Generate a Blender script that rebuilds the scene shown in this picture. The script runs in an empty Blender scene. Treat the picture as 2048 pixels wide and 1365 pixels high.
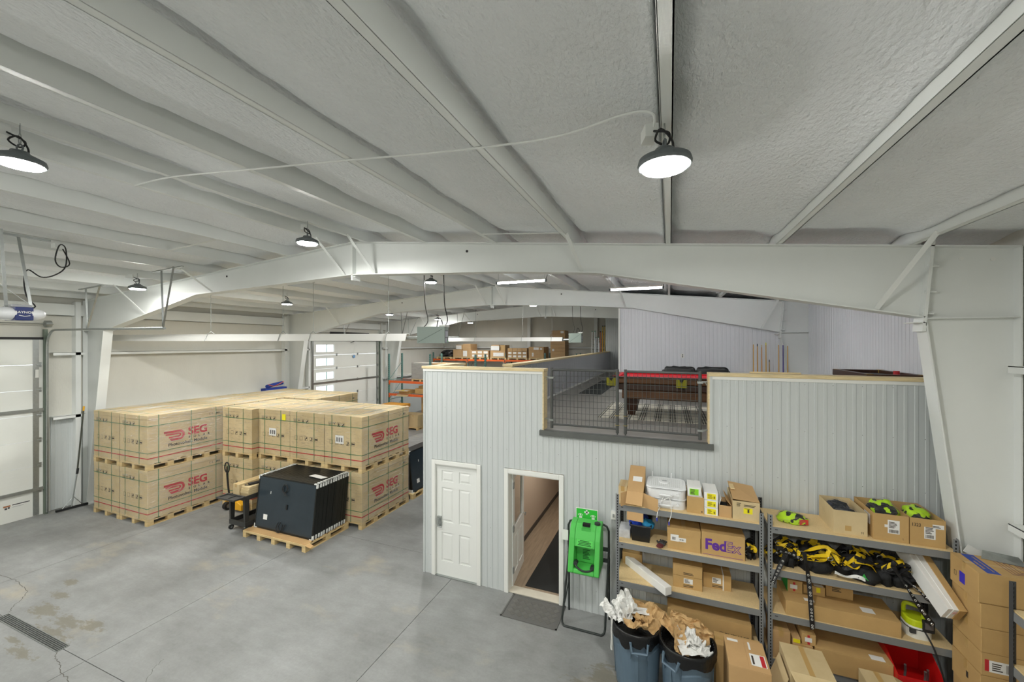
import bpy, math, random
from mathutils import Vector, Matrix, noise
random.seed(7)
S = bpy.context.scene
COL = S.collection

# ------------------------------------------------------------------ camera
FPX, HYP = 800.0, 687.0
CAM = (0.0, 0.0, 4.27)
YAW = math.atan2(315.5, FPX)
cd = bpy.data.cameras.new('camera'); cam = bpy.data.objects.new('camera', cd); COL.objects.link(cam)
cd.sensor_width = 36.0; cd.lens = FPX / 2048 * 36.0
cd.shift_y = (HYP - 682.5) / 2048.0
cd.clip_start = 0.05; cd.clip_end = 300
cam.location = CAM; cam.rotation_euler = (math.pi / 2, 0, YAW)
S.camera = cam

# ------------------------------------------------------------------ world + exposure
w = bpy.data.worlds.new('world'); S.world = w; w.use_nodes = True
bg = w.node_tree.nodes['Background']
bg.inputs[0].default_value = (0.86, 0.93, 1.0, 1); bg.inputs[1].default_value = 9.0
S.view_settings.view_transform = 'Standard'; S.view_settings.look = 'None'
S.view_settings.gamma = 1.0; S.view_settings.use_curve_mapping = False
S.view_settings.exposure = -1.47
LAMP_W = 330.0      # watts of one high-bay lamp
TUBE_W = 120.0      # watts of one tube lamp

# ------------------------------------------------------------------ materials
def lin(c):
    c = c / 255.0
    return c / 12.92 if c <= 0.04045 else ((c + 0.055) / 1.055) ** 2.4
def rgb(*c): return (lin(c[0]), lin(c[1]), lin(c[2]), 1)
MATS = {}
def mat(name, col, rough=0.6, metal=0.0, var=0.0, scale=4.0, bump=0.0, bscale=60.0, emit=0.0, stretch=None, col2=None, spec=0.5, coat=0.0, coords='Object'):
    if name in MATS: return MATS[name]
    m = bpy.data.materials.new(name); m.use_nodes = True
    nt = m.node_tree; N = nt.nodes; L = nt.links; b = N['Principled BSDF']
    b.inputs['Roughness'].default_value = rough; b.inputs['Metallic'].default_value = metal
    b.inputs['Specular IOR Level'].default_value = spec
    b.inputs['Coat Weight'].default_value = coat
    c = rgb(*col); b.inputs['Base Color'].default_value = c
    m.diffuse_color = c
    vec = None
    if var or bump:
        if coords == 'World':
            t = N.new('ShaderNodeNewGeometry'); out = t.outputs['Position']
        else:
            t = N.new('ShaderNodeTexCoord'); out = t.outputs['Object']
        mp = N.new('ShaderNodeMapping'); L.new(out, mp.inputs[0])
        if stretch: mp.inputs['Scale'].default_value = stretch
        vec = mp.outputs[0]
    if var:
        n = N.new('ShaderNodeTexNoise'); n.inputs['Scale'].default_value = scale; n.inputs['Detail'].default_value = 6
        n.inputs['Roughness'].default_value = 0.6
        L.new(vec, n.inputs['Vector'])
        r = N.new('ShaderNodeValToRGB')
        r.color_ramp.elements[0].position = 0.3; r.color_ramp.elements[1].position = 0.7
        lo = tuple(x * (1 - var) for x in c[:3]) + (1,)
        hi = rgb(*col2) if col2 else tuple(min(1, x * (1 + var * 0.6)) for x in c[:3]) + (1,)
        r.color_ramp.elements[0].color = lo; r.color_ramp.elements[1].color = hi
        L.new(n.outputs[0], r.inputs[0]); L.new(r.outputs[0], b.inputs['Base Color'])
    if bump:
        n2 = N.new('ShaderNodeTexNoise'); n2.inputs['Scale'].default_value = bscale; n2.inputs['Detail'].default_value = 5
        L.new(vec, n2.inputs['Vector'])
        bp = N.new('ShaderNodeBump'); bp.inputs['Strength'].default_value = min(1, bump); bp.inputs['Distance'].default_value = 0.026 if name == 'spray_foam_paint' else 0.01
        L.new(n2.outputs[0], bp.inputs['Height']); L.new(bp.outputs[0], b.inputs['Normal'])
    if emit:
        b.inputs['Emission Color'].default_value = c; b.inputs['Emission Strength'].default_value = emit
    MATS[name] = m
    return m

M_foam = mat('spray_foam_paint', (237, 240, 241), 0.85, var=0.06, scale=1.1, bump=1.0, bscale=34, spec=0.2, coords='World', stretch=(1, 0.55, 1))
M_steel = mat('white_painted_steel', (228, 231, 228), 0.45, var=0.03, scale=1.5)
M_wall = mat('cream_wall_foam', (214, 213, 204), 0.8, var=0.05, scale=1.2, bump=0.25, bscale=30, spec=0.2, coords='World', stretch=(1, 1, 0.4))
M_panel = mat('white_ribbed_steel', (199, 204, 203), 0.38, var=0.03, scale=0.8)
M_panel2 = mat('white_liner_steel', (222, 224, 228), 0.38, var=0.03, scale=0.8)
M_white = mat('white_paint', (232, 233, 228), 0.4)
M_wood = mat('pine_wood', (222, 202, 156), 0.6, var=0.18, scale=6, stretch=(1, 6, 6), bump=0.1)
M_galv = mat('galvanised_steel', (168, 172, 170), 0.35, metal=0.85, var=0.1, scale=20)
M_dark = mat('dark_void', (18, 18, 18), 0.9)
M_black = mat('black_rubber', (26, 27, 28), 0.6)
M_sill = mat('dark_grey_edge', (92, 95, 92), 0.6, var=0.12, scale=4)
M_baseb = mat('dark_baseboard', (72, 68, 62), 0.6)
M_hall = mat('beige_hall_paint', (196, 178, 158), 0.7)
M_plank = mat('vinyl_plank_brown', (152, 134, 112), 0.5, var=0.25, scale=3, stretch=(9, 0.7, 1), coords='World')
M_plankg = mat('vinyl_plank_grey', (146, 143, 137), 0.42, var=0.22, scale=2.2, stretch=(0.8, 9, 1), coords='World')

# ------------------------------------------------------------------ mesh builder
KIDS = {}
class MB:
    def __init__(s): s.v = []; s.f = []; s.m = []; s.mi = 0
    def add(s, vs, fs):
        o = len(s.v); s.v.extend([tuple(p) for p in vs])
        for f in fs: s.f.append(tuple(i + o for i in f)); s.m.append(s.mi)
        return s
    def box(s, x0, x1, y0, y1, z0, z1):
        return s.add([(x0,y0,z0),(x1,y0,z0),(x1,y1,z0),(x0,y1,z0),(x0,y0,z1),(x1,y0,z1),(x1,y1,z1),(x0,y1,z1)],
                     [(3,2,1,0),(4,5,6,7),(0,1,5,4),(1,2,6,5),(2,3,7,6),(3,0,4,7)])
    def cbox(s, cx, cy, cz, sx, sy, sz): return s.box(cx-sx/2, cx+sx/2, cy-sy/2, cy+sy/2, cz-sz/2, cz+sz/2)
    def obox(s, M, sx, sy, sz):          # box centred in frame M
        b = MB().cbox(0,0,0,sx,sy,sz); return s.add([M @ Vector(p) for p in b.v], b.f)
    def sub(s, o, M=None):
        return s.add([M @ Vector(p) for p in o.v] if M else o.v, o.f)
    def hexa(s, p): return s.add(p, [(3,2,1,0),(4,5,6,7),(0,1,5,4),(1,2,6,5),(2,3,7,6),(3,0,4,7)])
    def bar(s, p0, p1, w, h, up=(0,0,1)):   # rectangular bar between two points
        a = Vector(p0); b = Vector(p1); d = b - a; l = d.length; d.normalize()
        u = Vector(up); x = d.cross(u)
        if x.length < 1e-4: x = d.cross(Vector((1,0,0)))
        x.normalize(); z = x.cross(d)
        c = [a + x*(sx*w/2) + z*(sz*h/2) for sx, sz in ((-1,-1),(1,-1),(1,1),(-1,1))]
        c2 = [p + d*l for p in c]
        return s.add(c + c2, [(0,1,2,3),(7,6,5,4),(0,4,5,1),(1,5,6,2),(2,6,7,3),(3,7,4,0)])
    def cyl(s, p0, p1, r0, r1=None, n=12, cap=True):
        r1 = r0 if r1 is None else r1
        a = Vector(p0); b = Vector(p1); d = (b - a).normalized()
        x = d.orthogonal().normalized(); y = d.cross(x)
        vs = []
        for P, r in ((a, r0), (b, r1)):
            for k in range(n):
                t = 2*math.pi*k/n; vs.append(P + x*(r*math.cos(t)) + y*(r*math.sin(t)))
        fs = [(k, (k+1)%n, n+(k+1)%n, n+k) for k in range(n)]
        if cap: fs += [tuple(range(n-1,-1,-1)), tuple(range(n, 2*n))]
        return s.add(vs, fs)
    def tube(s, pts, r, n=6, closed=False):
        P = [Vector(p) for p in pts]; m = len(P); vs = []
        x = None
        for i, p in enumerate(P):
            if closed: d = P[(i+1)%m] - P[i-1]
            else: d = P[min(i+1,m-1)] - P[max(i-1,0)]
            d.normalize()
            if x is None: x = d.orthogonal().normalized()
            else:
                x = x - d*x.dot(d)
                x = x.normalized() if x.length > 1e-6 else d.orthogonal().normalized()
            y = d.cross(x)
            for k in range(n):
                t = 2*math.pi*k/n; vs.append(p + x*(r*math.cos(t)) + y*(r*math.sin(t)))
        fs = []
        for i in range(m if closed else m-1):
            j = (i+1) % m
            fs += [(i*n+k, i*n+(k+1)%n, j*n+(k+1)%n, j*n+k) for k in range(n)]
        if not closed: fs += [tuple(range(n-1,-1,-1)), tuple(range((m-1)*n, m*n))]
        return s.add(vs, fs)
    def lathe(s, prof, n=24, c=(0,0,0), cap=True):   # profile [(r,z)] bottom to top around z
        vs = []
        for r, z in prof:
            for k in range(n):
                t = 2*math.pi*k/n; vs.append((c[0]+r*math.cos(t), c[1]+r*math.sin(t), c[2]+z))
        fs = []
        for i in range(len(prof)-1):
            fs += [(i*n+k, i*n+(k+1)%n, (i+1)*n+(k+1)%n, (i+1)*n+k) for k in range(n)]
        if cap: fs += [tuple(range(n-1,-1,-1)), tuple(range((len(prof)-1)*n, len(prof)*n))]
        return s.add(vs, fs)
    def prism(s, poly, axis, a, b):   # polygon of 2D points extruded along axis
        def P(p, t): return {'x': (t, p[0], p[1]), 'y': (p[0], t, p[1]), 'z': (p[0], p[1], t)}[axis]
        n = len(poly)
        fs = [tuple(range(n)), tuple(range(2*n-1, n-1, -1))] + [(k, n+k, n+(k+1)%n, (k+1)%n) for k in range(n)]
        return s.add([P(p, a) for p in poly] + [P(p, b) for p in poly], fs)
    def strip(s, pts, width, normal):   # flat ribbon along points, seen from normal
        P = [Vector(p) for p in pts]; n = Vector(normal); vs = []
        for i, p in enumerate(P):
            d = (P[min(i+1,len(P)-1)] - P[max(i-1,0)]).normalized(); x = d.cross(n).normalized()
            vs += [p - x*width/2, p + x*width/2]
        return s.add(vs, [(2*i, 2*i+1, 2*i+3, 2*i+2) for i in range(len(P)-1)])
    def mesh(s, name, mats, smooth=False):
        me = bpy.data.meshes.new(name); me.from_pydata(s.v, [], s.f)
        ms = mats if isinstance(mats, (list, tuple)) else [mats]
        for m in ms: me.materials.append(m)
        if len(ms) > 1: me.polygons.foreach_set('material_index', s.m)
        if smooth: me.polygons.foreach_set('use_smooth', [True]*len(me.polygons))
        me.update(); return me
    def build(s, name, mats, parent=None, smooth=False, bevel=0, fix=True):
        off = WOFF.get(parent.name, Vector((0,0,0))) if parent else Vector((0,0,0))
        if off.length: s.v = [(p[0]-off.x, p[1]-off.y, p[2]-off.z) for p in s.v]
        me = s.mesh(name, mats, smooth)
        if fix: fixn(me)
        return link(name, me, parent, bevel)
def fixn(me):
    import bmesh
    b = bmesh.new(); b.from_mesh(me); bmesh.ops.recalc_face_normals(b, faces=b.faces); b.to_mesh(me); b.free()
WOFF = {}
def link(name, data, parent=None, bevel=0):
    o = bpy.data.objects.new(name, data); COL.objects.link(o)
    if parent:
        o.parent = parent; KIDS.setdefault(parent.name, []).append(o)
        WOFF[o.name] = WOFF.get(parent.name, Vector((0,0,0)))
    if bevel:
        md = o.modifiers.new('bevel', 'BEVEL'); md.width = bevel; md.segments = 2; md.limit_method = 'ANGLE'; md.angle_limit = 0.7
    return o
def tag(o, label, cat, group=None, kind=None):
    if label: o['label'] = label
    if cat: o['category'] = cat
    if group: o['group'] = group
    if kind: o['kind'] = kind
    return o
def thing(name, label, cat, loc=(0,0,0), group=None):
    o = bpy.data.objects.new(name, None); COL.objects.link(o); o.location = loc
    o.empty_display_size = 0.1
    WOFF[o.name] = Vector(loc)
    return tag(o, label, cat, group)
def struct(o, label=None, cat=None):
    o['kind'] = 'structure'
    if label: o['label'] = label
    if cat: o['category'] = cat
    return o
def copy_tree(o, parent=None):
    c = o.copy(); COL.objects.link(c); c.parent = parent
    if parent: KIDS.setdefault(parent.name, []).append(c)
    for ch in KIDS.get(o.name, []): copy_tree(ch, c)
    return c
def place(proto, used, loc, rz=0, label=None, group=None, rot=None):
    o = proto if not used else copy_tree(proto)
    o.location = loc; o.rotation_euler = rot if rot else (0, 0, rz)
    if label: o['label'] = label
    if group: o['group'] = group
    return o
_tc = {}
def textmb(txt, size=1.0, thick=0.0, ax='l'):
    """lettering as a flat mesh (x right, y up, z 0)"""
    cu = bpy.data.curves.new('t', 'FONT'); cu.body = txt; cu.size = size; cu.offset = thick; cu.align_x = {'l':'LEFT','c':'CENTER','r':'RIGHT'}[ax]
    cu.resolution_u = 3
    o = bpy.data.objects.new('t', cu); COL.objects.link(o)
    dg = bpy.context.evaluated_depsgraph_get()
    me = o.evaluated_get(dg).to_mesh()
    b = MB(); b.add([tuple(v.co) for v in me.vertices], [tuple(p.vertices) for p in me.polygons])
    o.evaluated_get(dg).to_mesh_clear()
    bpy.data.objects.remove(o); bpy.data.curves.remove(cu)
    return b
def frame(origin, xdir, ydir):   # matrix mapping local xy to a wall
    x = Vector(xdir).normalized(); y = Vector(ydir).normalized(); z = x.cross(y)
    return Matrix(((x.x,y.x,z.x,origin[0]),(x.y,y.y,z.y,origin[1]),(x.z,y.z,z.z,origin[2]),(0,0,0,1)))

# ------------------------------------------------------------------ the shell
XL, XR, YB, YN, RX = -14.66, 3.40, 24.2, -4.2, -5.43
WY = 6.357            # front of the loft wall
FZ = 2.83             # loft floor height
def zr(x): return 6.13 - (0.0975*(x-RX) if x > RX else 0.078*(RX-x))
PURLINS = [-14.3,-13.25,-12.0,-10.78,-9.5,-8.25,-7.02,-5.75,-5.05,-3.81,-2.52,-1.29,-0.05,1.21,2.47]

# floor: concrete slabs between saw-cut joints
def floor_mat():
    m = bpy.data.materials.new('concrete_floor'); m.use_nodes = True; nt = m.node_tree; N = nt.nodes; L = nt.links; b = N['Principled BSDF']
    g = N.new('ShaderNodeNewGeometry')
    def noisef(sc, det=6, st=(1,1,1), rough=0.6):
        mp = N.new('ShaderNodeMapping'); mp.inputs['Scale'].default_value = st; L.new(g.outputs['Position'], mp.inputs[0])
        n = N.new('ShaderNodeTexNoise'); n.inputs['Scale'].default_value = sc; n.inputs['Detail'].default_value = det; n.inputs['Roughness'].default_value = rough
        L.new(mp.outputs[0], n.inputs['Vector']); return n.outputs[0]
    def ramp(i, a, b_, ca, cb):
        r = N.new('ShaderNodeValToRGB'); r.color_ramp.elements[0].position = a; r.color_ramp.elements[1].position = b_
        r.color_ramp.elements[0].color = ca; r.color_ramp.elements[1].color = cb; L.new(i, r.inputs[0]); return r.outputs[0]
    def mix(f, a, b_, t='MIX'):
        x = N.new('ShaderNodeMix'); x.data_type = 'RGBA'; x.blend_type = t
        if isinstance(f, float): x.inputs[0].default_value = f
        else: L.new(f, x.inputs[0])
        for k, c in ((6, a), (7, b_)):
            if isinstance(c, tuple): x.inputs[k].default_value = c
            else: L.new(c, x.inputs[k])
        return x.outputs[2]
    base = ramp(noisef(0.9, 8), 0.3, 0.72, rgb(129,130,129), rgb(163,165,164))
    streak = ramp(noisef(2.2, 8, (1, 3, 1), 0.7), 0.35, 0.7, (0.84,0.84,0.83,1), (1,1,1,1))
    c = mix(1.0, base, streak, 'MULTIPLY')
    fine = ramp(noisef(28, 5), 0.3, 0.7, (0.9,0.9,0.9,1), (1,1,1,1)); c = mix(1.0, c, fine, 'MULTIPLY')
    rust = ramp(noisef(0.8, 6, (1, 1.7, 1)), 0.58, 0.74, (0,0,0,1), (0.5,0.5,0.5,1)); c = mix(rust, c, rgb(176,166,144))
    # damp stains beside the drain; same dark tone left of the waste bins
    tot = None
    for (cx, cy, rx, ry) in ((-9.96,3.75,.22,.09),(-9.62,3.5,.28,.10),(-9.3,3.2,.4,.16),(-8.56,3.2,.45,.13),(-8.1,3.3,.32,.10),(-8.45,3.0,.5,.09),(-8.3,2.65,.42,.09),(-8.75,2.72,.3,.05),(-0.95,4.95,.35,.14),(-0.75,5.2,.3,.25)):
        mp = N.new('ShaderNodeMapping'); mp.vector_type = 'POINT'; mp.inputs['Location'].default_value = (-cx/rx, -cy/ry, 0); mp.inputs['Scale'].default_value = (1/rx, 1/ry, 0)
        L.new(g.outputs['Position'], mp.inputs[0])
        ln = N.new('ShaderNodeVectorMath'); ln.operation = 'LENGTH'; L.new(mp.outputs[0], ln.inputs[0])
        if tot is None: tot = ln.outputs['Value']
        else:
            mn = N.new('ShaderNodeMath'); mn.operation = 'MINIMUM'; L.new(tot, mn.inputs[0]); L.new(ln.outputs['Value'], mn.inputs[1]); tot = mn.outputs[0]
    ad = N.new('ShaderNodeMath'); ad.operation = 'MULTIPLY_ADD'; L.new(noisef(5.5, 7, (1, 2.4, 1), 0.75), ad.inputs[0]); ad.inputs[1].default_value = 3.6; L.new(tot, ad.inputs[2])
    st = ramp(ad.outputs[0], 0.0, 1.0, (1,1,1,1), (0,0,0,1))
    N2 = st.node; N2.color_ramp.elements[0].position = 0.0
    mr = N.new('ShaderNodeMapRange'); mr.inputs['From Min'].default_value = 2.65; mr.inputs['From Max'].default_value = 2.35; L.new(ad.outputs[0], mr.inputs[0])
    sc = N.new('ShaderNodeMath'); sc.operation = 'MULTIPLY'; sc.inputs[1].default_value = 0.62; L.new(mr.outputs[0], sc.inputs[0])
    c = mix(sc.outputs[0], c, rgb(112,106,88))
    L.new(c, b.inputs['Base Color'])
    rr = N.new('ShaderNodeMapRange'); rr.inputs['To Min'].default_value = 0.42; rr.inputs['To Max'].default_value = 0.62; L.new(noisef(2.5, 5), rr.inputs[0]); L.new(rr.outputs[0], b.inputs['Roughness'])
    b.inputs['Specular IOR Level'].default_value = 0.35
    bp = N.new('ShaderNodeBump'); bp.inputs['Strength'].default_value = 0.12; bp.inputs['Distance'].default_value = 0.01; L.new(noisef(40, 4), bp.inputs['Height']); L.new(bp.outputs[0], b.inputs['Normal'])
    return m
M_floor = floor_mat()
fl = thing('floor', 'grey concrete warehouse floor with saw-cut joints', 'floor'); struct(fl)
MB().box(XL-.1, XR+.1, YN, YB, -0.14, -0.02).build('subfloor', mat('joint_filler', (70,68,64), 0.9), fl)
jx = [XL-.1, -11.07, -7.3, -3.675, 0.05, XR+.1]; jy = [YN, -1.1, 2.895, 6.9, 10.9, 14.9, 18.9, YB]
for i in range(len(jx)-1):
    for k in range(len(jy)-1):
        MB().box(jx[i]+.004, jx[i+1]-.004, jy[k]+.004, jy[k+1]-.004, -0.019, 0).build('slab', M_floor, fl)
M_crack = mat('crack_dirt', (88,86,80), 0.9)
def crack(pts, wd=0.008):
    P = []
    for i in range(len(pts)-1):
        for t in range(6):
            u = t/6; P.append((pts[i][0]*(1-u)+pts[i+1][0]*u + random.uniform(-.02,.02), pts[i][1]*(1-u)+pts[i+1][1]*u + random.uniform(-.012,.012), 0.0012))
    MB().strip(P, wd, (0,0,1)).build('crack', M_crack, fl, fix=False)
crack([(-11.49,3.40),(-10.96,3.42),(-10.54,3.38),(-10.28,3.35),(-10.02,3.18),(-9.88,3.04),(-9.71,2.957)])
crack([(-7.89,2.836),(-7.72,2.769),(-7.5,2.728),(-7.31,2.67),(-7.14,2.667),(-7.0,2.64),(-6.8,2.45)])
crack([(-6.35,3.3),(-6.3,3.15),(-6.1,2.95),(-6.0,2.6)], .005)
# trench drain
dr = thing('trench_drain', 'long narrow metal drain grate set in the concrete floor', 'drain', (-8.79,2.893,0))
MB().box(-9.7,-7.88,2.832,2.955,0.0005,0.0025).build('pan', M_dark, dr)
fr = MB(); fr.box(-9.705,-7.875,2.826,2.836,0.0005,.008); fr.box(-9.705,-7.875,2.951,2.961,0.0005,.008); fr.box(-9.705,-9.695,2.836,2.951,.0005,.008); fr.box(-7.885,-7.875,2.836,2.951,.0005,.008)
fr.build('frame', M_galv, dr)
for k in range(5):
    MB().box(-9.695,-7.885,2.852+k*.0205,2.857+k*.0205,.002,.0075).build('slat', M_galv, dr)
cb = MB()
for k in range(60): cb.box(-9.69+k*.0305,-9.685+k*.0305,2.837,2.950,.002,.0065)
o = cb.build('crossbars', M_galv, dr); o['kind'] = 'stuff'

# ceiling: sprayed foam between purlins
def pdist(x):
    best = 9
    for p in PURLINS:
        if abs(x-p) < abs(best): best = x-p
    return best
xs = [XL-.05]
while xs[-1] < XR+.05:
    d = abs(pdist(xs[-1])); xs.append(xs[-1] + (0.022 if d < .28 else 0.07))
ny = 200; ys = [YN + (YB-YN)*k/ny for k in range(ny+1)]
cv = []
for y in ys:
    for x in xs:
        d = pdist(x)
        wob = noise.noise(Vector((x*0.7, y*1.1, 3.0)))*.5 + noise.noise(Vector((x*3, y*3.2, 7.0)))*.35
        if d > 0: fil = -.12*math.exp(-(max(0, d-.02-.045*wob)/(.08+.06*wob))**2) * (1 + .5*wob)
        else: fil = .05*math.exp(-(abs(d)/(.13+.06*wob))**2) * (1 + .7*wob)
        und = .022*noise.noise(Vector((x*.8, y*.8, 1.0))) + .010*noise.noise(Vector((x*6, y*6, 2.0))) + .006*noise.noise(Vector((x*13, y*13, 5.0)))
        yd = min(abs(y-f) for f in (5.85, 12.0, 18.1))
        gap = .05*math.exp(-(yd/.25)**2) * (1 + wob)
        cv.append((x, y, zr(x) + .13 - fil + und + gap))
nx = len(xs); cf = [(k*nx+i, (k+1)*nx+i, (k+1)*nx+i+1, k*nx+i+1) for k in range(ny) for i in range(nx-1)]
cm = MB(); cm.add(cv, cf); ceil = cm.build('ceiling', M_foam, smooth=True, fix=False)
struct(ceil, 'pale grey sprayed foam roof underside between steel purlins', 'ceiling')
for p in PURLINS:
    z = zr(p); dirn = -1 if p < -.5 else 1     # lower flange turns away from the building's middle aisle
    b = MB()
    b.box(p-.0035, p+.0035, YN, YB, z, z+.30)
    b.box(min(p, p+dirn*.068), max(p, p+dirn*.068), YN, YB, z, z+.004)
    b.box(p+dirn*.062-.002 if dirn>0 else p-.068, p+dirn*.062+.006 if dirn>0 else p-.064, YN, YB, z, z+.02)
    b.build('purlin', M_steel, ceil)
# roof skin above the foam, closes the building
MB().prism([(XL-.3, zr(XL)+.32),(RX, zr(RX)+.4),(XR+.3, zr(XR)+.32),(XR+.3, zr(XR)+.36),(RX, zr(RX)+.44),(XL-.3, zr(XL)+.36)], 'y', YN-.2, YB+.2).build('roof_sheet', M_steel, ceil)

# ribbed steel sheets
def ribs(name, parent, m, axis, c, a0, a1, z0, z1f, sgn, pitch=.1016, width=.9144, phase=0.0, zb=None):
    """ribbed sheets in plane axis=c from a0 to a1; sgn = side that the ribs stand out to"""
    if not callable(z1f): zz = z1f; z1f = lambda a: zz
    k0 = math.floor((a0-phase)/width)
    a = a0
    while a < a1 - 1e-4:
        k0 = math.floor((a-phase)/width + 1e-6); b = min(a1, phase + (k0+1)*width)
        pts = [(a, 0.0)]
        r0 = math.floor((a-phase)/pitch)
        while phase + r0*pitch < b:
            s = phase + r0*pitch
            for u, h in ((.052,0),(.058,.0055),(.088,.0055),(.094,0)):
                if a < s+u < b: pts.append((s+u, h))
            r0 += 1
        pts.append((b, 0.0))
        mb = MB(); vs = []
        for q, h in pts:
            for zt in (0, 1):
                Z = z0 if zt == 0 else z1f(q)
                vs.append((q, c+sgn*h, Z) if axis == 'y' else (c+sgn*h, q, Z))
        mb.add(vs, [(2*i, 2*i+2, 2*i+3, 2*i+1) for i in range(len(pts)-1)])
        mb.build('panel', m, parent, fix=False)
        a = b
# left wall, with two overhead door openings
D1 = (0.55, 5.02); D2 = (12.98, 17.40); DZ = 4.34
wl = thing('wall_left', 'cream foam-lined steel wall with horizontal girts on the far left', 'wall'); struct(wl)
b = MB()
for y0, y1, z0, z1 in ((YN,D1[0],0,5.6),(D1[0],D1[1],DZ,5.6),(D1[1],D2[0],0,5.6),(D2[0],D2[1],DZ,5.6),(D2[1],YB,0,5.6)):
    b.box(XL-.12, XL, y0, y1, z0, z1)
b.build('wall_skin', M_wall, wl)
def girt(y0, y1, z, parent=wl, h=.07, d=.2):
    g = MB(); g.box(XL+.0, XL+d, y0, y1, z-.004, z+.004); g.box(XL+d-.005, XL+d, y0, y1, z-h, z+.004); g.build('girt', M_steel, parent)
for y0, y1 in ((D1[1]+.12, 5.74), (5.97, 11.85), (12.15, D2[0]-.12), (D2[1]+.12, 18.0), (18.2, YB)):
    girt(y0, y1, 4.03)
    if y0 != D1[1]+.12 : girt(y0, y1, 2.40)
girt(D1[1]+.12, 5.74, 2.40)
for y0, y1 in ((D1[1]+.13, 5.74), (6.0, 11.8), (17.6, 18.0), (18.3, YB)):
    ribs('panel', wl, M_panel, 'x', XL+.03, y0, y1, 0.02, 2.36, 1)
for y in (5.60, D1[0]-.12, D2[0]-.12, D2[1]+.12, 11.72):
    MB().box(XL, XL+.2, y-.05, y+.05, 0, 5.35).build('jamb_post', M_steel, wl)
for y0, y1 in ((-4, 5.74), (5.97, 11.85), (12.15, 18.0), (18.2, YB)):
    e = MB(); e.box(XL+.12, XL+.13, y0, y1, 4.98, 5.28); e.box(XL+.04, XL+.13, y0, y1, 4.98, 4.99); e.build('eave_strut', M_steel, wl)
# right wall, back wall, near wall
wr = thing('wall_right', 'white steel wall on the right beyond the tapered column', 'wall'); struct(wr)
MB().box(XR, XR+.12, YN, YB, 0, 5.6).build('wall_skin', M_wall, wr)
ribs('panel', wr, M_panel, 'x', XR-.03, YN, 5.7, 0.02, 2.36, -1)
for z in (2.40, 4.03):
    for y0, y1 in ((YN, 5.74), (5.97, 6.3)):
        g = MB(); g.box(XR-.14, XR, y0, y1, z-.004, z+.004); g.box(XR-.14, XR-.135, y0, y1, z-.07, z+.004); g.build('girt', M_steel, wr)
wb = thing('wall_back', 'cream foam-lined end wall behind the pallet racks', 'wall'); struct(wb)
MB().prism([(XL,0),(XR,0),(XR,zr(XR)+.35),(RX,zr(RX)+.4),(XL,zr(XL)+.35)], 'y', YB, YB+.12).build('wall_skin', M_wall, wb)
for z in (4.03, 2.4): 
    g = MB(); g.box(XL, XR, YB-.2, YB, z-.004, z+.004); g.box(XL, XR, YB-.2, YB-.195, z-.08, z+.004); g.build('girt', M_steel, wb)
for x in (-8.3, -4.1):
    MB().box(x-.1, x+.1, YB-.25, YB, 0, zr(x)).build('wind_post', M_steel, wb)
ribs('panel', wb, M_panel, 'y', YB-.02, XL, XR, 0, 2.36, -1)
wn = MB().prism([(XL,0),(XR,0),(XR,zr(XR)+.35),(RX,zr(RX)+.4),(XL,zr(XL)+.35)], 'y', YN-.12, YN).build('wall_near', M_wall); struct(wn, 'cream end wall behind the viewer', 'wall')
gr = MB().box(-60, XL-.12, -20, 60, -.2, -.05).build('ground', mat('outside_pavement', (190,190,186), 0.8, var=.1)); struct(gr, 'pale pavement outside the overhead doors', 'ground')

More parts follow.
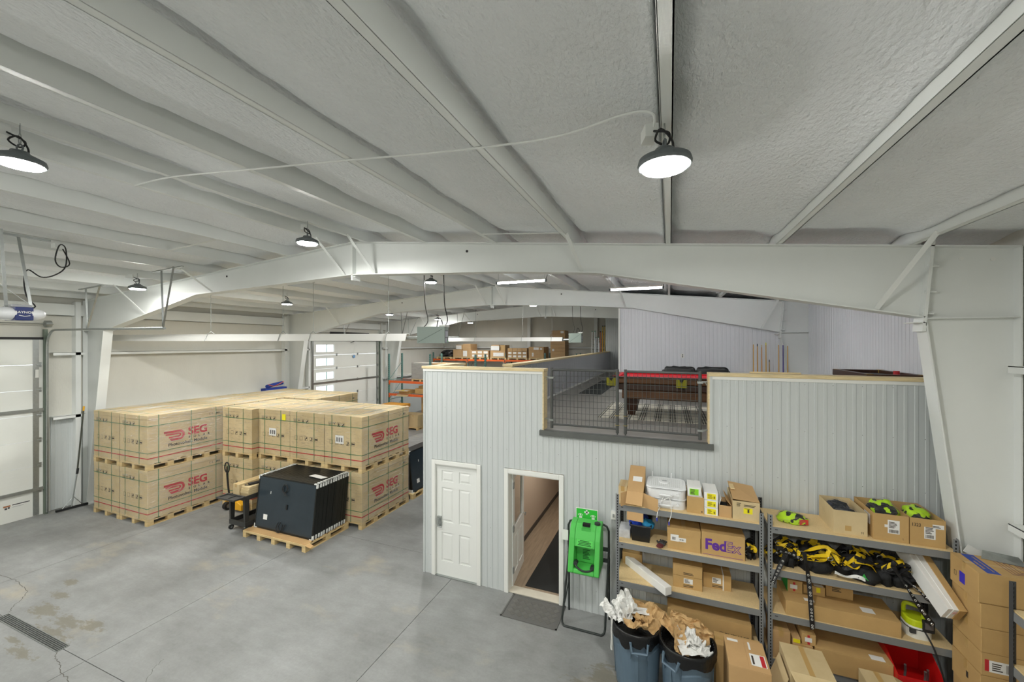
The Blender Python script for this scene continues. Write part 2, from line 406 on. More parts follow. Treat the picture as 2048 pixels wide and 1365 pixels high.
# ------------------------------------------------------------------ rigid frames
def rigid_frame(Y, label):
    t = thing('rigid_portal', label, 'portal', (RX, Y, 0), 'white tapered rigid steel frames')
    xo0, xo1 = XL+.03, XR-.03
    top = [(xo0, zr(xo0)), (RX, zr(RX)), (xo1, zr(xo1))]
    bot = [(-13.65,4.60), (-9.92,5.371), (RX,5.535), (-2.51,5.40), (-0.98,5.285), (2.61,4.56)]
    ci0, ci1 = (-14.45, 0), (3.14, 0)
    wt = .005
    def zt(x): return zr(x)
    # rafter web in two halves, column webs
    MB().prism([(bot[0][0], zt(bot[0][0])), (RX, zr(RX)), bot[2], bot[1], bot[0]], 'y', Y-wt, Y+wt).build('rafter_web', M_steel, t)
    MB().prism([(RX, zr(RX)), (2.66, zt(2.66)), bot[5], bot[4], bot[3], bot[2]], 'y', Y-wt, Y+wt).build('rafter_web', M_steel, t)
    MB().prism([(xo0,0), ci0, bot[0], (bot[0][0], zt(bot[0][0])), (xo0, zr(xo0))], 'y', Y-wt, Y+wt).build('column_web', M_steel, t)
    MB().prism([(xo1,0), ci1, (2.62,4.48), (2.66, zt(2.66)), (xo1, zr(xo1))], 'y', Y-wt, Y+wt).build('column_web', M_steel, t)
    def flange(p, q, w=.2, th=.014, name='flange'):
        MB().bar((p[0], Y, p[1]), (q[0], Y, q[1]), w, th, up=(0,0,1) if abs(q[0]-p[0]) > abs(q[1]-p[1]) else (1,0,0)).build(name, M_steel, t)
    for i in range(2): flange(top[i], top[i+1])
    for i in range(5): flange(bot[i], bot[i+1])
    flange(ci0, bot[0]); flange(ci1, (2.62, 4.50)); flange((xo0,0), top[0]); flange((xo1,0), top[2])
    # knee: bolted end plates, stiffeners, base plates
    MB().bar((2.60, Y, 4.40), (2.685, Y, zt(2.66)+.10), .2, .03, up=(1,0,0)).build('end_plate', M_steel, t)
    MB().bar((2.63, Y, 4.545), (xo1, Y, 4.545), .18, .012).build('stiffener', M_steel, t)
    MB().bar((xo0, Y, 4.60), (-13.65, Y, 4.60), .18, .012).build('stiffener', M_steel, t)
    MB().cbox(2.56, Y, 4.50, .1, .2, .012).build('gusset', M_steel, t)
    MB().bar((RX, Y, 5.43), (RX, Y, zr(RX)), .2, .03, up=(1,0,0)).build('ridge_plate', M_steel, t)
    for z in (5.12, 4.84, 4.60):
        x = 2.64 + (z-4.5)*.08
        for s in (-.06, .06):
            MB().cyl((x-.05, Y+s, z), (x+.05, Y+s, z), .016, n=6).build('bolt', M_steel, t)
    for z in (5.5, 6.05):
        MB().cyl((RX-.05, Y-.06, z), (RX+.05, Y-.06, z), .014, n=6).build('bolt', M_steel, t)
    for x in (xo0+.15, xo1-.1): MB().cbox(x, Y, .012, .42, .26, .024).build('base_plate', M_steel, t)
    return t, bot
def zbot(bot, x):
    for (x0,z0),(x1,z1) in zip(bot[:-1], bot[1:]):
        if x0 <= x <= x1: return z0 + (z1-z0)*(x-x0)/(x1-x0)
    return 5
for Y, lab in ((5.85,'nearest white steel frame with bolted knee and tapered column'), (12.0,'second white steel frame crossing above the loft back wall'), (18.1,'farthest white steel frame beyond the overhead door')):
    t, bot = rigid_frame(Y, lab)
    for p in (-12.0, -9.5, -5.75, -5.05, -1.29, 2.47):
        q = p + .1
        if p == 2.47: q = 2.2
        MB().bar((p, Y-.62, zr(p)+.02), (q, Y-.06, zbot(bot, q)+.02), .05, .006, up=(0,1,0)).build('flange_brace', M_steel, t)
    for x in (-9.0, -3.1, 2.95, 3.2):
        MB().cyl((x, Y-.012, zr(x)-.12), (x, Y+.012, zr(x)-.12), .022, n=8).build('grommet', mat('grommet_black', (40,40,40), .7) if x < 2 else M_white, t)

# ------------------------------------------------------------------ loft
CX0 = -4.28
wm = thing('wall_loft', 'white ribbed steel wall of the loft with two doors', 'wall'); struct(wm)
REG = ((CX0,-4.09,0,3.80),(-4.09,-3.095,2.13,3.80),(-3.095,-2.645,0,3.80),(-2.645,-1.95,2.13,3.80),(-1.95,-1.60,2.13,2.76),(-1.60,.53,0,2.76),(.53,XR-.05,0,3.80))
core = MB()
for x0,x1,z0,z1 in REG:
    ribs('panel', wm, M_panel, 'y', WY, x0, x1, z0, z1, -1, phase=CX0)
    core.box(x0, x1, WY+.006, WY+.19, z0, z1)
core.build('wall_core', M_panel, wm)
# screws: one row per girt line
sc = MB()
for z in (.35, 1.05, 1.75, 2.45, 3.1, 3.72):
    for k in range(25):
        x = CX0 + .155 + k*.3048
        for x0,x1,z0,z1 in REG:
            if x0+.02 < x < x1-.02 and z0 < z < z1: sc.cyl((x, WY-.004, z), (x, WY+.002, z), .005, n=6)
o = sc.build('screws', mat('screw_head', (120,122,120), .5), wm); o['kind'] = 'stuff'
MB().box(CX0-.004, CX0+.03, WY-.014, WY+.02, 0, 3.80).build('corner_trim', M_panel, wm)
# left end of the loft and its half wall; ribbed inside
wls = thing('wall_loft_end', 'short white ribbed half wall at the loft corner', 'wall'); struct(wls)
MB().box(CX0, CX0+.15, WY+.19, 7.65, 0, 3.80).build('wall_core', M_panel, wls)
ribs('panel', wls, M_panel, 'x', CX0, WY, 7.65, 0, 3.80, -1)
wi = thing('wall_loft_inner', 'white ribbed half wall running back along the loft corridor', 'wall'); struct(wi)
MB().box(-3.12, -2.955, 7.49, 21.5, FZ-.15, 3.80).build('wall_core', M_panel2, wi)
ribs('panel', wi, M_panel2, 'x', -2.955, 7.49, 21.5, FZ, 3.80, 1)
MB().box(-3.12,-2.955,7.47,7.49,FZ-.15,3.80).build('end_board', M_wood, wi)
# wood caps
def cap(n, x0,x1,y0,y1): 
    o = MB().box(x0,x1,y0,y1,3.80,3.845).build('trim_%d' % n, M_wood, bevel=.003); struct(o, None, 'trim'); return o
cap(1, CX0-.03, -1.93, WY-.03, WY+.21)['label'] = 'pine cap board on the half wall left of the gates'
cap(2, .51, XR-.06, WY-.03, WY+.21)['label'] = 'pine cap board on the half wall right of the gates'
cap(3, CX0-.03, CX0+.18, WY+.21, 7.67)['label'] = 'short pine cap board at the loft left corner'
cap(4, -3.15, -2.925, 7.46, 21.5)['label'] = 'long pine cap board along the loft corridor'
for n, x in ((5, -1.945), (6, .515)):
    o = MB().box(x-.015 if n==5 else x-.005, x+.005 if n==5 else x+.015, WY-.012, WY+.2, FZ-.03, 3.80).build('trim_%d' % n, M_wood); struct(o, 'pine jamb board on the %s side of the loft gate opening' % ('left' if n==5 else 'right'), 'trim')
o = MB().box(.53, .565, WY-.02, WY, FZ-.05, 3.80).build('trim_7', M_panel); struct(o, 'white corner strip beside the loft gate opening', 'trim')
o = MB().box(.53, XR-.06, WY-.016, WY, 3.755, 3.80).build('trim_8', M_white); struct(o, 'white strip under the right pine cap board', 'trim')
o = MB().box(CX0-.01, -1.96, WY-.016, WY, 3.755, 3.80).build('trim_9', M_white); struct(o, 'white strip under the left pine cap board', 'trim')
# loft floor and edge
lf = thing('floor_loft', 'grey wood-look loft floor', 'floor'); struct(lf)
MB().box(-2.955, XR-.06, WY+.02, 21.5, FZ-.25, FZ).build('deck', M_plankg, lf)
MB().box(CX0+.15, -3.12, 7.6, 21.5, FZ-.25, FZ).build('deck', M_plankg, lf)
MB().box(-2.0, .58, WY-.06, WY+.06, 2.75, FZ+.004).build('edge', M_sill, lf)
# loft room walls
wbk = thing('wall_loft_back', 'white ribbed back wall of the loft room under the second frame', 'wall'); struct(wbk)
BOT = [(-13.65,4.60), (-9.92,5.371), (RX,5.535), (-2.51,5.40), (-0.98,5.285), (2.61,4.56), (3.4,4.56)]
ribs('panel', wbk, M_panel2, 'y', 12.08, -1.377, XR-.1, FZ, lambda x: zbot(BOT, x), -1)
MB().prism([(-1.377,FZ),(XR-.1,FZ),(XR-.1,zbot(BOT,XR-.1)),(2.61,4.56),(-.98,5.285),(-1.377,zbot(BOT,-1.377))], 'y', 12.09, 12.2).build('wall_core', M_panel2, wbk)
MB().box(-1.40,-1.35,12.04,12.09,FZ,5.30).build('corner_trim', M_white, wbk)
wrs = thing('wall_loft_right', 'grey shaded ribbed side wall of the loft room', 'wall'); struct(wrs)
ribs('panel', wrs, M_panel2, 'x', 3.22, WY+.2, 12.1, FZ, 5.30, -1)
MB().box(3.225, 3.3, WY+.2, 12.1, FZ, 5.30).build('wall_core', M_panel2, wrs)
wf = thing('wall_loft_far', 'white ribbed wall at the far end of the loft corridor', 'wall'); struct(wf)
ribs('panel', wf, M_panel, 'y', 21.5, -3.15, 3.3, FZ, lambda x: zr(x)-.05, -1)
MB().box(-3.15, 3.3, 21.51, 21.6, FZ, 5.8).build('wall_core', M_panel, wf)
wsd = thing('wall_loft_corridor', 'white wall on the right of the loft corridor', 'wall'); struct(wsd)
MB().box(-1.377, -1.3, 12.2, 21.5, FZ, 5.75).build('wall_core', M_panel2, wsd)
o = MB().box(-2.955, -2.94, 7.49, 21.5, FZ, FZ+.05).build('baseboard_corridor', M_white); struct(o, 'white baseboard along the corridor half wall', 'baseboard')
o = MB().box(-1.35, 3.2, 12.05, 12.075, FZ, FZ+.06).build('baseboard_loft', M_white); struct(o, 'white baseboard along the loft back wall', 'baseboard')
ol = thing('wall_outlet', 'white wall outlet on the loft back wall', 'outlet', (.33, 12.07, 3.92))
MB().box(.29,.37,12.055,12.068,3.86,3.98).build('plate', M_white, ol)
MB().box(.315,.345,12.051,12.056,3.88,3.91).build('socket', M_sill, ol); MB().box(.315,.345,12.051,12.056,3.93,3.96).build('socket', M_sill, ol)
sw = thing('light_switch', 'white light switch box beside the storage rack', 'switch', (-.80, WY, 1.61))
MB().box(-.845,-.765,WY-.05,WY-.004,1.55,1.67).build('box', M_white, sw); MB().box(-.82,-.79,WY-.056,WY-.05,1.585,1.635).build('rocker', mat('switch_grey',(150,152,150),.5), sw)

# doors of the loft wall
def jambs(n, x0, x1, zt, lab):
    t = thing('trim_%d' % n, lab, 'trim'); struct(t)
    for s, x in ((-1, x0), (1, x1)):
        MB().box(min(x, x+s*.075), max(x, x+s*.075), WY-.03, WY, 0, zt+.075).build('casing', M_white, t, bevel=.006)
        MB().box(x-.014 if s<0 else x-.004, x+.004 if s<0 else x+.014, WY-.02, WY+.19, 0, zt).build('jamb', M_white, t)
    MB().box(x0, x1, WY-.03, WY, zt, zt+.075).build('casing', M_white, t, bevel=.006)
    MB().box(x0, x1, WY-.02, WY+.19, zt-.012, zt).build('jamb', M_white, t)
    return t
jambs(10, -4.02, -3.165, 2.05, 'white casing around the closed six-panel door')
jambs(11, -2.57, -1.675, 2.05, 'white casing around the open doorway')
M_door = mat('door_white', (230,232,228), .42)
d1 = thing('door_1', 'closed white six-panel door in the loft wall', 'door', (-3.6, WY, 0)); struct(d1)
def slab_door(parent, x0, x1, y0, y1, z0, z1, panels, m):
    """frame of rails and stiles with recessed raised panels; panels list of (x0,x1,z0,z1)"""
    MB().box(x0, x1, y0+.012, y1, z0, z1).build('leaf', m, parent)
    xsx = sorted(set([x0,x1]+[p[0] for p in panels]+[p[1] for p in panels])); zsz = sorted(set([z0,z1]+[p[2] for p in panels]+[p[3] for p in panels]))
    g = MB()
    for i in range(len(xsx)-1):
        for k in range(len(zsz)-1):
            cx = (xsx[i]+xsx[i+1])/2; cz = (zsz[k]+zsz[k+1])/2
            if not any(p[0]<cx<p[1] and p[2]<cz<p[3] for p in panels): g.box(xsx[i], xsx[i+1], y0, y0+.012, zsz[k], zsz[k+1])
    g.build('stiles', m, parent)
    for p in panels:
        q = .022; r = .05
        h = MB(); h.hexa([(p[0]+q,y0+.012,p[2]+q),(p[1]-q,y0+.012,p[2]+q),(p[1]-r,y0+.003,p[2]+r),(p[0]+r,y0+.003,p[2]+r),
                          (p[0]+q,y0+.012,p[3]-q),(p[1]-q,y0+.012,p[3]-q),(p[1]-r,y0+.003,p[3]-r),(p[0]+r,y0+.003,p[3]-r)])
        h.build('panel', m, parent)
PX = ((-3.905,-3.655),(-3.545,-3.305)); PZ = ((.27,.80),(.99,1.62),(1.73,1.935))
slab_door(d1, -4.015, -3.17, WY+.02, WY+.06, .012, 2.035, [(a,b_,c,d) for a,b_ in PX for c,d in PZ], M_door)
lk = MB().box(-3.985,-3.90,WY-.012,WY+.02,.90,1.09).build('lock', M_galv, d1, bevel=.008)
MB().tube([(-3.945,WY-.012,.93),(-3.945,WY-.06,.93),(-3.86,WY-.065,.925)], .011, 8).build('handle', M_galv, lk)
MB().cyl((-3.945,WY-.03,1.035),(-3.945,WY-.01,1.035),.022,n=12).build('thumb_turn', M_galv, lk)
for z in (.3, 1.02, 1.75): MB().cyl((-3.17,WY+.012,z-.05),(-3.17,WY+.012,z+.05),.008,n=8).build('hinge', M_galv, d1)
MB().box(-4.02,-3.165,WY-.03,WY+.06,0,.012).build('threshold', M_galv, d1)
# second door, swung open into the hall
d2 = thing('door_2', 'white half-glass door standing open into the hallway', 'door', (-2.57, WY+.15, 0)); struct(d2)
d2.rotation_euler = (0,0,math.radians(97))
WOFF[d2.name] = Vector((0,0,0))
slab_door(d2, 0.0, .86, -.022, .022, .015, 2.03, [(.12,.38,.2,.85),(.48,.74,.2,.85)], M_door)
KIDS[d2.name][0].data = (lambda b: (b.box(0,.86,-.01,.022,.015,1.0), b.box(0,.14,-.01,.022,1.0,2.03), b.box(.72,.86,-.01,.022,1.0,2.03), b.box(.14,.72,-.01,.022,1.88,2.03), b.mesh('leaf', M_door))[-1])(MB())
st2 = KIDS[d2.name][1]
st2.data = (lambda b: (b.box(0,.12,-.022,-.01,.015,2.03), b.box(.74,.86,-.022,-.01,.015,2.03), b.box(.12,.74,-.022,-.01,.85,1.0), b.box(.12,.74,-.022,-.01,.015,.2), b.box(.38,.48,-.022,-.01,.2,.85), b.box(.12,.74,-.022,-.01,1.88,2.03), b.mesh('stiles', M_door))[-1])(MB())
def glass_mat():
    m = bpy.data.materials.new('window_glass'); m.use_nodes = True; b = m.node_tree.nodes['Principled BSDF']
    b.inputs['Transmission Weight'].default_value = 1; b.inputs['Roughness'].default_value = .02; b.inputs['IOR'].default_value = 1.05; b.inputs['Base Color'].default_value = (.95,.98,.98,1); return m
M_glass = glass_mat()
MB().box(.13,.73,-.003,.003,1.0,1.89).build('pane', M_glass, d2)
hd = MB().tube([(.79,-.03,.99),(.79,-.075,.99),(.70,-.08,.985)], .011, 8).build('handle', M_galv, d2)
for z in (.3, 1.02, 1.78): MB().box(-.012,.03,-.04,-.022,z-.055,z+.055).build('hinge', M_galv, d2)
# hallway behind the open door
hw = thing('wall_hallway', 'beige painted hallway wall seen through the open doorway', 'wall'); struct(hw)
MB().box(-2.98,-2.92,WY+.19,12.0,0,2.55).build('wall_core', M_hall, hw)
MB().box(-1.35,-1.3,WY+.19,12.0,0,2.55).build('wall_core', M_hall, hw)
MB().box(-2.98,-1.3,12.0,12.05,0,2.55).build('wall_core', M_hall, hw)
MB().box(-2.98,-1.3,WY+.19,12.0,2.5,2.55).build('hall_ceiling', M_white, hw)
MB().box(-2.92,-2.57,WY+.185,WY+.20,0,2.55).build('return', M_hall, hw)
o = MB().box(-2.92,-2.905,WY+.2,12.0,0.004,.105).build('baseboard_hallway', M_baseb); struct(o, 'dark baseboard along the beige hallway wall', 'baseboard')
o = MB().box(-2.92,-1.35,WY+.19,12.0,0.001,.006).build('floor_hallway', M_plank); struct(o, 'brown plank flooring in the hallway', 'floor')
o = MB().box(-2.57,-1.675,WY-.0,WY+.19,.001,.018).build('trim_12', mat('threshold_wood',(206,200,184),.6,var=.1), bevel=.004); struct(o, 'pale wooden threshold of the open doorway', 'trim')
M_runner = mat('runner_carpet', (34,36,35), .95, bump=.6, bscale=160)
o = MB().box(-2.36,-1.45,6.62,10.6,.006,.016).build('carpet_runner', M_runner); tag(o, 'black carpet runner lying in the hallway behind the doorway', 'mat')
hl = bpy.data.lights.new('hall_light', 'AREA'); hl.shape = 'RECTANGLE'; hl.size = .3; hl.size_y = 1.1; hl.energy = 60; hl.color = (1,.96,.9)
hp = thing('hall_lamp', 'ceiling lamp panel inside the hallway', 'lamp', (-2.1, 8.6, 2.47))
MB().box(-2.27,-1.93,8.0,9.2,2.47,2.499).build('housing', M_white, hp)
MB().box(-2.25,-1.95,8.03,9.17,2.466,2.47).build('diffuser', mat('lamp_diffuser',(255,250,240),.5,emit=4), hp)
ho = link('hall_light', hl, hp); ho.location = (0,0,-.02)

# loft gates of steel mesh
M_gate = mat('grey_gate_steel', (84,86,84), .45, metal=.3)
def gate(x0, x1, hinge, lab):
    Y = 6.42; t = thing('mesh_gate', lab, 'gate', ((x0+x1)/2, Y, FZ), 'steel mesh gates of the loft')
    z0, z1 = 2.865, 3.862; zb = 2.93 if hinge < 0 else 2.93
    for x in (x0, x1): MB().cyl((x,Y,z0),(x,Y,z1),.024,n=12).build('post', M_gate, t, smooth=False)
    MB().cyl((x0,Y,z1-.03),(x1,Y,z1-.03),.02,n=10).build('top_rail', M_gate, t)
    MB().cyl((x0,Y,zb),(x1,Y,zb),.016,n=10).build('bottom_rail', M_gate, t)
    n = 17
    for k in range(1, n):
        x = x0 + (x1-x0)*k/n; MB().cyl((x,Y,zb),(x,Y,z1-.03),.0035,n=5).build('wire', M_gate, t)
    for k in range(1, 9):
        z = zb + (z1-.03-zb)*k/9; MB().cyl((x0,Y-.005,z),(x1,Y-.005,z),.0035,n=5).build('wire', M_gate, t)
    hx = x0 if hinge < 0 else x1
    for z in (3.70, 3.00):
        h = MB(); h.cbox(hx, Y, z, .075, .075, .03); h.tube([(hx+hinge*.03,Y-.02,z),(hx+hinge*.07,Y-.02,z),(hx+hinge*.085,Y-.02,z+.035*(1 if z<3.5 else -1))], .008, 6); h.bar((hx+hinge*.03,Y,z+.01),(hx+hinge*.115,Y,z+.012),.012,.012)
        h.build('hinge', M_galv, t)
    ox = x1 if hinge < 0 else x0
    for z in (2.99, 3.14): MB().tube([(ox+.032*math.cos(a),Y+.032*math.sin(a),z) for a in [k*math.pi/5 for k in range(10)]], .005, 5, closed=True).build('latch_ring', mat('brass_ring',(190,170,110),.4,metal=.6), t)
    MB().cyl((ox,Y,z0-.025),(ox,Y,z0),.012,n=8).build('foot_pin', M_gate, t)
gate(-1.822, -.762, -1, 'left grey steel mesh gate hinged on the pine jamb')
gate(-.64, .41, 1, 'right grey steel mesh gate in front of the pool table')

# ------------------------------------------------------------------ overhead doors
M_sect = mat('insulated_door_white', (226,228,222), .45, var=.03, scale=1)
M_track = mat('green_grey_track', (112,124,112), .45, metal=.4)
def overhead(n, Y0, Y1, windows, lab):
    t = thing('door_%d' % n, lab, 'door', (XL+.08, (Y0+Y1)/2, 0)); struct(t)
    X = XL+.08; hgt = 4.36; ns = 7; sh = hgt/ns
    for k in range(ns):
        z0 = k*sh+.004; z1 = (k+1)*sh-.004
        if k in windows:
            wy0, wy1 = Y0+.32, Y0+1.34; wz0, wz1 = z0+.14, z1-.155
            b = MB(); b.box(X-.05,X,Y0,wy0,z0,z1); b.box(X-.05,X,wy1,Y1,z0,z1); b.box(X-.05,X,wy0,wy1,z0,wz0); b.box(X-.05,X,wy0,wy1,wz1,z1)
            s = b.build('section', M_sect, t)
            f = MB(); f.box(X,X+.012,wy0-.035,wy1+.035,wz0-.035,wz0); f.box(X,X+.012,wy0-.035,wy1+.035,wz1,wz1+.035); f.box(X,X+.012,wy0-.035,wy0,wz0,wz1); f.box(X,X+.012,wy1,wy1+.035,wz0,wz1)
            f.build('window_frame', M_white, s)
            MB().box(X-.03,X-.024,wy0,wy1,wz0,wz1).build('pane', M_glass, s)
            MB().box(X-.022,X+.004,wy0+.58,wy0+.61,wz0,wz1).build('mullion', mat('mullion_green',(150,190,180),.5), s)
        else: 
            s = MB().box(X-.05,X,Y0,Y1,z0,z1).build('section', M_sect, t)
            if n == 3:
                for q in range(1,7): MB().box(X,X+.0025,Y0+.1,Y1-.35,z0+q*sh/7-.004,z0+q*sh/7+.004).build('rib', M_sect, s)
        for y in ([Y0+.09, Y0+1.5, Y0+2.85, Y1-.09] if n == 4 else [Y0+.09, Y0+2.2, Y1-.09]):
            if k: 
                h = MB(); h.box(X,X+.008,y-.045,y+.045,k*sh-.06,k*sh+.06); h.cyl((X+.012,y-.04,k*sh),(X+.012,y+.04,k*sh),.012,n=6); h.build('hinge', M_galv, s)
    for k in (2, 4) if n == 3 else (4,):
        z = k*sh - (.0 if n==4 else .28)
        if n == 3: z = (0.66, 2.62)[(k==4)]
        MB().box(X,X+.05,Y0+.02,Y1-.02,z-.035,z+.035).build('strut', M_galv, t)
    MB().box(X-.02,X+.02,Y0,Y1,hgt,hgt+.06).build('top_seal', M_black, t)
    for y, s in ((Y0-.02,-1),(Y1+.02,1)):
        MB().box(X-.02,X+.08,y-.02 if s<0 else y-.04,y+.04 if s<0 else y+.02,0,4.62).build('jamb_angle', M_track, t)
        MB().box(X+.001,X+.012,y-s*.16-.05,y-s*.16+.05,.02,hgt).build('edge_plate', M_galv, t)
        R = .38; pts = [(X+.10,y,0.05),(X+.10,y,4.22)] + [(X+.10+R-R*math.cos(a), y, 4.22+R*math.sin(a)) for a in [math.pi/2*k/8 for k in range(1,9)]] + [(X+4.9,y,4.58)]
        MB().tube(pts, .026, 6).build('track', M_galv, t)
        MB().cyl((X+.12,y-.05,4.75),(X+.12,y+.06,4.75),.085,n=16).build('cable_drum', M_galv, t)
        for xx, zz in ((X+1.95, 5.5), (X+4.85, 5.75)):
            ztop = zr(xx)+.0
            MB().bar((xx, y, 4.6), (xx-.06, y, ztop), .035, .004, up=(1,0,0)).build('hanger', M_galv, t)
            MB().bar((xx, y, 4.6), (xx+.55 if xx < X+3 else xx+.35, y, zr(xx+.45)), .035, .004, up=(1,0,0)).build('hanger', M_galv, t)
            MB().bar((xx-.35, y, ztop-.03), (xx+.65, y, zr(xx+.65)-.03), .04, .02).build('hanger_rail', M_galv, t)
    MB().cyl((X+.12,Y0-.1,4.75),(X+.12,Y1+.12,4.75),.014,n=8).build('spring_shaft', M_galv, t)
    MB().cyl((X+.12,(Y0+Y1)/2-1.2,4.75),(X+.12,(Y0+Y1)/2+1.3,4.75),.05,n=10).build('spring', M_black, t)
    return t
g1 = overhead(3, D1[0], D1[1], (), 'white sectional overhead door nearest on the left wall')
g2 = overhead(4, D2[0], D2[1], (6,5,4,3,2,1), 'white sectional overhead door with a column of windows')
lg = MB(); lg.box(XL+.0805,XL+.083,4.50,4.78,.40,.42); lg.box(XL+.0805,XL+.083,4.38,4.42,.33,.37); lg.box(XL+.0805,XL+.083,4.43,4.46,.34,.38)
lg.build('logo_mark', mat('print_dark',(60,60,62),.6), g1)
MB().box(XL+.0805,XL+.083,4.36,4.47,.385,.42).build('logo_mark', mat('print_orange',(170,110,70),.6), g1)
MB().box(XL+.0805,XL+.083,4.50,4.68,.35,.365).build('logo_mark', mat('print_pale',(190,192,192),.6), g1)
lt = MB().box(XL+.10,XL+.11,4.86,4.92,3.42,3.62).build('warning_label', M_white, g1)
# pull cord of the far door
pc = MB(); pc.cyl((XL+.12,15.55,4.35),(XL+.12,15.55,3.70),.005,n=5); pc.build('pull_cord', M_white, g2)
MB().cbox(XL+.13,15.55,3.62,.02,.12,.13).build('cord_tag', mat('tag_blue',(110,160,210),.5), g2)
MB().bar((XL+.1,15.35,4.30),(XL+.4,15.35,4.38),.03,.02).build('opener_arm', M_black, g2)

# door opener hanging from the roof near the left
op = thing('door_opener', 'white and blue garage door opener hanging from the roof', 'door opener', (-8.8, 2.8, 4.6))
OX, OY, OZ = -8.8, 2.80, 4.60
# long axis runs along y, lens-shaped white covers left and right of a blue box
def lens(y0, y1):
    b = MB(); n = 10; rings = []
    for k in range(n+1):
        u = k/n; y = y0+(y1-y0)*u; r = math.sqrt(max(0, 1-u*u)); rings.append((y, .02+.075*r, .02+.16*r))
    vs = []
    for y, hz, hx in rings:
        for a in range(12): vs.append((OX+hx*math.cos(2*math.pi*a/12), y, OZ+.095+hz*math.sin(2*math.pi*a/12)))
    b.add(vs, [(i*12+k, i*12+(k+1)%12, (i+1)*12+(k+1)%12, (i+1)*12+k) for i in range(n) for k in range(12)] + [tuple(range(n*12,(n+1)*12))])
    return b
lens(OY+.055, OY+.24).build('light_cover', mat('frosted_white',(236,238,240),.25), op, smooth=True)
lens(OY-.095, OY-.33).build('light_cover', mat('frosted_white',(236,238,240),.25), op, smooth=True)
M_navy = mat('navy_plastic',(22,42,104),.35)
bb = MB().box(OX-.17,OX+.17,OY-.11,OY+.07,OZ,OZ+.19).build('body', M_navy, op, bevel=.01)
tx = textmb('RAYNOR', .046, .001, 'c')
MB().sub(tx, frame((OX+.1715, OY-.02, OZ+.10), (0,1,0), (0,0,1))).build('lettering', M_white, bb, fix=False)
sw_ = MB().strip([(OX+.172, OY-.075, OZ+.070), (OX+.172, OY-.02, OZ+.058), (OX+.172, OY+.035, OZ+.070)], .008, (1,0,0)); sw_.build('swoosh', M_white, bb, fix=False)
MB().box(OX-.15,OX+.10,OY-.12,OY+.08,OZ+.19,OZ+.23).build('top_case', mat('grey_plastic',(170,172,174),.4), op, bevel=.01)
MB().bar((OX-.1,OY-.02,OZ+.2),(XL+.2,OY-.02,4.55),.05,.06).build('rail', M_black, op)
for (x0,y0,x1,y1) in ((OX,OY+.10,OX-.15,OY+.02),(OX,OY-.14,OX+.1,OY-.22)):
    MB().bar((x0,y0,OZ+.19),(x1,y1,zr(x1)),.035,.005,up=(1,0,0)).build('hanger', M_galv, op)
MB().bar((OX,OY+.08,OZ+.25),(OX-.2,OY-.9,zr(OX)-.05),.04,.005,up=(0,0,1)).build('hanger', M_galv, op)
MB().bar((OX-.15,OY-1.2,zr(OX)-.01),(OX-.15,OY+.35,zr(OX)-.01),.04,.03).build('hanger_rail', M_galv, op)
cp = [(OX-.35,OY+.55,zr(OX)-.05),(OX-.3,OY+.62,zr(OX)-.3),(OX-.25,OY+.5,zr(OX)-.38),(OX-.2,OY+.42,zr(OX)-.28),(OX-.15,OY+.45,zr(OX)-.05),(OX-.1,OY+.5,zr(OX)-.1),(OX,OY+.46,zr(OX)-.4),(OX,OY+.34,zr(OX)-.55),(OX,OY+.2,zr(OX)-.6),(OX-.1,OY+.1,zr(OX)-.5),(OX-.1,OY+.06,zr(OX)-.65),(OX-.05,OY+.07,zr(OX)-.9),(OX,OY+.14,zr(OX)-1.05),(OX,OY+.05,zr(OX)-1.1),(OX,OY+.12,OZ+.2)]
def smooth_pts(P, n=5):
    out = []; V = [Vector(p) for p in P]
    for i in range(len(V)-1):
        p0 = V[max(i-1,0)]; p1 = V[i]; p2 = V[i+1]; p3 = V[min(i+2,len(V)-1)]
        for k in range(n):
            t = k/n; out.append(.5*((2*p1)+(p2-p0)*t+(2*p0-5*p1+4*p2-p3)*t*t+(3*p1-p0-3*p2+p3)*t**3))
    out.append(V[-1]); return out
MB().tube(smooth_pts(cp), .009, 6).build('power_cord', M_black, op)
MB().box(OX-.42,OX-.28,OY+.45,OY+.65,zr(OX)-.07,zr(OX)).build('outlet_box', M_steel, op)

# ------------------------------------------------------------------ lamps
M_lampbody = mat('lamp_housing', (104,110,112), .5, metal=.3)
LENS_A = math.pi*.128**2 + 2*math.pi*.13*.010
M_lens = mat('lamp_lens', (255,254,250), .4, emit=LAMP_W/(math.pi*LENS_A))
def highbay():
    t = thing('high_bay_lamp', 'x', 'lamp')
    MB().lathe([(.135,0),(.15,.004),(.158,.02),(.15,.05),(.10,.075),(.06,.095),(.055,.11)], 28).build('housing', M_lampbody, t, smooth=False)
    MB().lathe([(.128,-.010),(.132,-.006),(.132,.001)], 18).build('lens', M_lens, t)
    MB().tube([(0,.028*math.cos(a),.14+.03*math.sin(a)) for a in [k*math.pi/5 for k in range(10)]], .007, 6, closed=True).build('ring', M_lampbody, t)
    MB().tube([(0,.012*math.cos(a),.215+.045*math.sin(a)) for a in [k*math.pi/5 for k in range(10)]], .0045, 5, closed=True).build('hook', M_galv, t)
    MB().cyl((0,0,.25),(0,0,.345),.005,n=6).build('eye_bolt', M_galv, t)
    MB().box(-.10,-.02,.05,.17,.22,.30).build('junction_box', M_steel, t)
    MB().tube(smooth_pts([(-.05,.05,.25),(.02,-.02,.20),(.03,.04,.16),(-.04,.05,.19),(-.03,-.03,.22),(.04,-.02,.15),(.05,.0,.09)]), .007, 6).build('cord', M_black, t)
    return t
HB = highbay()
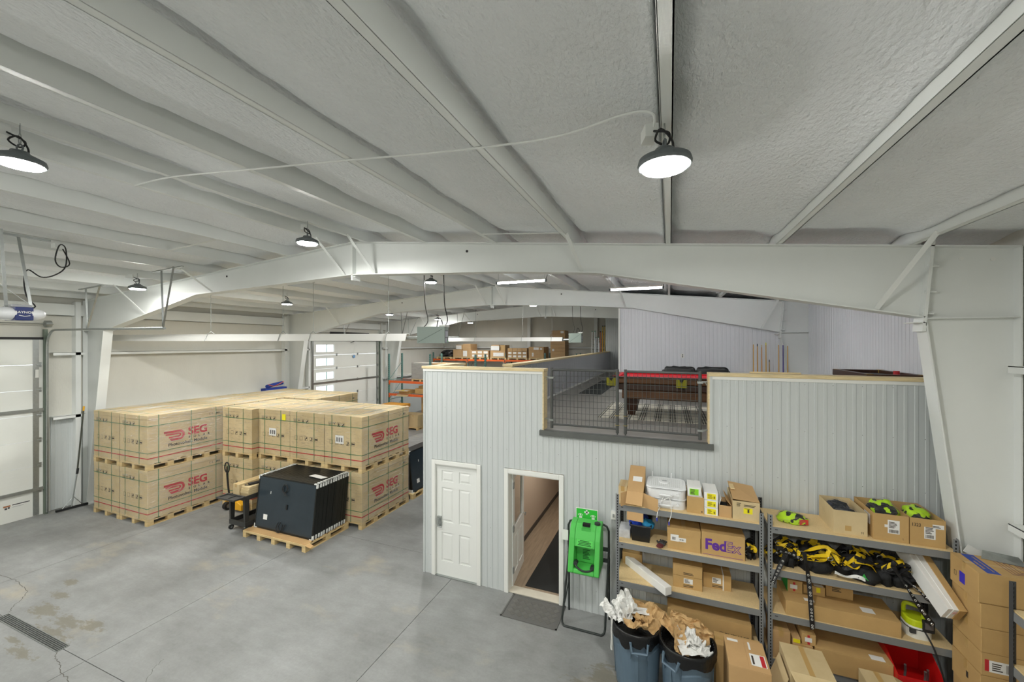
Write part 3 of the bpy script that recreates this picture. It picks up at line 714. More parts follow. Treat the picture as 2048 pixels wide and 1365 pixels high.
spots = [(-.03,2.6,'nearest high bay lamp hanging below the middle purlin'),(-5.05,1.60,'high bay lamp at the left picture edge with looped cord'),
  (-5.05,4.45,'high bay lamp just in front of the nearest steel frame ridge'),(-10.76,5.10,'high bay lamp above the nearest overhead door track'),
  (-10.76,8.75,'high bay lamp above the pallets beyond the first frame'),(-5.74,8.85,'high bay lamp seen just under the nearest frame beside the heater cables'),
  (-10.76,13.5,'high bay lamp near the second overhead door'),(-10.76,17.2,'high bay lamp behind the second frame on the left'),
  (-5.05,15.1,'high bay lamp under the ridge at the farthest frame'),(-10.76,20.7,'farthest high bay lamp over the back pallet rack'),
  (-10.76,1.2,'high bay lamp outside the view on the left'),(-5.74,-2.0,'high bay lamp behind the viewer at the ridge'),(-10.76,-2.2,'high bay lamp behind the viewer on the left'),(-.03,-1.6,'high bay lamp behind the viewer on the middle purlin'),(-5.74,13.0,'x')]  # the last four placed lamps are unseen, added as fill light
for i, (x, y, lab) in enumerate(spots[:-1]):
    place(HB, i > 0, (x, y, zr(x)-(.33 if x == -5.05 else .265)), [.3,1.9,.7,2.4,1.1,0,.5,1,2,.2,0,0,0,0][i], lab, 'round LED high bay lamps')
M_tube = mat('tube_glow', (250,252,255), .4, emit=TUBE_W/(math.pi*2*math.pi*.022*1.15))
def tubelamp(x0,x1,y,z,lab):
    t = thing('tube_lamp', lab, 'lamp', ((x0+x1)/2,y,z), 'LED tube lamps over the loft')
    MB().cyl((x0,y,z),(x1,y,z),.022,n=10).build('tube', M_tube, t)
    MB().box(x0,x1,y-.03,y+.03,z+.02,z+.05).build('housing', M_white, t)
    for x in (x0,x1): MB().cbox(x,y,z+.005,.04,.055,.06).build('end_cap', M_lampbody, t)
    for x in (x0+.03,x1-.03): MB().cyl((x,y,z+.05),(x,y,zr(x)+.02),.004,n=5).build('hanger', M_galv, t)
    MB().tube([(x1,y,z+.03),(x1+.03,y,z+.1),(x1+.06,y,zr(x1)+.03)], .006, 5).build('cord', M_black, t)
tubelamp(-3.72,-2.55,8.5,5.66,'bright LED tube lamp hanging above the stair opening')
tubelamp(-1.22,-.13,8.95,5.44,'bright LED tube lamp hanging above the pool table')
tubelamp(1.2,2.3,8.95,5.37,'LED tube lamp over the loft hidden behind the nearest frame')  # unseen third tube, added to brighten the loft walls

# ------------------------------------------------------------------ solar module cartons on pallets
M_kraft = mat('kraft_carton', (204,182,138), .75, var=.10, scale=2.0, bump=.08, bscale=90, col2=(214,194,152), spec=.25)
M_kraft2 = mat('kraft_carton_dark', (194,160,106), .7, var=.10, scale=3.0, bump=.06, bscale=90, spec=.25)
M_kraft3 = mat('kraft_carton_pale', (196,160,112), .7, var=.08, scale=3.0, bump=.06, bscale=90, spec=.25)
M_kin = mat('kraft_inside', (176,140,84), .8, var=.1, scale=5)
M_pal = mat('pallet_pine', (216,190,138), .7, var=.18, scale=7, stretch=(1,1,3))
M_strap = mat('green_strap', (62,122,78), .4)
M_red = mat('red_print', (192,44,50), .6)
M_ink = mat('black_print', (66,58,48), .7)
M_label = mat('paper_label', (236,236,232), .6)
M_yel = mat('yellow_label', (240,228,30), .6)
def wrap_mat():
    m = bpy.data.materials.new('stretch_wrap'); m.use_nodes = True; nt = m.node_tree; N = nt.nodes; L = nt.links
    N.remove(N['Principled BSDF']); out = N['Material Output']
    g = N.new('ShaderNodeNewGeometry'); mp = N.new('ShaderNodeMapping'); mp.inputs['Scale'].default_value = (1.4,1.4,8.0); L.new(g.outputs['Position'], mp.inputs[0])
    n = N.new('ShaderNodeTexNoise'); n.inputs['Scale'].default_value = 4.5; n.inputs['Detail'].default_value = 7; n.inputs['Roughness'].default_value = .7; n.inputs['Distortion'].default_value = .8; L.new(mp.outputs[0], n.inputs['Vector'])
    bp = N.new('ShaderNodeBump'); bp.inputs['Strength'].default_value = 1; bp.inputs['Distance'].default_value = .09; L.new(n.outputs[0], bp.inputs['Height'])
    gl = N.new('ShaderNodeBsdfGlossy'); gl.inputs['Roughness'].default_value = .26; gl.inputs['Color'].default_value = (1,1,1,1); L.new(bp.outputs[0], gl.inputs['Normal'])
    tr = N.new('ShaderNodeBsdfTransparent'); tr.inputs['Color'].default_value = (.97,.97,.97,1)
    mr = N.new('ShaderNodeMapRange'); mr.inputs['From Min'].default_value = .5; mr.inputs['From Max'].default_value = .75; mr.inputs['To Min'].default_value = .04; mr.inputs['To Max'].default_value = .5; L.new(n.outputs[0], mr.inputs[0])
    mx = N.new('ShaderNodeMixShader'); L.new(mr.outputs[0], mx.inputs[0]); L.new(tr.outputs[0], mx.inputs[1]); L.new(gl.outputs[0], mx.inputs[2]); L.new(mx.outputs[0], out.inputs[0])
    return m
M_wrap = wrap_mat()
def shared(mb, name, m): return mb.mesh(name, m)
def pallet_part(parent, w, l, nbx, nby, h=.15, name='pallet', boards=7):
    """pallet centred on the parent's origin; w along x, l along y"""
    base = MB(); keep = WOFF.get(parent.name); WOFF[parent.name] = Vector((0,0,0))
    base.box(-w/2,w/2,-l/2,l/2,h-.038,h-.020)
    p = base.build(name, M_pal, parent); WOFF[parent.name] = keep
    bm_ = MB().cbox(0,0,0,.10,.13,h-.056).mesh('block', M_pal)
    for i in range(nbx):
        for k in range(nby):
            o = link('block', bm_, p); o.location = (-w/2+.05+(w-.10)*i/(nbx-1), -l/2+.065+(l-.13)*k/(nby-1), .018+(h-.056)/2)
    rm = MB().cbox(0,0,0,.10,l,.018).mesh('runner', M_pal)
    for i in range(nbx):
        o = link('runner', rm, p); o.location = (-w/2+.05+(w-.10)*i/(nbx-1), 0, .009)
    dm = MB().cbox(0,0,0,w,.14,.02).mesh('deck_board', M_pal)
    for k in range(boards):
        o = link('deck_board', dm, p); o.location = (0, -l/2+.07+(l-.14)*k/(boards-1), h-.010)
    return p
UW, UL, UH = 1.13, 1.76, 1.285
def ribbon(pts, width): return MB().strip([(p[0],p[1],0) for p in pts], width, (0,0,1))
def logo_mb():
    b = MB()
    arc = [(.325+.095*math.cos(a), .122+.095*math.sin(a)) for a in [math.pi/2 - math.pi*k/10 for k in range(11)]]
    b.sub(ribbon([(0.0,.222),(.16,.219)] + arc + [(.235,.027),(.15,.022)], .052))
    b.add([(.0,.248,0),(.07,.248,0),(.10,.196,0),(.02,.196,0)], [(3,2,1,0)])
    arc2 = [(.30+.048*math.cos(a), .124+.036*math.sin(a)) for a in [math.pi/2 - math.pi*k/8 for k in range(9)]]
    b.sub(ribbon([(.035,.165),(.16,.160)] + arc2 + [(.20,.088),(.10,.086)], .036))
    b.add([(.12,.05,0),(.24,.05,0),(.19,.0,0),(.155,.0,0)], [(3,2,1,0)])
    return b
def carton_unit():
    t = thing('module_carton', 'x', 'carton pallet')
    pallet_part(t, UW, UL, 3, 5)
    z0 = .15; hw, hl = UW/2-.005, UL/2-.005
    c = MB().box(-hw,hw,-hl,hl,z0,UH-.004).build('carton', M_kraft, t, bevel=.008)
    l = MB().box(-hw-.004,hw+.004,-hl-.004,hl+.004,UH-.10,UH).build('lid', M_kraft, t, bevel=.008)
    e = .0015
    def band(z, wd, m, name, x=hw+.0015, y=hl+.0015):
        s = MB(); s.box(-x-e,x+e,-y-e,-y,z-wd/2,z+wd/2); s.box(-x-e,x+e,y,y+e,z-wd/2,z+wd/2); s.box(-x-e,-x,-y,y,z-wd/2,z+wd/2); s.box(x,x+e,-y,y,z-wd/2,z+wd/2); s.build(name, m, t)
    band(z0+.13, .022, M_red, 'red_stripe', hw+.0005, hl+.0005)
    band(z0+.255, .014, M_strap, 'strap', hw+.003, hl+.003); band(z0+.885, .014, M_strap, 'strap', hw+.003, hl+.003)
    for y in (-.66, .04, .63):
        s = MB(); s.box(hw+.005,hw+.007,y-.007,y+.007,.13,UH); s.box(-hw-.007,-hw-.005,y-.007,y+.007,.13,UH); s.box(-hw-.007,hw+.007,y-.007,y+.007,UH+.0005,UH+.002); s.build('strap', M_strap, t)
    for x in (-.33, .24):
        s = MB(); s.box(x-.007,x+.007,-hl-.007,-hl-.005,.13,UH); s.box(x-.007,x+.007,hl+.005,hl+.007,.13,UH); s.box(x-.007,x+.007,-hl-.007,hl+.007,UH+.0025,UH+.004); s.build('strap', M_strap, t)
    F = frame((hw+.0022, 0, 0), (0,1,0), (0,0,1))
    b = MB(); b.sub(logo_mb(), F @ Matrix.Translation((-.55,.60,0))); b.sub(textmb('SEG', .265, .010), F @ Matrix.Translation((-.03,.68,0)) @ Matrix.Diagonal((1.0,1,1,1)))
    b.build('logo_print', M_red, c, fix=False)
    b = MB()
    for k, ch in enumerate('SOLAR'): b.sub(textmb(ch, .075, .003), F @ Matrix.Translation((-.02+k*.112,.59,0)))
    b.sub(textmb('Photovoltaic Module', .105, .003), F @ Matrix.Translation((-.465,.475,0)))
    b.sub(textmb('C E', .07), F @ Matrix.Translation((.46,1.10,0))); b.sub(textmb('ISO', .06, .003), F @ Matrix.Translation((.64,1.10,0)))
    b.build('lettering', M_ink, c, fix=False)
    # handling pictograms on the short side
    G = frame((0, -hl-.0022, 0), (1,0,0), (0,0,1)); b = MB()
    def sq(x, z, s=.075, fill=0):
        for a0,a1,b0,b1 in ((0,1,0,.06),(0,1,.94,1),(0,.06,0,1),(.94,1,0,1)): b.add([G@Vector((x+a0*s,z+b0*s,0)),G@Vector((x+a1*s,z+b0*s,0)),G@Vector((x+a1*s,z+b1*s,0)),G@Vector((x+a0*s,z+b1*s,0))],[(0,1,2,3)])
        if fill:
            for a0,a1,b0,b1 in fill: b.add([G@Vector((x+a0*s,z+b0*s,0)),G@Vector((x+a1*s,z+b0*s,0)),G@Vector((x+a1*s,z+b1*s,0)),G@Vector((x+a0*s,z+b1*s,0))],[(0,1,2,3)])
    for k, f in enumerate((((.2,.35,.2,.8),(.6,.75,.2,.8)), ((.3,.7,.5,.75),(.46,.54,.15,.5)), ((.3,.7,.2,.7),(.4,.6,.7,.85)), ((.2,.5,.2,.6),(.5,.8,.4,.8)))): sq(-.44+k*.135, 1.02, .095, f)
    for k, f in enumerate((0, 0, ((.2,.4,.1,.6),(.45,.85,.45,.85)), ((.2,.75,.1,.3),(.5,.85,.4,.85)), ((.05,.95,.3,.7),))): sq(-.40+k*.165, .60, .095, f)
    b.build('pictograms', M_ink, c, fix=False)
    MB().box(-hw-.012,hw+.012,-hl-.012,hl+.012,.10,UH+.008).build('stretch_wrap', M_wrap, t)
    rnd = random.Random(5); ff = MB(); hx, hy = hw+.012, hl+.012
    for q in range(46):
        z = rnd.uniform(.2, UH-.03); L_ = rnd.uniform(.08,.42); s0 = rnd.uniform(-hl+.05, hl-.05-L_); dz = rnd.uniform(-.02,.02)
        ff.tube([(hx, s0, z), (hx, s0+L_*.5, z+dz+rnd.uniform(-.008,.008)), (hx, s0+L_, z+dz)], rnd.uniform(.0012,.0028), 4)
    for q in range(16):
        z = rnd.choice((rnd.uniform(.16,.4), rnd.uniform(.9,UH-.03))); L_ = rnd.uniform(.05,.22); s0 = rnd.uniform(-hw+.03, hw-.03-L_)
        ff.tube([(s0, -hy, z), (s0+L_*.5, -hy, z+rnd.uniform(-.015,.015)), (s0+L_, -hy, z+rnd.uniform(-.03,.03))], rnd.uniform(.0012,.0026), 4)
    for q in range(34):
        x = rnd.uniform(-hw+.03, hw-.03); L_ = rnd.uniform(.15,.7); s0 = rnd.uniform(-hl+.03, hl-.03-L_)
        ff.tube([(x, s0, UH+.008), (x+rnd.uniform(-.02,.02), s0+L_*.5, UH+.008), (x+rnd.uniform(-.03,.03), s0+L_, UH+.008)], rnd.uniform(.0015,.0035), 4)
    fo = ff.build('film_folds', M_film, t); fo['kind'] = 'stuff'  # film ridges coloured white to give glare streaks on the clear wrap
    return t
def film_mat():
    m = mat('film_fold', (244,244,242), .2); b = m.node_tree.nodes['Principled BSDF']; b.inputs['Alpha'].default_value = .6; return m  # white tint stands in for glints along the film folds
M_film = film_mat()
CU = carton_unit()
rows = {'A': ((-12.995,'outer'),(-11.845,'inner'))}
def tl(k): return 1.29*k
CARTONS = [
 (-12.995,6.41,0,'bottom solar carton at the left end of the front row'),(-11.845,6.41,0,'bottom solar carton whose red logo side faces the cart'),
 (-12.995,6.41,1,'top solar carton at the left end of the front row'),(-11.845,6.41,1,'top solar carton nearest the left wall with its red logo side showing'),
 (-10.485,7.94,0,'bottom solar carton behind the pallet jack'),(-10.485,7.94,1,'top solar carton behind the pallet jack'),
 (-9.36,8.115,0,'bottom solar carton behind the loaded black cart'),(-9.36,8.115,1,'top solar carton with a yellow tag and white label'),
 (-8.235,8.115,0,'bottom solar carton hidden behind the leaning modules'),(-8.235,8.115,1,'top solar carton with torn shiny wrap, second from the right end'),
 (-7.10,8.115,0,'bottom right solar carton beside the leaning modules'),(-7.10,8.115,1,'top right solar carton with a white label and red logo'),
 (-12.995,8.19,0,'bottom solar carton in the second row by the wall'),(-12.995,8.19,1,'top solar carton in the second row by the wall'),
 (-11.845,8.19,0,'bottom solar carton in the second row, inner side'),(-11.845,8.19,1,'top solar carton in the second row, inner side'),
 (-12.85,9.98,0,'bottom solar carton in the rear row by the wall'),(-12.85,9.98,1,'top solar carton in the rear row by the wall'),
 (-11.70,9.98,0,'bottom solar carton in the middle of the rear row'),(-11.70,9.98,1,'top solar carton in the middle of the rear row'),
 (-10.55,9.98,0,'bottom solar carton at the right end of the rear row'),(-10.55,9.98,1,'top solar carton at the right end of the rear row')]
for i, (x, y, k, lab) in enumerate(CARTONS):
    o = place(CU, i > 0, (x, y, tl(k)), random.uniform(-.004,.004), lab, 'shrink-wrapped solar module cartons')
    if (x, k) in ((-7.10,1), (-9.36,1)):
        xx = x-.22 if x == -7.10 else x-.16
        lb = MB().box(xx+.0,xx+.25,y-.885,y-.883,k*1.29+.63,k*1.29+.82); 
        for c_ in (0,1,2): pass
        l = lb.build('paper_label', M_label); l.parent = o; l.matrix_parent_inverse = o.matrix_basis.inverted(); KIDS.setdefault(o.name, []).append(l)
        bars = MB()
        for q in range(3): bars.box(xx+.03+q*.07,xx+.075+q*.07,y-.8865,y-.8855,k*1.29+.67,k*1.29+.77)
        l2 = bars.build('bar_print', mat('grey_print',(120,120,118),.7)); l2.parent = o; l2.matrix_parent_inverse = o.matrix_basis.inverted()
        if x == -9.36:
            l3 = MB().box(x+.30,x+.42,y-.886,y-.884,k*1.29+1.05,k*1.29+1.2).build('yellow_tag', M_yel); l3.parent = o; l3.matrix_parent_inverse = o.matrix_basis.inverted()

# ------------------------------------------------------------------ leaning black solar modules
M_mod = mat('module_back', (40,52,60), .22, var=.15, scale=2, spec=.6)
M_modf = mat('module_frame', (34,36,34), .35, metal=.3)
M_foamw = mat('white_corner_guard', (226,228,224), .6)
def module():
    t = thing('solar_module', 'x', 'solar module')
    w, h, d = 1.74, 1.13, .032
    f = MB(); f.box(-w/2,w/2,0,d,0,.03); f.box(-w/2,w/2,0,d,h-.03,h); f.box(-w/2,-w/2+.03,0,d,.03,h-.03); f.box(w/2-.03,w/2,0,d,.03,h-.03)
    f.build('frame', M_modf, t); MB().box(-w/2+.03,w/2-.03,.004,.012,.03,h-.03).build('back_sheet', M_mod, t)
    for sx in (-1,1):
        for sz in (0,1):
            g = MB(); x0 = sx*(w/2+.006); x1 = sx*(w/2-.085); zz0 = -.004 if sz==0 else h-.085; zz1 = .085 if sz==0 else h+.006
            g.box(min(x0,sx*(w/2-.02)),max(x0,sx*(w/2-.02)),-.003,.038,zz0,zz1)
            g.box(min(x0,x1),max(x0,x1),-.003,.038,(-.004 if sz==0 else h-.015),(.015 if sz==0 else h+.006))
            g.build('corner_guard', M_foamw, t)
    return t
mod = module(); LEAN = math.radians(-7)
NM = 25
for i in range(NM):
    lab = 'front solar module of the leaning row with coiled cables on its back' if i == 0 else 'solar module standing in the leaning row behind the front one'
    place(mod, i > 0, (-7.79+random.uniform(-.006,.006) if i else -7.79, 6.215+i*.0355, .162), label=lab, group='leaning solar modules on the pallet', rot=(LEAN+random.uniform(-.004,.004),0,0))
fm = mod
def onmod(mb, name, m, smooth=False):
    o = link(name, mb.mesh(name, m, smooth), fm); return o
def coil(cx, cz, r, n, tail):
    pts = []
    for k in range(n*14):
        a = 2*math.pi*k/14; rr = r*(1+.12*math.sin(a*.7)); pts.append((cx+rr*math.cos(a), -.012-.0006*k, cz+rr*1.1*math.sin(a)))
    return pts + tail
b = MB(); b.tube(coil(-.02,.93,.075,3,[(.0,-.04,.87),(.05,-.03,.80),(.07,-.02,.77)]), .0055, 6); b.tube([(-.07,-.02,.93),(-.05,-.03,.85),(.0,-.03,.80),(.06,-.02,.79)], .0055, 6); onmod(b, 'cable', M_black)
b = MB(); b.tube(smooth_pts([(-.14,-.01,.20),(-.16,-.03,.10),(-.12,-.04,.02),(-.04,-.04,.02),(.0,-.03,.10),(.02,-.02,.19)]), .008, 6); b.tube(smooth_pts([(-.06,-.01,.22),(-.09,-.03,.12),(-.03,-.04,.05),(.05,-.03,.12),(.08,-.02,.19)]), .008, 6); onmod(b, 'cable', M_black)
onmod(MB().box(.05,.085,-.02,.006,.50,.60), 'junction_box', M_black)
onmod(MB().box(-.62,-.50,.001,.0035,.20,.31), 'sticker', M_label); onmod(MB().box(-.47,-.455,.0,.003,.76,.82), 'sticker', M_label)
mp_ = thing('module_pallet', 'wooden pallet with cardboard sheet under the leaning modules', 'pallet', (-7.83, 6.62, 0))
pallet_part(mp_, 1.86, 1.18, 5, 3, h=.145, name='pallet', boards=6)
MB().box(-8.72,-6.92,6.05,7.19,.146,.152).build('cardboard_sheet', M_kraft3, mp_)
o = MB().hexa([(-7.12,6.06,.152),(-6.74,6.00,.13),(-6.74,6.10,.13),(-7.12,6.20,.152),(-7.12,6.06,.156),(-6.74,6.00,.134),(-6.74,6.10,.134),(-7.12,6.20,.156)]).build('cardboard_scrap', M_kraft3, mp_)
# the last modules rest on a prop block so that the row stands
o = MB().prism([(7.105,.152),(7.165,.152),(7.235,1.0),(7.20,1.0)], 'x', -8.3, -7.3).build('prop_board', M_pal, mp_)
pp = MB(); Mq = Matrix.Translation((-7.30, 6.72, 1.292)) @ Matrix.Rotation(-.12, 4, 'Z') @ Matrix.Rotation(math.radians(-4.5), 4, 'X'); pp.obox(Mq, .42, .16, .004)
o = pp.build('paper_sheet', M_label); tag(o, 'white sheet of paper lying on top of the leaning modules', 'paper')
for ob in [o for o in bpy.data.objects if o.name.startswith('solar_module')]:
    i = round((ob.location.y-6.215)/.0355)
    if i % 2:
        for ch in list(KIDS[ob.name]):
            if ch.name.startswith('corner_guard'): KIDS[ob.name].remove(ch); bpy.data.objects.remove(ch)
# second row of modules behind the cartons
m2 = thing('module_stack_pallet', 'wooden pallet under the modules behind the cartons', 'pallet', (-7.1, 10.08, 0))
pallet_part(m2, 1.18, 1.86, 3, 5, h=.145)
for i in range(9):
    o = copy_tree(mod)
    for c in list(KIDS[o.name]):
        if i and c.name.split('.')[0] in ('cable','junction_box','sticker'): KIDS[o.name].remove(c); bpy.data.objects.remove(c)
    o.location = (-6.56-i*.0355, 10.08, .147); o.rotation_euler = (LEAN, 0, math.pi/2)
    o['label'] = 'solar module facing the aisle in the stack behind the cartons' if i == 0 else 'solar module in the stack behind the cartons'; o['group'] = 'solar modules behind the cartons'
b = MB().prism([(-6.95,.147),(-6.90,.147),(-7.02,1.05),(-7.05,1.05)], 'y', 9.6, 10.6); b.build('prop_board', M_pal, m2)
# drop cables from the copies of the first row
for ob in list(bpy.data.objects):
    if ob.parent and ob.parent.name.startswith('solar_module.') and ob.name.split('.')[0] in ('cable',) and ob.parent.location.y < 9: bpy.data.objects.remove(ob)

# ------------------------------------------------------------------ cart, pallet jack, squeegee
M_cart = mat('cart_plastic', (58,58,56), .55, var=.1, scale=6)
ct = thing('utility_cart', 'black plastic two-shelf utility cart loaded with cartons', 'cart', (-9.13, 6.6, 0))
def tray(x0,x1,y0,y1,z0,z1,w=.03,floor=.012):
    b = MB(); b.box(x0,x1,y0,y1,z0,z0+floor); b.box(x0,x0+w,y0,y1,z0,z1); b.box(x1-w,x1,y0,y1,z0,z1); b.box(x0+w,x1-w,y0,y0+w,z0,z1); b.box(x0+w,x1-w,y1-w,y1,z0,z1); return b
tray(-9.40,-8.86,6.15,7.02,.72,.82).build('top_shelf', M_cart, ct, bevel=.006)
tray(-9.40,-8.86,6.15,7.02,.13,.24).build('bottom_shelf', M_cart, ct, bevel=.006)
for x in (-9.37,-8.90):
    for y in (6.20,6.97):
        MB().hexa([(x-.025,y-.04,.2),(x+.025,y-.04,.2),(x+.025,y+.04,.2),(x-.025,y+.04,.2),(x-.03,y-.055,.75),(x+.03,y-.055,.75),(x+.03,y+.055,.75),(x-.03,y+.055,.75)]).build('leg', M_cart, ct)
        w_ = MB(); w_.cyl((x-.018,y-.02,.055),(x+.018,y-.02,.055),.055,n=16); wh = w_.build('caster', M_black, ct)
        MB().bar((x,y-.01,.1),(x,y,.14),.05,.06).build('fork', M_galv, wh); MB().cyl((x-.02,y-.02,.055),(x+.02,y-.02,.055),.03,n=12).build('hub', M_galv, wh)
hh = tray(-9.42,-8.84,5.88,6.15,.80,.84,.035).build('handle_tray', M_cart, ct, bevel=.008)
MB().box(-9.14,-9.11,5.9,6.13,.80,.83).build('divider', M_cart, hh)
def plainbox(name, lab, cat, x0,x1,y0,y1,z0,z1, m=None, rz=0, group=None, tape=True, face='y'):
    cx, cy = (x0+x1)/2, (y0+y1)/2
    t = thing(name, lab, cat, (cx,cy,z0), group); WOFF[t.name] = Vector((0,0,0))
    w, d, h = x1-x0, y1-y0, z1-z0; m = m or M_kraft
    b = MB().box(-w/2,w/2,-d/2,d/2,0,h-.003).build('carton', m, t, bevel=min(.005, h*.08))
    # two top flaps meeting along the middle
    if w >= d: fl_ = ((-w/2,w/2,-d/2,-.002),(-w/2,w/2,.002,d/2))
    else: fl_ = ((-w/2,-.002,-d/2,d/2),(.002,w/2,-d/2,d/2))
    for f in fl_: MB().box(f[0],f[1],f[2],f[3],h-.004,h).build('flap', m, t)
    if tape:
        tp = MB()
        if w >= d: tp.box(-w/2-.001,w/2+.001,-.025,.025,h-.001,h+.001); tp.box(w/2,w/2+.001,-.025,.025,h-.09,h+.001); tp.box(-w/2-.001,-w/2,-.025,.025,h-.09,h+.001)
        else: tp.box(-.025,.025,-d/2-.001,d/2+.001,h-.001,h+.001); tp.box(-.025,.025,-d/2-.001,-d/2,h-.07,h+.001)
        tp.build('tape', mat('packing_tape',(190,156,98),.3), t)
    t.rotation_euler = (0,0,rz)
    if not rz: WOFF[t.name] = Vector((cx,cy,z0))
    return t
plainbox('carton_box', 'long kraft carton on the black cart', 'box', -9.37,-9.17,6.22,6.95,.735,1.03, M_kraft)
for k in range(5):
    plainbox('flat_carton', ['lowest flat carton','second lowest flat carton','middle flat carton','second highest flat carton','topmost flat carton'][k]+' in the stack on the black cart', 'box', -9.14+random.uniform(-.01,.01),-8.88,6.24+random.uniform(0,.03),6.92,.735+k*.052,.735+(k+1)*.052-.002, M_kraft, group='flat cartons on the cart', tape=False)
tw = thing('hand_tool', 'dark folded hand tool lying on the flat cartons', 'tool', (-9.0,6.45,.997)); 
tb = MB(); tb.obox(Matrix.Translation((-8.97,6.55,1.02)) @ Matrix.Rotation(-.3,4,'Z'), .10,.42,.04); tb.build('body', M_black, tw, bevel=.008)
MB().tube(smooth_pts([(-9.0,6.35,1.0),(-9.08,6.3,1.005),(-9.12,6.36,1.005),(-9.05,6.45,1.01)]), .008, 6).build('cord', M_black, tw)
pj = thing('pallet_jack', 'yellow pallet jack with black handle pushed under a pallet', 'pallet jack', (-10.45, 6.9, 0))
M_jack = mat('jack_yellow', (236,176,34), .4)
MB().tube(smooth_pts([(-10.56,6.93,.25),(-10.58,6.90,.6),(-10.59,6.88,.93)]), .022, 8).build('handle_shaft', M_black, pj)
lp = [(-10.59+.085*math.sin(a)*(1 if True else 0), 6.88, 1.075-.13*math.cos(a)) for a in [2*math.pi*k/16 for k in range(16)]]
MB().tube(lp, .016, 8, closed=True).build('handle_loop', M_black, pj)
MB().bar((-10.59,6.88,.95),(-10.59,6.88,1.10),.03,.02,up=(1,0,0)).build('lever', M_black, pj)
MB().prism([(-10.32,.06),(-9.98,.06),(-9.98,.20),(-10.12,.27),(-10.32,.25)], 'y', 6.82, 7.02).build('pump_body', M_jack, pj, bevel=.015)
MB().box(-10.70,-10.42,6.90,7.03,.12,.26).build('frame_plate', M_jack, pj, bevel=.01)
for x in (-10.56,): 
    wh = MB().cyl((x-.05,6.87,.10),(x+.05,6.87,.10),.10,n=20).build('steer_wheel', M_black, pj); MB().cyl((x-.052,6.87,.10),(x+.052,6.87,.10),.05,n=16).build('hub', M_galv, wh)
for x in (-10.76,-10.22): MB().box(x-.07,x+.07,7.0,7.9,.05,.09).build('fork', M_jack, pj)
sq = thing('floor_squeegee', 'long-handled floor squeegee leaning on the left wall', 'squeegee', (-14.42,5.5,0))
MB().bar((-14.35,5.14,.04),(-14.30,5.72,.04),.05,.05).build('blade', M_black, sq)
MB().tube([(-14.33,5.42,.06),(-14.40,5.56,.95)], .014, 8).build('lower_handle', M_galv, sq)
MB().tube([(-14.40,5.555,.9),(-14.44,5.69,2.48)], .017, 8).build('upper_handle', mat('olive_handle',(66,68,56),.5), sq)
MB().tube([(-14.44,5.69,2.48),(-14.443,5.70,2.60)], .021, 8).build('grip', M_jack, sq)
for y in (5.25,5.62): MB().tube([(-14.33,y,.06),(-14.36,5.47,.30)], .008, 6).build('brace', M_galv, sq)
MB().cyl((-14.395,5.55,.86),(-14.405,5.57,1.0),.024,n=10).build('clamp', M_black, sq)
hc = thing('folded_chair', 'blue folded item with orange strap behind the cartons', 'folded gear', (-14.25,11.05,2.58))
hc_b = MB(); hc_b.tube(smooth_pts([(-14.22,10.70,2.62),(-14.26,11.0,2.66),(-14.30,11.42,2.70)]), .07, 8); hc_b.build('roll', mat('blue_cloth',(36,62,150),.8), hc)
MB().tube(smooth_pts([(-14.16,10.72,2.70),(-14.18,11.0,2.62),(-14.2,11.4,2.76)]), .012, 6).build('strap', mat('orange_strap',(226,110,40),.7), hc)
MB().box(-14.4,-14.15,10.6,11.5,2.40,2.55).build('ledge_bag', mat('blue_cloth',(36,62,150),.8), hc)

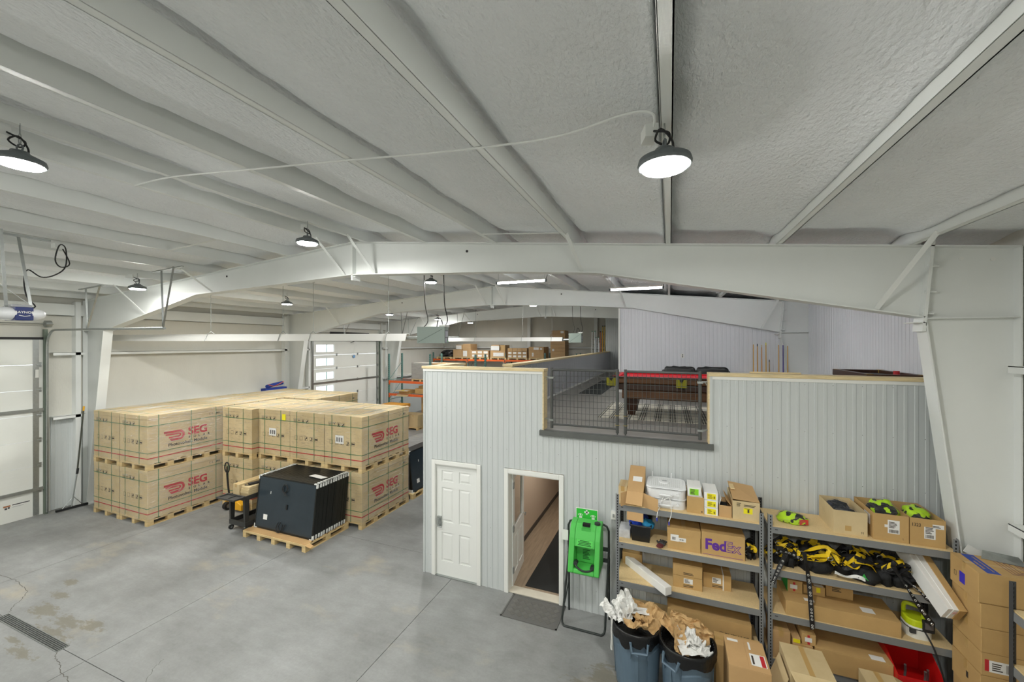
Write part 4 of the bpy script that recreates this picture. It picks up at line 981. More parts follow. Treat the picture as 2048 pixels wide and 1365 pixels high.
# ------------------------------------------------------------------ radiant tube heaters
M_refl = mat('polished_reflector', (240,240,236), .3, metal=.35)
M_hbox = mat('heater_box_grey', (142,156,148), .45)
def heater(P0, P1, Z, boxlen, hangs, lab, flue=False):
    a = Vector((P0[0],P0[1],Z)); b = Vector((P1[0],P1[1],Z)); d = (b-a).normalized(); n = Vector((-d.y,d.x,0)) ; L = (b-a).length
    t = thing('tube_heater', lab, 'heater', ((a+b)/2)[:], 'radiant tube heaters under the roof')
    off = WOFF[t.name]
    def P(s, q, z): 
        v = a + d*s + n*q; return (v.x, v.y, Z+z)
    prof = [(-.19,-.07),(-.185,-.07),(-.085,.10),(.085,.10),(.185,-.07),(.19,-.07),(.088,.108),(-.088,.108)]
    seg = 4; Lr = L-boxlen-.35
    for k in range(seg):
        s0 = Lr*k/seg; s1 = Lr*(k+1)/seg + .05
        sc_ = 1+.012*(k%2)
        m = MB(); vs = [P(s0,q*sc_,z*sc_) for q,z in prof]+[P(s1,q*sc_,z*sc_) for q,z in prof]; N_ = 8
        m.add(vs, [(i,(i+1)%N_,N_+(i+1)%N_,N_+i) for i in range(N_)] + [tuple(range(N_))[::-1], tuple(range(N_,2*N_))]); m.build('reflector', M_refl, t)
    MB().cyl(P(-.1,0,.0),P(L-boxlen,0,.0),.05,n=14).build('tube', M_galv, t)
    v = [P(s,q,z) for z in (-.13,.28) for s,q in ((L-boxlen,-.17),(L,-.17),(L,.17),(L-boxlen,.17))]
    bx_ = MB().hexa(v).build('burner_box', M_hbox, t)
    MB().hexa([P(L+e,q,z) for z in (-.11,.20) for e,q in ((.002,-.14),(.004,-.14),(.004,.14),(.002,.14))]).build('rating_plate', mat('plate_grey',(120,124,126),.5), bx_)
    for q0,q1,z0,z1 in ((-.12,.10,.03,.17),(-.12,.06,-.10,.0)): MB().hexa([P(L+e,q,z) for z in (z0,z1) for e,q in ((.0045,q0),(.0065,q0),(.0065,q1),(.0045,q1))]).build('label_print', mat('label_pale',(186,188,196),.6), bx_)
    MB().hexa([P(L+e,q,z) for z in (-.09,-.06) for e,q in ((.0045,.08),(.0065,.08),(.0065,.11),(.0045,.11))]).build('led', mat('green_led',(60,200,80),.4,emit=.6), bx_)
    p, q = P(L-boxlen+.03,-.172,-.10), P(L-.06,-.172,.22); MB().bar(p,q,.004,.012).build('crease', mat('grey_line',(96,108,102),.6), bx_)
    for s in hangs:
        tz = zr(P(s,0,0)[0]) - Z
        c = MB()
        k = 0; z = .16
        c.cyl(P(s,0,.17),P(s,0,tz),.006,n=5); c.build('chain', M_galv, t)
        MB().tube([P(s,-.2,-.075),P(s,-.11,.12),P(s,0,.18),P(s,.11,.12),P(s,.2,-.075)], .009, 6).build('hanger_clip', M_galv, t)
        MB().cbox(*P(s,0,tz-.01),.06,.06,.02).build('beam_clip', M_lampbody, t)
    for s, q in ((L-boxlen+.12,0),(L-.08,.02)):
        tz = zr(P(s,q,0)[0]) - Z
        MB().tube(smooth_pts([P(s,q,.28),P(s+.1,q,.45),P(s+.02,q,.9),P(s,q,tz)]), .012, 6).build('gas_pipe' if q==0 else 'power_cord', M_black if q else mat('pipe_dark',(60,60,56),.5), t)
    MB().tube(smooth_pts([P(L-.25,0,.28),P(L-.2,0,.5),P(L-.12,0,.42),P(L-.1,0,.28)]), .012, 6).build('cable_loop', M_black, t)
    w_ = MB(); w_.cbox(*P(L-.06,0,.30),.18,.2,.05); w_.build('control_cap', M_white, t)
    return t
heater((-14.30,6.31), (-5.19,8.70), 4.40, .70, (2.9, 5.0, 5.85, 7.9), 'long reflective tube heater with burner box crossing above the cartons')
heater((-10.3,17.3), (-3.55,17.3), 4.43, .55, (1.6, 4.0, 5.4), 'smaller looking tube heater beyond the loft corridor')

# ------------------------------------------------------------------ pallet racks at the back
M_up = mat('rack_green', (94,132,126), .5, var=.1, scale=6)
M_upd = mat('rack_hole', (30,38,36), .8)
M_or = mat('rack_orange', (224,100,40), .5, var=.08, scale=4)
def upright(parent, x, y0, y1, h):
    for y in (y0, y1):
        u = MB().box(x-.04,x+.04,y-.035,y+.035,0,h).build('upright', M_up, parent)
        hm = MB()
        for k in range(int(h/.1)): hm.box(x-.018,x+.018,y-.037,y-.0345,.05+k*.1,.09+k*.1)
        hm.build('holes', M_upd, u)['kind'] = 'stuff'
        MB().box(x-.07,x+.07,y-.06,y+.06,0,.008).build('foot_plate', M_up, u)
    for k in range(int(h/1.0)):
        z = .4+k*1.0
        MB().cyl((x,y0,z),(x,y1,z+.0),.016,n=6).build('brace', M_up, parent)
        if z+.9 < h: MB().cyl((x,y0,z),(x,y1,z+.9),.014,n=6).build('brace', M_up, parent)
def prack(xs, y0, y1, h, levels, lab):
    t = thing('pallet_rack', lab, 'rack', (xs[0], y0, 0), 'green and orange pallet racks')
    for x in xs: upright(t, x, y0, y1, h)
    for i in range(len(xs)-1):
        for z in levels:
            for y in (y0-.03, y1+.03):
                MB().box(xs[i]+.04,xs[i+1]-.04,y-.025,y+.025,z-.11,z).build('beam', M_or, t)
                for x in (xs[i]+.05, xs[i+1]-.05): MB().box(x-.02,x+.02,y-.035,y+.035,z-.2,z+.02).build('beam_clip', M_or, t)
            dk = MB()
            for k in range(18): 
                x = xs[i]+.06+(xs[i+1]-xs[i]-.12)*k/17; dk.box(x-.006,x+.006,y0,y1,z-.012,z)
            for k in range(5):
                y = y0+(y1-y0)*k/4; dk.box(xs[i]+.05,xs[i+1]-.05,y-.006,y+.006,z-.02,z-.008)
            dk.build('wire_deck', M_galv, t)
    return t
prack((-13.36,-10.90,-8.43), 16.73, 17.80, 3.74, (2.37,1.72), 'pallet rack beside the second overhead door')
prack((-14.35,-11.84,-9.28,-6.76,-4.9), 22.4, 23.45, 3.69, (3.27,1.8), 'long pallet rack against the back wall')
def load(name, lab, cat, x0, x1, y0, y1, z, boxes, wrapped=True, m=M_kraft3, group='loads on the pallet racks', labels=()):
    """pallet with cartons; boxes = (x0,x1,y0,y1,z0,z1) relative to the pallet's corner and deck"""
    cx, cy = (x0+x1)/2, (y0+y1)/2
    t = thing(name, lab, cat, (cx,cy,z), group); off = WOFF[t.name]; WOFF[t.name] = Vector((0,0,0))
    pallet_part(t, x1-x0, y1-y0, 3, 3, h=.12, boards=5)
    ox, oy = -(x1-x0)/2, -(y1-y0)/2; H_ = 0
    for b in boxes:
        c = MB().box(ox+b[0],ox+b[1],oy+b[2],oy+b[3],.12+b[4],.12+b[5]-.003).build('carton', m if len(b) < 7 else b[6], t, bevel=.006)
        MB().box(ox+b[0]-.001,ox+b[1]+.001,oy+(b[2]+b[3])/2-.03,oy+(b[2]+b[3])/2+.03,.12+b[5]-.003,.12+b[5]-.001).build('tape', mat('packing_tape',(190,156,98),.3), c)
        H_ = max(H_, b[5])
    for (a0,a1,b0,b1) in labels: MB().box(ox+a0,ox+a1,oy-.004,oy-.001,.12+b0,.12+b1).build('paper_label', M_label, t)
    if wrapped: MB().box(ox-.012,-ox+.012,oy-.012,-oy+.012,.06,.12+H_+.005).build('stretch_wrap', M_wrap, t)
    return t
M_greyc = mat('grey_shrouded', (168,166,160), .4, var=.2, scale=2, stretch=(1,1,4))
load('pallet_load', 'grey wrapped pallet load on the rack shelf beside the loft corner', 'pallet load', -12.0,-10.98,16.75,17.75,2.372, [(0,1.02,0,1.0,0,.42,M_greyc),(0,1.02,0,1.0,.42,.80,M_greyc)])
load('pallet_load', 'brown wrapped pallet load just behind the loft corner', 'pallet load', -10.80,-9.4,16.75,17.75,2.372, [(0,1.4,0,1.0,0,.40),(0,1.4,0,1.0,.40,.80)])
Z3 = 3.272
load('pallet_load', 'two-tier kraft pallet load with a white sheet left on the back rack', 'pallet load', -12.85,-11.55,22.35,23.35,Z3, [(0,.62,0,1.0,0,.48),(.64,1.3,0,1.0,0,.46),(.2,.68,0,.9,.48,.78),(.70,1.25,0,.9,.46,.84)], labels=((.72,1.0,.05,.40),(.22,.6,.5,.74)))
load('pallet_load', 'low pallet load with rows of white labels on the back rack', 'pallet load', -11.55,-10.35,22.35,23.35,Z3, [(0,.4,0,1,0,.2),(.4,.8,0,1,0,.2),(.8,1.18,0,1,0,.2),(0,.4,0,1,.2,.42),(.4,.8,0,1,.2,.42),(.8,1.18,0,1,.2,.42)], labels=[(x+.05,x+.33,z+.04,z+.17) for x in (0,.4,.8) for z in (0,.21)])
load('pallet_load', 'white-wrapped pallet load with a leaning box on the back rack', 'pallet load', -10.25,-9.2,22.35,23.35,Z3, [(0,.98,0,1,0,.42),(.02,.55,.1,.9,.42,.78),(.6,.95,.1,.8,.42,.76,M_kraft2)], labels=((.05,.6,.45,.72),(.2,.9,.08,.3)))
load('pallet_load', 'wide pallet load of small striped cartons on the back rack', 'pallet load', -9.1,-7.85,22.35,23.35,Z3, [(x,x+.3,0,1,z,z+.19) for x in (0,.31,.62,.93) for z in (0,.2,.4)], labels=[(x+.05,x+.25,z+.04,z+.15) for x in (0,.31,.62,.93) for z in (0,.2)])
load('pallet_load', 'three-tier kraft pallet load with paper labels on the back rack', 'pallet load', -7.75,-6.82,22.35,23.35,Z3, [(0,.92,0,1,0,.22),(0,.92,0,1,.22,.44),(0,.92,0,1,.44,.66)], labels=((.3,.62,.5,.63),(.7,.82,.5,.6),(.2,.3,.1,.32)))
load('pallet_load', 'tallest pallet load of stacked kraft cartons at the right of the back rack', 'pallet load', -6.42,-5.55,22.35,23.35,Z3, [(0,.86,0,.9,k*.2,(k+1)*.2-.004) for k in range(7)]+[(.05,.84,0,.9,1.4,1.62)], labels=((.6,.78,1.46,1.58),(.1,.22,.42,.54)))
bk = thing('black_bundle', 'dark crumpled bundle on a pallet at the left of the back rack', 'bundle', (-13.5,22.8,Z3)); WOFF[bk.name] = Vector((0,0,0))
pallet_part(bk, 1.1, 1.0, 3, 3, h=.12, boards=5)
def lump(rx, ry, rz, seed, n=18, m=12, amp=.25, flat=True):
    b = MB(); vs = []
    for i in range(m+1):
        ph = -math.pi/2 + math.pi*i/m
        for k in range(n):
            th = 2*math.pi*k/n; d = Vector((math.cos(ph)*math.cos(th), math.cos(ph)*math.sin(th), math.sin(ph)))
            r = 1 + amp*noise.noise(d*2.1+Vector((seed,0,0))) + amp*.5*noise.noise(d*5+Vector((0,seed,0)))
            p = Vector((d.x*rx*r, d.y*ry*r, d.z*rz*r))
            if flat and p.z < -rz*.5: p.z = -rz*.5
            vs.append(p)
    b.add(vs, [(i*n+k, i*n+(k+1)%n, (i+1)*n+(k+1)%n, (i+1)*n+k) for i in range(m) for k in range(n)])
    return b
b = lump(.55,.45,.28,3.3,amp=.5); b.v = [(p[0],p[1],p[2]+.26) for p in b.v]; b.build('bundle', mat('black_plastic_sheet',(44,44,46),.3), bk)
# boxes around the left rack
plainbox('carton_box', 'long flat kraft carton on the lower rack beam', 'box', -11.9,-10.3,16.9,17.6,1.73,2.0, M_kraft2)
plainbox('carton_box', 'small ochre carton on top of the long flat carton', 'box', -11.75,-10.9,17.0,17.5,2.003,2.12, M_kraft2)
t = thing('open_carton', 'open kraft carton with flaps hanging over the rack beam', 'box', (-12.45,16.95,1.73))
MB().box(-12.75,-12.1,16.75,17.3,1.73,1.90).build('carton', M_kraft2, t)
MB().hexa([(-12.85,16.45,1.88),(-12.05,16.45,1.88),(-12.1,16.75,1.90),(-12.75,16.75,1.90),(-12.85,16.45,1.89),(-12.05,16.45,1.89),(-12.1,16.75,1.91),(-12.75,16.75,1.91)]).build('flap', M_kraft, t)
MB().hexa([(-12.8,16.5,1.62),(-12.1,16.5,1.62),(-12.1,16.75,1.73),(-12.75,16.75,1.73),(-12.8,16.5,1.63),(-12.1,16.5,1.63),(-12.1,16.75,1.74),(-12.75,16.75,1.74)]).build('flap', M_kraft, t)
MB().box(-12.45,-12.33,16.55,16.66,1.905,1.915).build('yellow_label', M_yel, t); MB().box(-12.3,-12.15,16.55,16.68,1.905,1.915).build('paper_label', M_label, t)
M_och = mat('ochre_crate', (196,138,44), .6, var=.1, scale=3)
t = thing('ochre_crate', 'tall ochre crate with an overlapping lid standing before the rack', 'crate', (-12.5,15.9,0))
MB().prism([(-13.0,0),(-12.0,0),(-11.9,1.15),(-13.0,1.15)], 'y', 15.3, 16.4).build('body', M_och, t, bevel=.01)
MB().box(-13.05,-11.85,15.25,16.45,1.15,1.32).build('lid', M_och, t, bevel=.01); MB().box(-12.5,-12.2,15.24,15.25,1.17,1.24).build('cut_out', M_kin, t)
for k,(x0,x1) in enumerate(((-12.62,-12.06),(-12.05,-11.5))):
    plainbox('carton_box', 'kraft carton on the low pallet, %s one of the pair' % ('left','right')[k], 'box', x0,x1,16.55,17.3,.125,.72, M_kraft, group='cartons on the low pallet')
lp_ = thing('low_pallet', 'low wooden pallet carrying two kraft cartons', 'pallet', (-12.06,16.92,0)); pallet_part(lp_, 1.2, .82, 3, 3, h=.12, boards=5)
plainbox('carton_box', 'tall kraft carton under the rack beam by the loft corner', 'box', -11.9,-11.25,17.45,17.75,.0,1.5, M_kraft2)
# hand truck handle behind the cartons
t = thing('hand_truck', 'dark hand truck handle rising beside the ochre crate', 'hand truck', (-13.3,15.0,0))
MB().tube(smooth_pts([(-13.05,15.0,.1),(-13.05,15.0,1.15),(-13.0,15.0,1.28),(-12.85,15.0,1.32),(-12.7,15.0,1.28),(-12.65,15.0,1.15),(-12.65,15.0,.1)]), .018, 8).build('handle', M_black, t)
for z in (.3,.7): MB().bar((-13.05,15.0,z),(-12.65,15.0,z),.03,.03).build('crossbar', M_black, t)
MB().box(-13.05,-12.65,14.8,15.05,.0,.012).build('toe_plate', M_black, t)
for x in (-13.1,-12.6): MB().cyl((x-.03,15.06,.1),(x+.03,15.06,.1),.1,n=14).build('wheel', M_black, t)
# ladders leaning on the back wall
def ladder(x, w, h, m, lab, lean=.18):
    t = thing('extension_ladder', lab, 'ladder', (x, YB-.45, 0), 'ladders leaning on the back wall')
    y0, y1 = YB-.55, YB-.27
    for s in (-1,1): MB().bar((x+s*w/2,y0,.0),(x+s*w/2,y1,h),.03,.07,up=(0,1,0)).build('rail', m, t)
    n = int(h/.3)
    for k in range(1,n): u = k*.3/h; MB().cyl((x-w/2,y0+(y1-y0)*u,k*.3),(x+w/2,y0+(y1-y0)*u,k*.3),.016,n=6).build('rung', M_galv, t)
    for s in (-1,1): MB().cbox(x+s*w/2,y1,h,.05,.08,.06).build('end_cap', mat('green_cap',(30,130,90),.5) if m is M_alu else M_black, t)
M_alu = mat('ladder_aluminium', (200,204,206), .35, metal=.6); M_lor = mat('ladder_orange',(240,120,30),.5); M_lye = mat('ladder_yellow',(248,206,24),.5)
ladder(-4.22,.16,4.98,M_alu,'tallest silver ladder at the left of the ladder group')
ladder(-4.0,.14,4.62,M_alu,'second silver ladder beside the tallest silver one')
ladder(-3.88,.08,4.35,M_alu,'shortest silver ladder next to the orange ladder')
ladder(-3.76,.12,4.95,M_lor,'orange ladder beside the yellow ladder')
ladder(-3.62,.12,5.28,M_lye,'yellow ladder, tallest of the ladders at the back wall')

# ------------------------------------------------------------------ steel shelving by the loft wall
M_rack = mat('rack_grey', (132,135,136), .45, metal=.15, var=.04, scale=5)
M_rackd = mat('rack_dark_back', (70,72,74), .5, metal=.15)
M_part = mat('particle_board', (222,196,146), .7, var=.10, scale=70, bump=.05, bscale=150)
LV = (2.035, 1.515, .98, .42)
def post(parent, x, y, sx, sy, h, m):
    """slotted angle post; legs run towards sx and sy"""
    b = MB(); b.box(min(x,x+sx*.045),max(x,x+sx*.045),y-.0015,y+.0015,0,h); b.box(x-.0015,x+.0015,min(y,y+sy*.045),max(y,y+sy*.045),0,h)
    p = b.build('post', m, parent)
    hb = MB()
    for k in range(int(h/.038)-1):
        z = .05+k*.038; xx = x+sx*.024
        hb.add([(xx-.006,y-.0022,z+.008),(xx+.006,y-.0022,z+.008),(xx+.008,y-.0022,z+.018),(xx-.008,y-.0022,z+.018),(xx-.006,y-.0022,z-.004),(xx+.006,y-.0022,z-.004)], [(0,1,2,3),(4,5,1,0)])
    hb.build('slots', M_dark, p, fix=False)['kind'] = 'stuff'
    return p
def shelving(x0, x1, y0, y1, h, levels, lab, along='x'):
    t = thing('steel_shelving', lab, 'shelving', ((x0+x1)/2,(y0+y1)/2,0), 'grey slotted steel shelving units')
    for x, sx in ((x0,1),(x1,-1)):
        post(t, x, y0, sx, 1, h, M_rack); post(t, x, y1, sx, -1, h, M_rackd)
    for z in levels:
        MB().box(x0+.002,x1-.002,y0+.002,y0+.02,z-.088,z-.012).build('beam', M_rack, t)
        MB().box(x0+.002,x1-.002,y1-.02,y1-.002,z-.088,z-.012).build('beam', M_rack, t)
        for x in (x0+.003, x1-.021): MB().box(x,x+.018,y0+.02,y1-.02,z-.088,z-.012).build('side_beam', M_rack, t)
        MB().box(x0+.012,x1-.012,y0+.012,y1-.012,z-.014,z).build('board', M_part, t)
        MB().box(x0+.07,x0+.10,y0-.0005,y0+.001,z-.045,z-.035).build('maker_plate', M_rackd, t)
    return t
shelving(-.70, 1.075, 5.72, 6.31, 2.17, LV, 'grey steel shelving unit with four boards left of the pair')
shelving(1.125, 2.87, 5.72, 6.31, 2.17, LV, 'grey steel shelving unit holding the harnesses, beside the column')
shelving(2.79, 3.365, 3.05, 4.90, 2.17, (1.93,1.45,.95,.42), 'grey steel shelving unit at the right picture edge')
def rect(parent, name, m, x0,x1,z0,z1,y, th=.0015): return MB().box(x0,x1,y-th,y,z0,z1).build(name, m, parent)
def ftext(parent, txt, size, x, z, y, m=None, thick=0, sx=1.0):
    b = MB().sub(textmb(txt, size, thick), frame((x,y-.002,z),(1,0,0),(0,0,1)) @ Matrix.Diagonal((sx,1,1,1)))
    return b.build('lettering', m or M_ink, parent, fix=False)
def lines(parent, x0, x1, z0, z1, n, y, m=None):
    b = MB()
    for k in range(n):
        z = z0+(z1-z0)*(k+.5)/n; w_ = (x1-x0)*random.uniform(.55,1); b.box(x0,x0+w_,y-.0025,y-.0015,z-(z1-z0)*.16/n*1.5,z+(z1-z0)*.16/n*1.5)
    return b.build('print_lines', m or M_ink, parent)
def bars(parent, x0, x1, z0, z1, y):
    b = MB(); x = x0
    while x < x1: w_ = random.uniform(.002,.006); b.box(x,min(x1,x+w_),y-.0025,y-.0015,z0,z1); x += w_+random.uniform(.003,.006)
    return b.build('barcode', M_ink, parent)
def openbox(name, lab, x0,x1,y0,y1,z0,z1, m, floorz=None, rz=0):
    t = thing(name, lab, 'box', ((x0+x1)/2,(y0+y1)/2,z0)); th = .005
    MB().box(x0,x1,y0,y0+th,z0,z1).build('front_panel', m, t); MB().box(x0,x1,y1-th,y1,z0,z1).build('rear_panel', m, t)
    MB().box(x0,x0+th,y0+th,y1-th,z0,z1).build('side_panel', m, t); MB().box(x1-th,x1,y0+th,y1-th,z0,z1).build('side_panel', m, t)
    MB().box(x0+th,x1-th,y0+th,y1-th,z0,z0+th).build('bottom', m, t)
    return t
def flap(t, p, m, name='flap'):   # p = 4 corner points, given thickness
    a = [Vector(q) for q in p]; n = (a[1]-a[0]).cross(a[3]-a[0]).normalized()*.004
    return MB().hexa([*a, *[q+n for q in a]]).build(name, m, t)
Z1, Z2, Z3s, Z4 = LV
# --- rack 1 top board
t = thing('open_carton', 'tall open carton lying down with flaps hanging off the top shelf', 'box', (-.43,5.95,Z1))
x0,x1,y0,y1,zb,zt = -.55,-.335,5.74,6.28,Z1,Z1+.19
MB().box(x0,x1,y0,y1,zb,zb+.005).build('side_panel', M_kraft2, t); MB().box(x0,x0+.005,y0,y1,zb,zt).build('side_panel', M_kraft2, t); MB().box(x1-.005,x1,y0,y1,zb,zt).build('side_panel', M_kraft2, t)
MB().hexa([(x0,y0,zt),(x1,y0,zt),(x1+.0,y1,zt+.20),(x0,y1,zt+.20),(x0,y0,zt+.005),(x1,y0,zt+.005),(x1,y1,zt+.205),(x0,y1,zt+.205)]).build('top_panel', M_kraft3, t)
MB().box(x0,x1,y1-.005,y1,zb,zt+.2).build('end_panel', M_kraft2, t); MB().box(x0+.02,x1-.02,y0+.06,y0+.07,zb,zt).build('inner_divider', M_kin, t)
flap(t, ((x0,y0,zt),(x0-.01,y0-.10,zt-.14),(x1-.01,y0-.10,zt-.15),(x1,y0,zt)), M_kraft3)
flap(t, ((x0,y0,zb),(x1,y0,zb),(x1,y0-.04,zb-.20),(x0,y0-.04,zb-.19)), M_kraft3)
flap(t, ((x1,y0,zb),(x1+.19,y0-.04,zb-.03),(x1+.19,y0-.04,zt-.05),(x1,y0,zt)), M_kraft3)
flap(t, ((x0,y0,zt),(x0-.08,y0-.06,zt-.02),(x0-.08,y0-.06,zb-.01),(x0,y0,zb)), M_kraft3)
lbm = MB().hexa([(x0+.06,y0+.20,zt+.082),(x1-.03,y0+.20,zt+.082),(x1-.03,y0+.30,zt+.119),(x0+.06,y0+.30,zt+.119),(x0+.06,y0+.20,zt+.083),(x1-.03,y0+.20,zt+.083),(x1-.03,y0+.30,zt+.12),(x0+.06,y0+.30,zt+.12)]); lbm.build('paper_label', M_label, t)
plainbox('carton_box', 'small kraft carton half hidden behind the lying open carton', 'box', -.69,-.57,5.95,6.25,Z1,Z1+.17, M_kraft)
# two white lidded appliances stacked
M_pl = mat('white_appliance', (232,234,234), .3)
def rounded(x0,x1,y0,y1,z0,z1,r,n=5,taper=0.0):
    def ring(z, e):
        P = []
        for cx, cy, a0 in ((x1-r,y1-r,0),(x0+r,y1-r,90),(x0+r,y0+r,180),(x1-r,y0+r,270)):
            for k in range(n+1):
                a = math.radians(a0+90*k/n); P.append((cx+(r+e)*math.cos(a), cy+(r+e)*math.sin(a), z))
        return P
    b = MB(); rows_ = [(z0,-taper),(z0+.01,0),(z1-.012,0),(z1,-.012)]; m = 4*(n+1); vs = []
    for z, e in rows_: vs += ring(z, e)
    b.add(vs, [(i*m+k, i*m+(k+1)%m, (i+1)*m+(k+1)%m, (i+1)*m+k) for i in range(3) for k in range(m)] + [tuple(range(m))[::-1], tuple(range(3*m,4*m))])
    return b
for k, lab in enumerate(('lower white rounded appliance with handle and cord on the top shelf','upper white rounded appliance with domed vent lid on the top shelf')):
    z = Z1+k*.135; t = thing('white_appliance', lab, 'appliance', (-.05,6.0,z), 'stacked white appliances')
    rounded(-.30,.20,5.80,6.28,z,z+.118,.09).build('body', M_pl, t, smooth=False)
    rounded(-.31,.21,5.79,6.29,z+.118,z+.134,.10).build('lid', M_pl, t)
    MB().tube(smooth_pts([(-.12,5.80,z+.05),(-.12,5.755,z+.055),(-.04,5.74,z+.06),(.03,5.755,z+.055),(.03,5.80,z+.05)]), .013, 8).build('handle', M_pl, t)
    MB().cyl((.10,5.79,z+.07),(.10,5.765,z+.07),.02,n=14).build('knob', M_pl, t)
    if k:
        MB().lathe([(.075,0),(.07,.012),(.03,.02)], 20, (-.07,6.05,z+.134)).build('vent', M_pl, t); MB().box(-.10,-.04,6.045,6.055,z+.153,z+.157).build('vent_slot', M_rackd, t)
        g = MB()
        for q in range(15): x = -.24+q*.026; g.box(x-.003,x+.003,5.86,6.22,z+.134,z+.137)
        for q in range(13): y = 5.87+q*.028; g.box(-.26,.16,y-.003,y+.003,z+.134,z+.1365)
        g.build('lid_ribs', mat('lid_grid',(214,216,214),.4), t)['kind'] = 'stuff'
        for x, y in ((-.24,6.27),(.02,6.28)): MB().tube([(x,y,z+.12),(x+.005,y,z+.21)], .008, 6).build('peg', M_pl, t)
    pts = [(-.08,5.78,z+.02),(-.10,5.72,z-.02),(-.06,5.70,z+.02),(-.0,5.71,z+.03),(.02,5.70,z-.05-.1*k),(-.01,5.70,z-.17-.1*k)] if k else [(-.12,5.78,z+.02),(-.15,5.70,z-.02),(-.16,5.69,z-.10)]
    MB().tube(smooth_pts(pts), .005, 6).build('cord', M_label, t)
    e = pts[-1]; MB().box(e[0]-.008,e[0]+.008,e[1]-.006,e[1]+.006,e[2]-.045,e[2]).build('plug', mat('plug_blue',(44,60,170),.4), t)
# boxes on the top board
t = openbox('open_carton', 'open kraft carton holding a white box with a green label', .212,.415,5.77,6.20,Z1,Z1+.215, M_kraft2)
rect(t,'print_mark',M_ink,.385,.397,Z1+.02,Z1+.04,5.77)
t = plainbox('white_box', 'white box with a bright green label inside the open carton', 'box', .222,.385,5.78,6.10,Z1+.225,Z1+.33, M_label, tape=False)
MB().box(.222,.40,5.79,6.15,Z1+.01,Z1+.222).build('lower_box', M_label, t)
rect(t,'green_label',mat('lime_label',(140,214,40),.6),.245,.352,Z1+.235,Z1+.315,5.78); lines(t,.255,.32,Z1+.24,Z1+.31,4,5.779)
for k, nm in enumerate(('bottom','middle','top')):
    z = Z1+k*.098
    t = plainbox('white_box', 'white box with a yellow label, %s of the stack of three' % nm, 'box', .418,.580,5.775,6.15,z,z+.096, M_label, group='white boxes with yellow labels', tape=False)
    rect(t,'yellow_label',M_yel,.452,.555,z+.012,z+.084,5.775); lines(t,.46,.52,z+.02,z+.075,4,5.774,mat('label_ink',(140,126,20),.7)); rect(t,'icon',mat('label_ink',(140,126,20),.7),.528,.545,z+.025,z+.055,5.7735)
t = openbox('open_carton', 'small open kraft carton between the white boxes and the taped carton', .592,.735,5.775,6.10,Z1,Z1+.15, M_kraft3)
flap(t, ((.592,5.78,Z1+.15),(.592,6.08,Z1+.15),(.615,6.08,Z1+.24),(.615,5.78,Z1+.24)), M_label)
flap(t, ((.735,5.78,Z1+.15),(.735,6.08,Z1+.15),(.67,6.08,Z1+.25),(.67,5.78,Z1+.23)), M_kraft3); MB().box(.62,.70,5.85,6.0,Z1+.01,Z1+.12).build('dark_content', M_dark, t)
t = openbox('taped_carton', 'kraft carton with a yellow label and half-closed lid on the top shelf', .745,1.045,5.77,6.28,Z1,Z1+.235, M_kraft)
flap(t, ((.745,5.775,Z1+.25),(1.045,5.775,Z1+.238),(1.045,6.27,Z1+.285),(.745,6.27,Z1+.32)), M_kraft3, 'lid')
rect(t,'yellow_label',M_yel,.867,.965,Z1+.085,Z1+.155,5.77); rect(t,'icon',M_ink,.91,.93,Z1+.10,Z1+.14,5.7685); lines(t,.875,.955,Z1+.14,Z1+.153,1,5.769,mat('label_ink',(140,126,20),.7))
lines(t,.87,1.02,Z1+.17,Z1+.20,2,5.77); lines(t,.79,.84,Z1+.165,Z1+.215,4,5.77)
MB().box(.75,.80,6.0,6.2,Z1+.30,Z1+.312).build('tape_end', M_part, t)
# --- rack 1 second board
t = plainbox('white_box', 'grey and white box at the left end of the second shelf', 'box', -.67,-.52,5.85,6.1,Z2,Z2+.12, mat('mottled_white',(206,208,210),.5,var=.2,scale=14), tape=False)
t = thing('black_bin', 'black plastic bin filled with blue cloths on the second shelf', 'bin', (-.38,5.98,Z2))
b = MB(); wbin = .006
b.hexa([(-.49,5.82,Z2),(-.26,5.82,Z2),(-.26,6.16,Z2),(-.49,6.16,Z2),(-.49,5.82,Z2+wbin),(-.26,5.82,Z2+wbin),(-.26,6.16,Z2+wbin),(-.49,6.16,Z2+wbin)])
for p, q in (((-.49,5.82),(-.26,5.82)),((-.26,5.82),(-.26,6.16)),((-.26,6.16),(-.49,6.16)),((-.49,6.16),(-.49,5.82))):
    c = Vector((-.375,5.99)); e = lambda v, s: c + (Vector(v)-c)*s
    o0, o1, i0, i1 = e(p,1.16), e(q,1.16), e(p,.97), e(q,.97); j0, j1 = e(p,1.13), e(q,1.13)
    b.hexa([(p[0],p[1],Z2),(q[0],q[1],Z2),(i1.x,i1.y,Z2),(i0.x,i0.y,Z2),(o0.x,o0.y,Z2+.225),(o1.x,o1.y,Z2+.225),(j1.x,j1.y,Z2+.225),(j0.x,j0.y,Z2+.225)])
b.build('body', mat('black_gloss_plastic',(20,21,22),.3), t)
rm = MB(); rm.tube([(-.51,5.79,Z2+.225),(-.24,5.79,Z2+.225),(-.24,6.19,Z2+.225),(-.51,6.19,Z2+.225)], .012, 6, closed=True); rm.build('rim', mat('black_gloss_plastic',(20,21,22),.3), t)
for k,(x,y,cc,nm) in enumerate(((-.43,5.92,(24,66,190),'royal blue'),(-.31,5.93,(40,140,190),'teal blue'),(-.37,6.08,(30,60,160),'dark blue'))):
    b = lump(.10,.10,.07,k*3.1,14,9,.5); b.v = [(p[0]+x,p[1]+y,p[2]+Z2+.20) for p in b.v]; o = b.build('blue_cloth', mat('cloth_%d'%k,cc,.8), smooth=True); tag(o, nm+' crumpled cloth inside the black bin','cloth','cloths in the black bin')
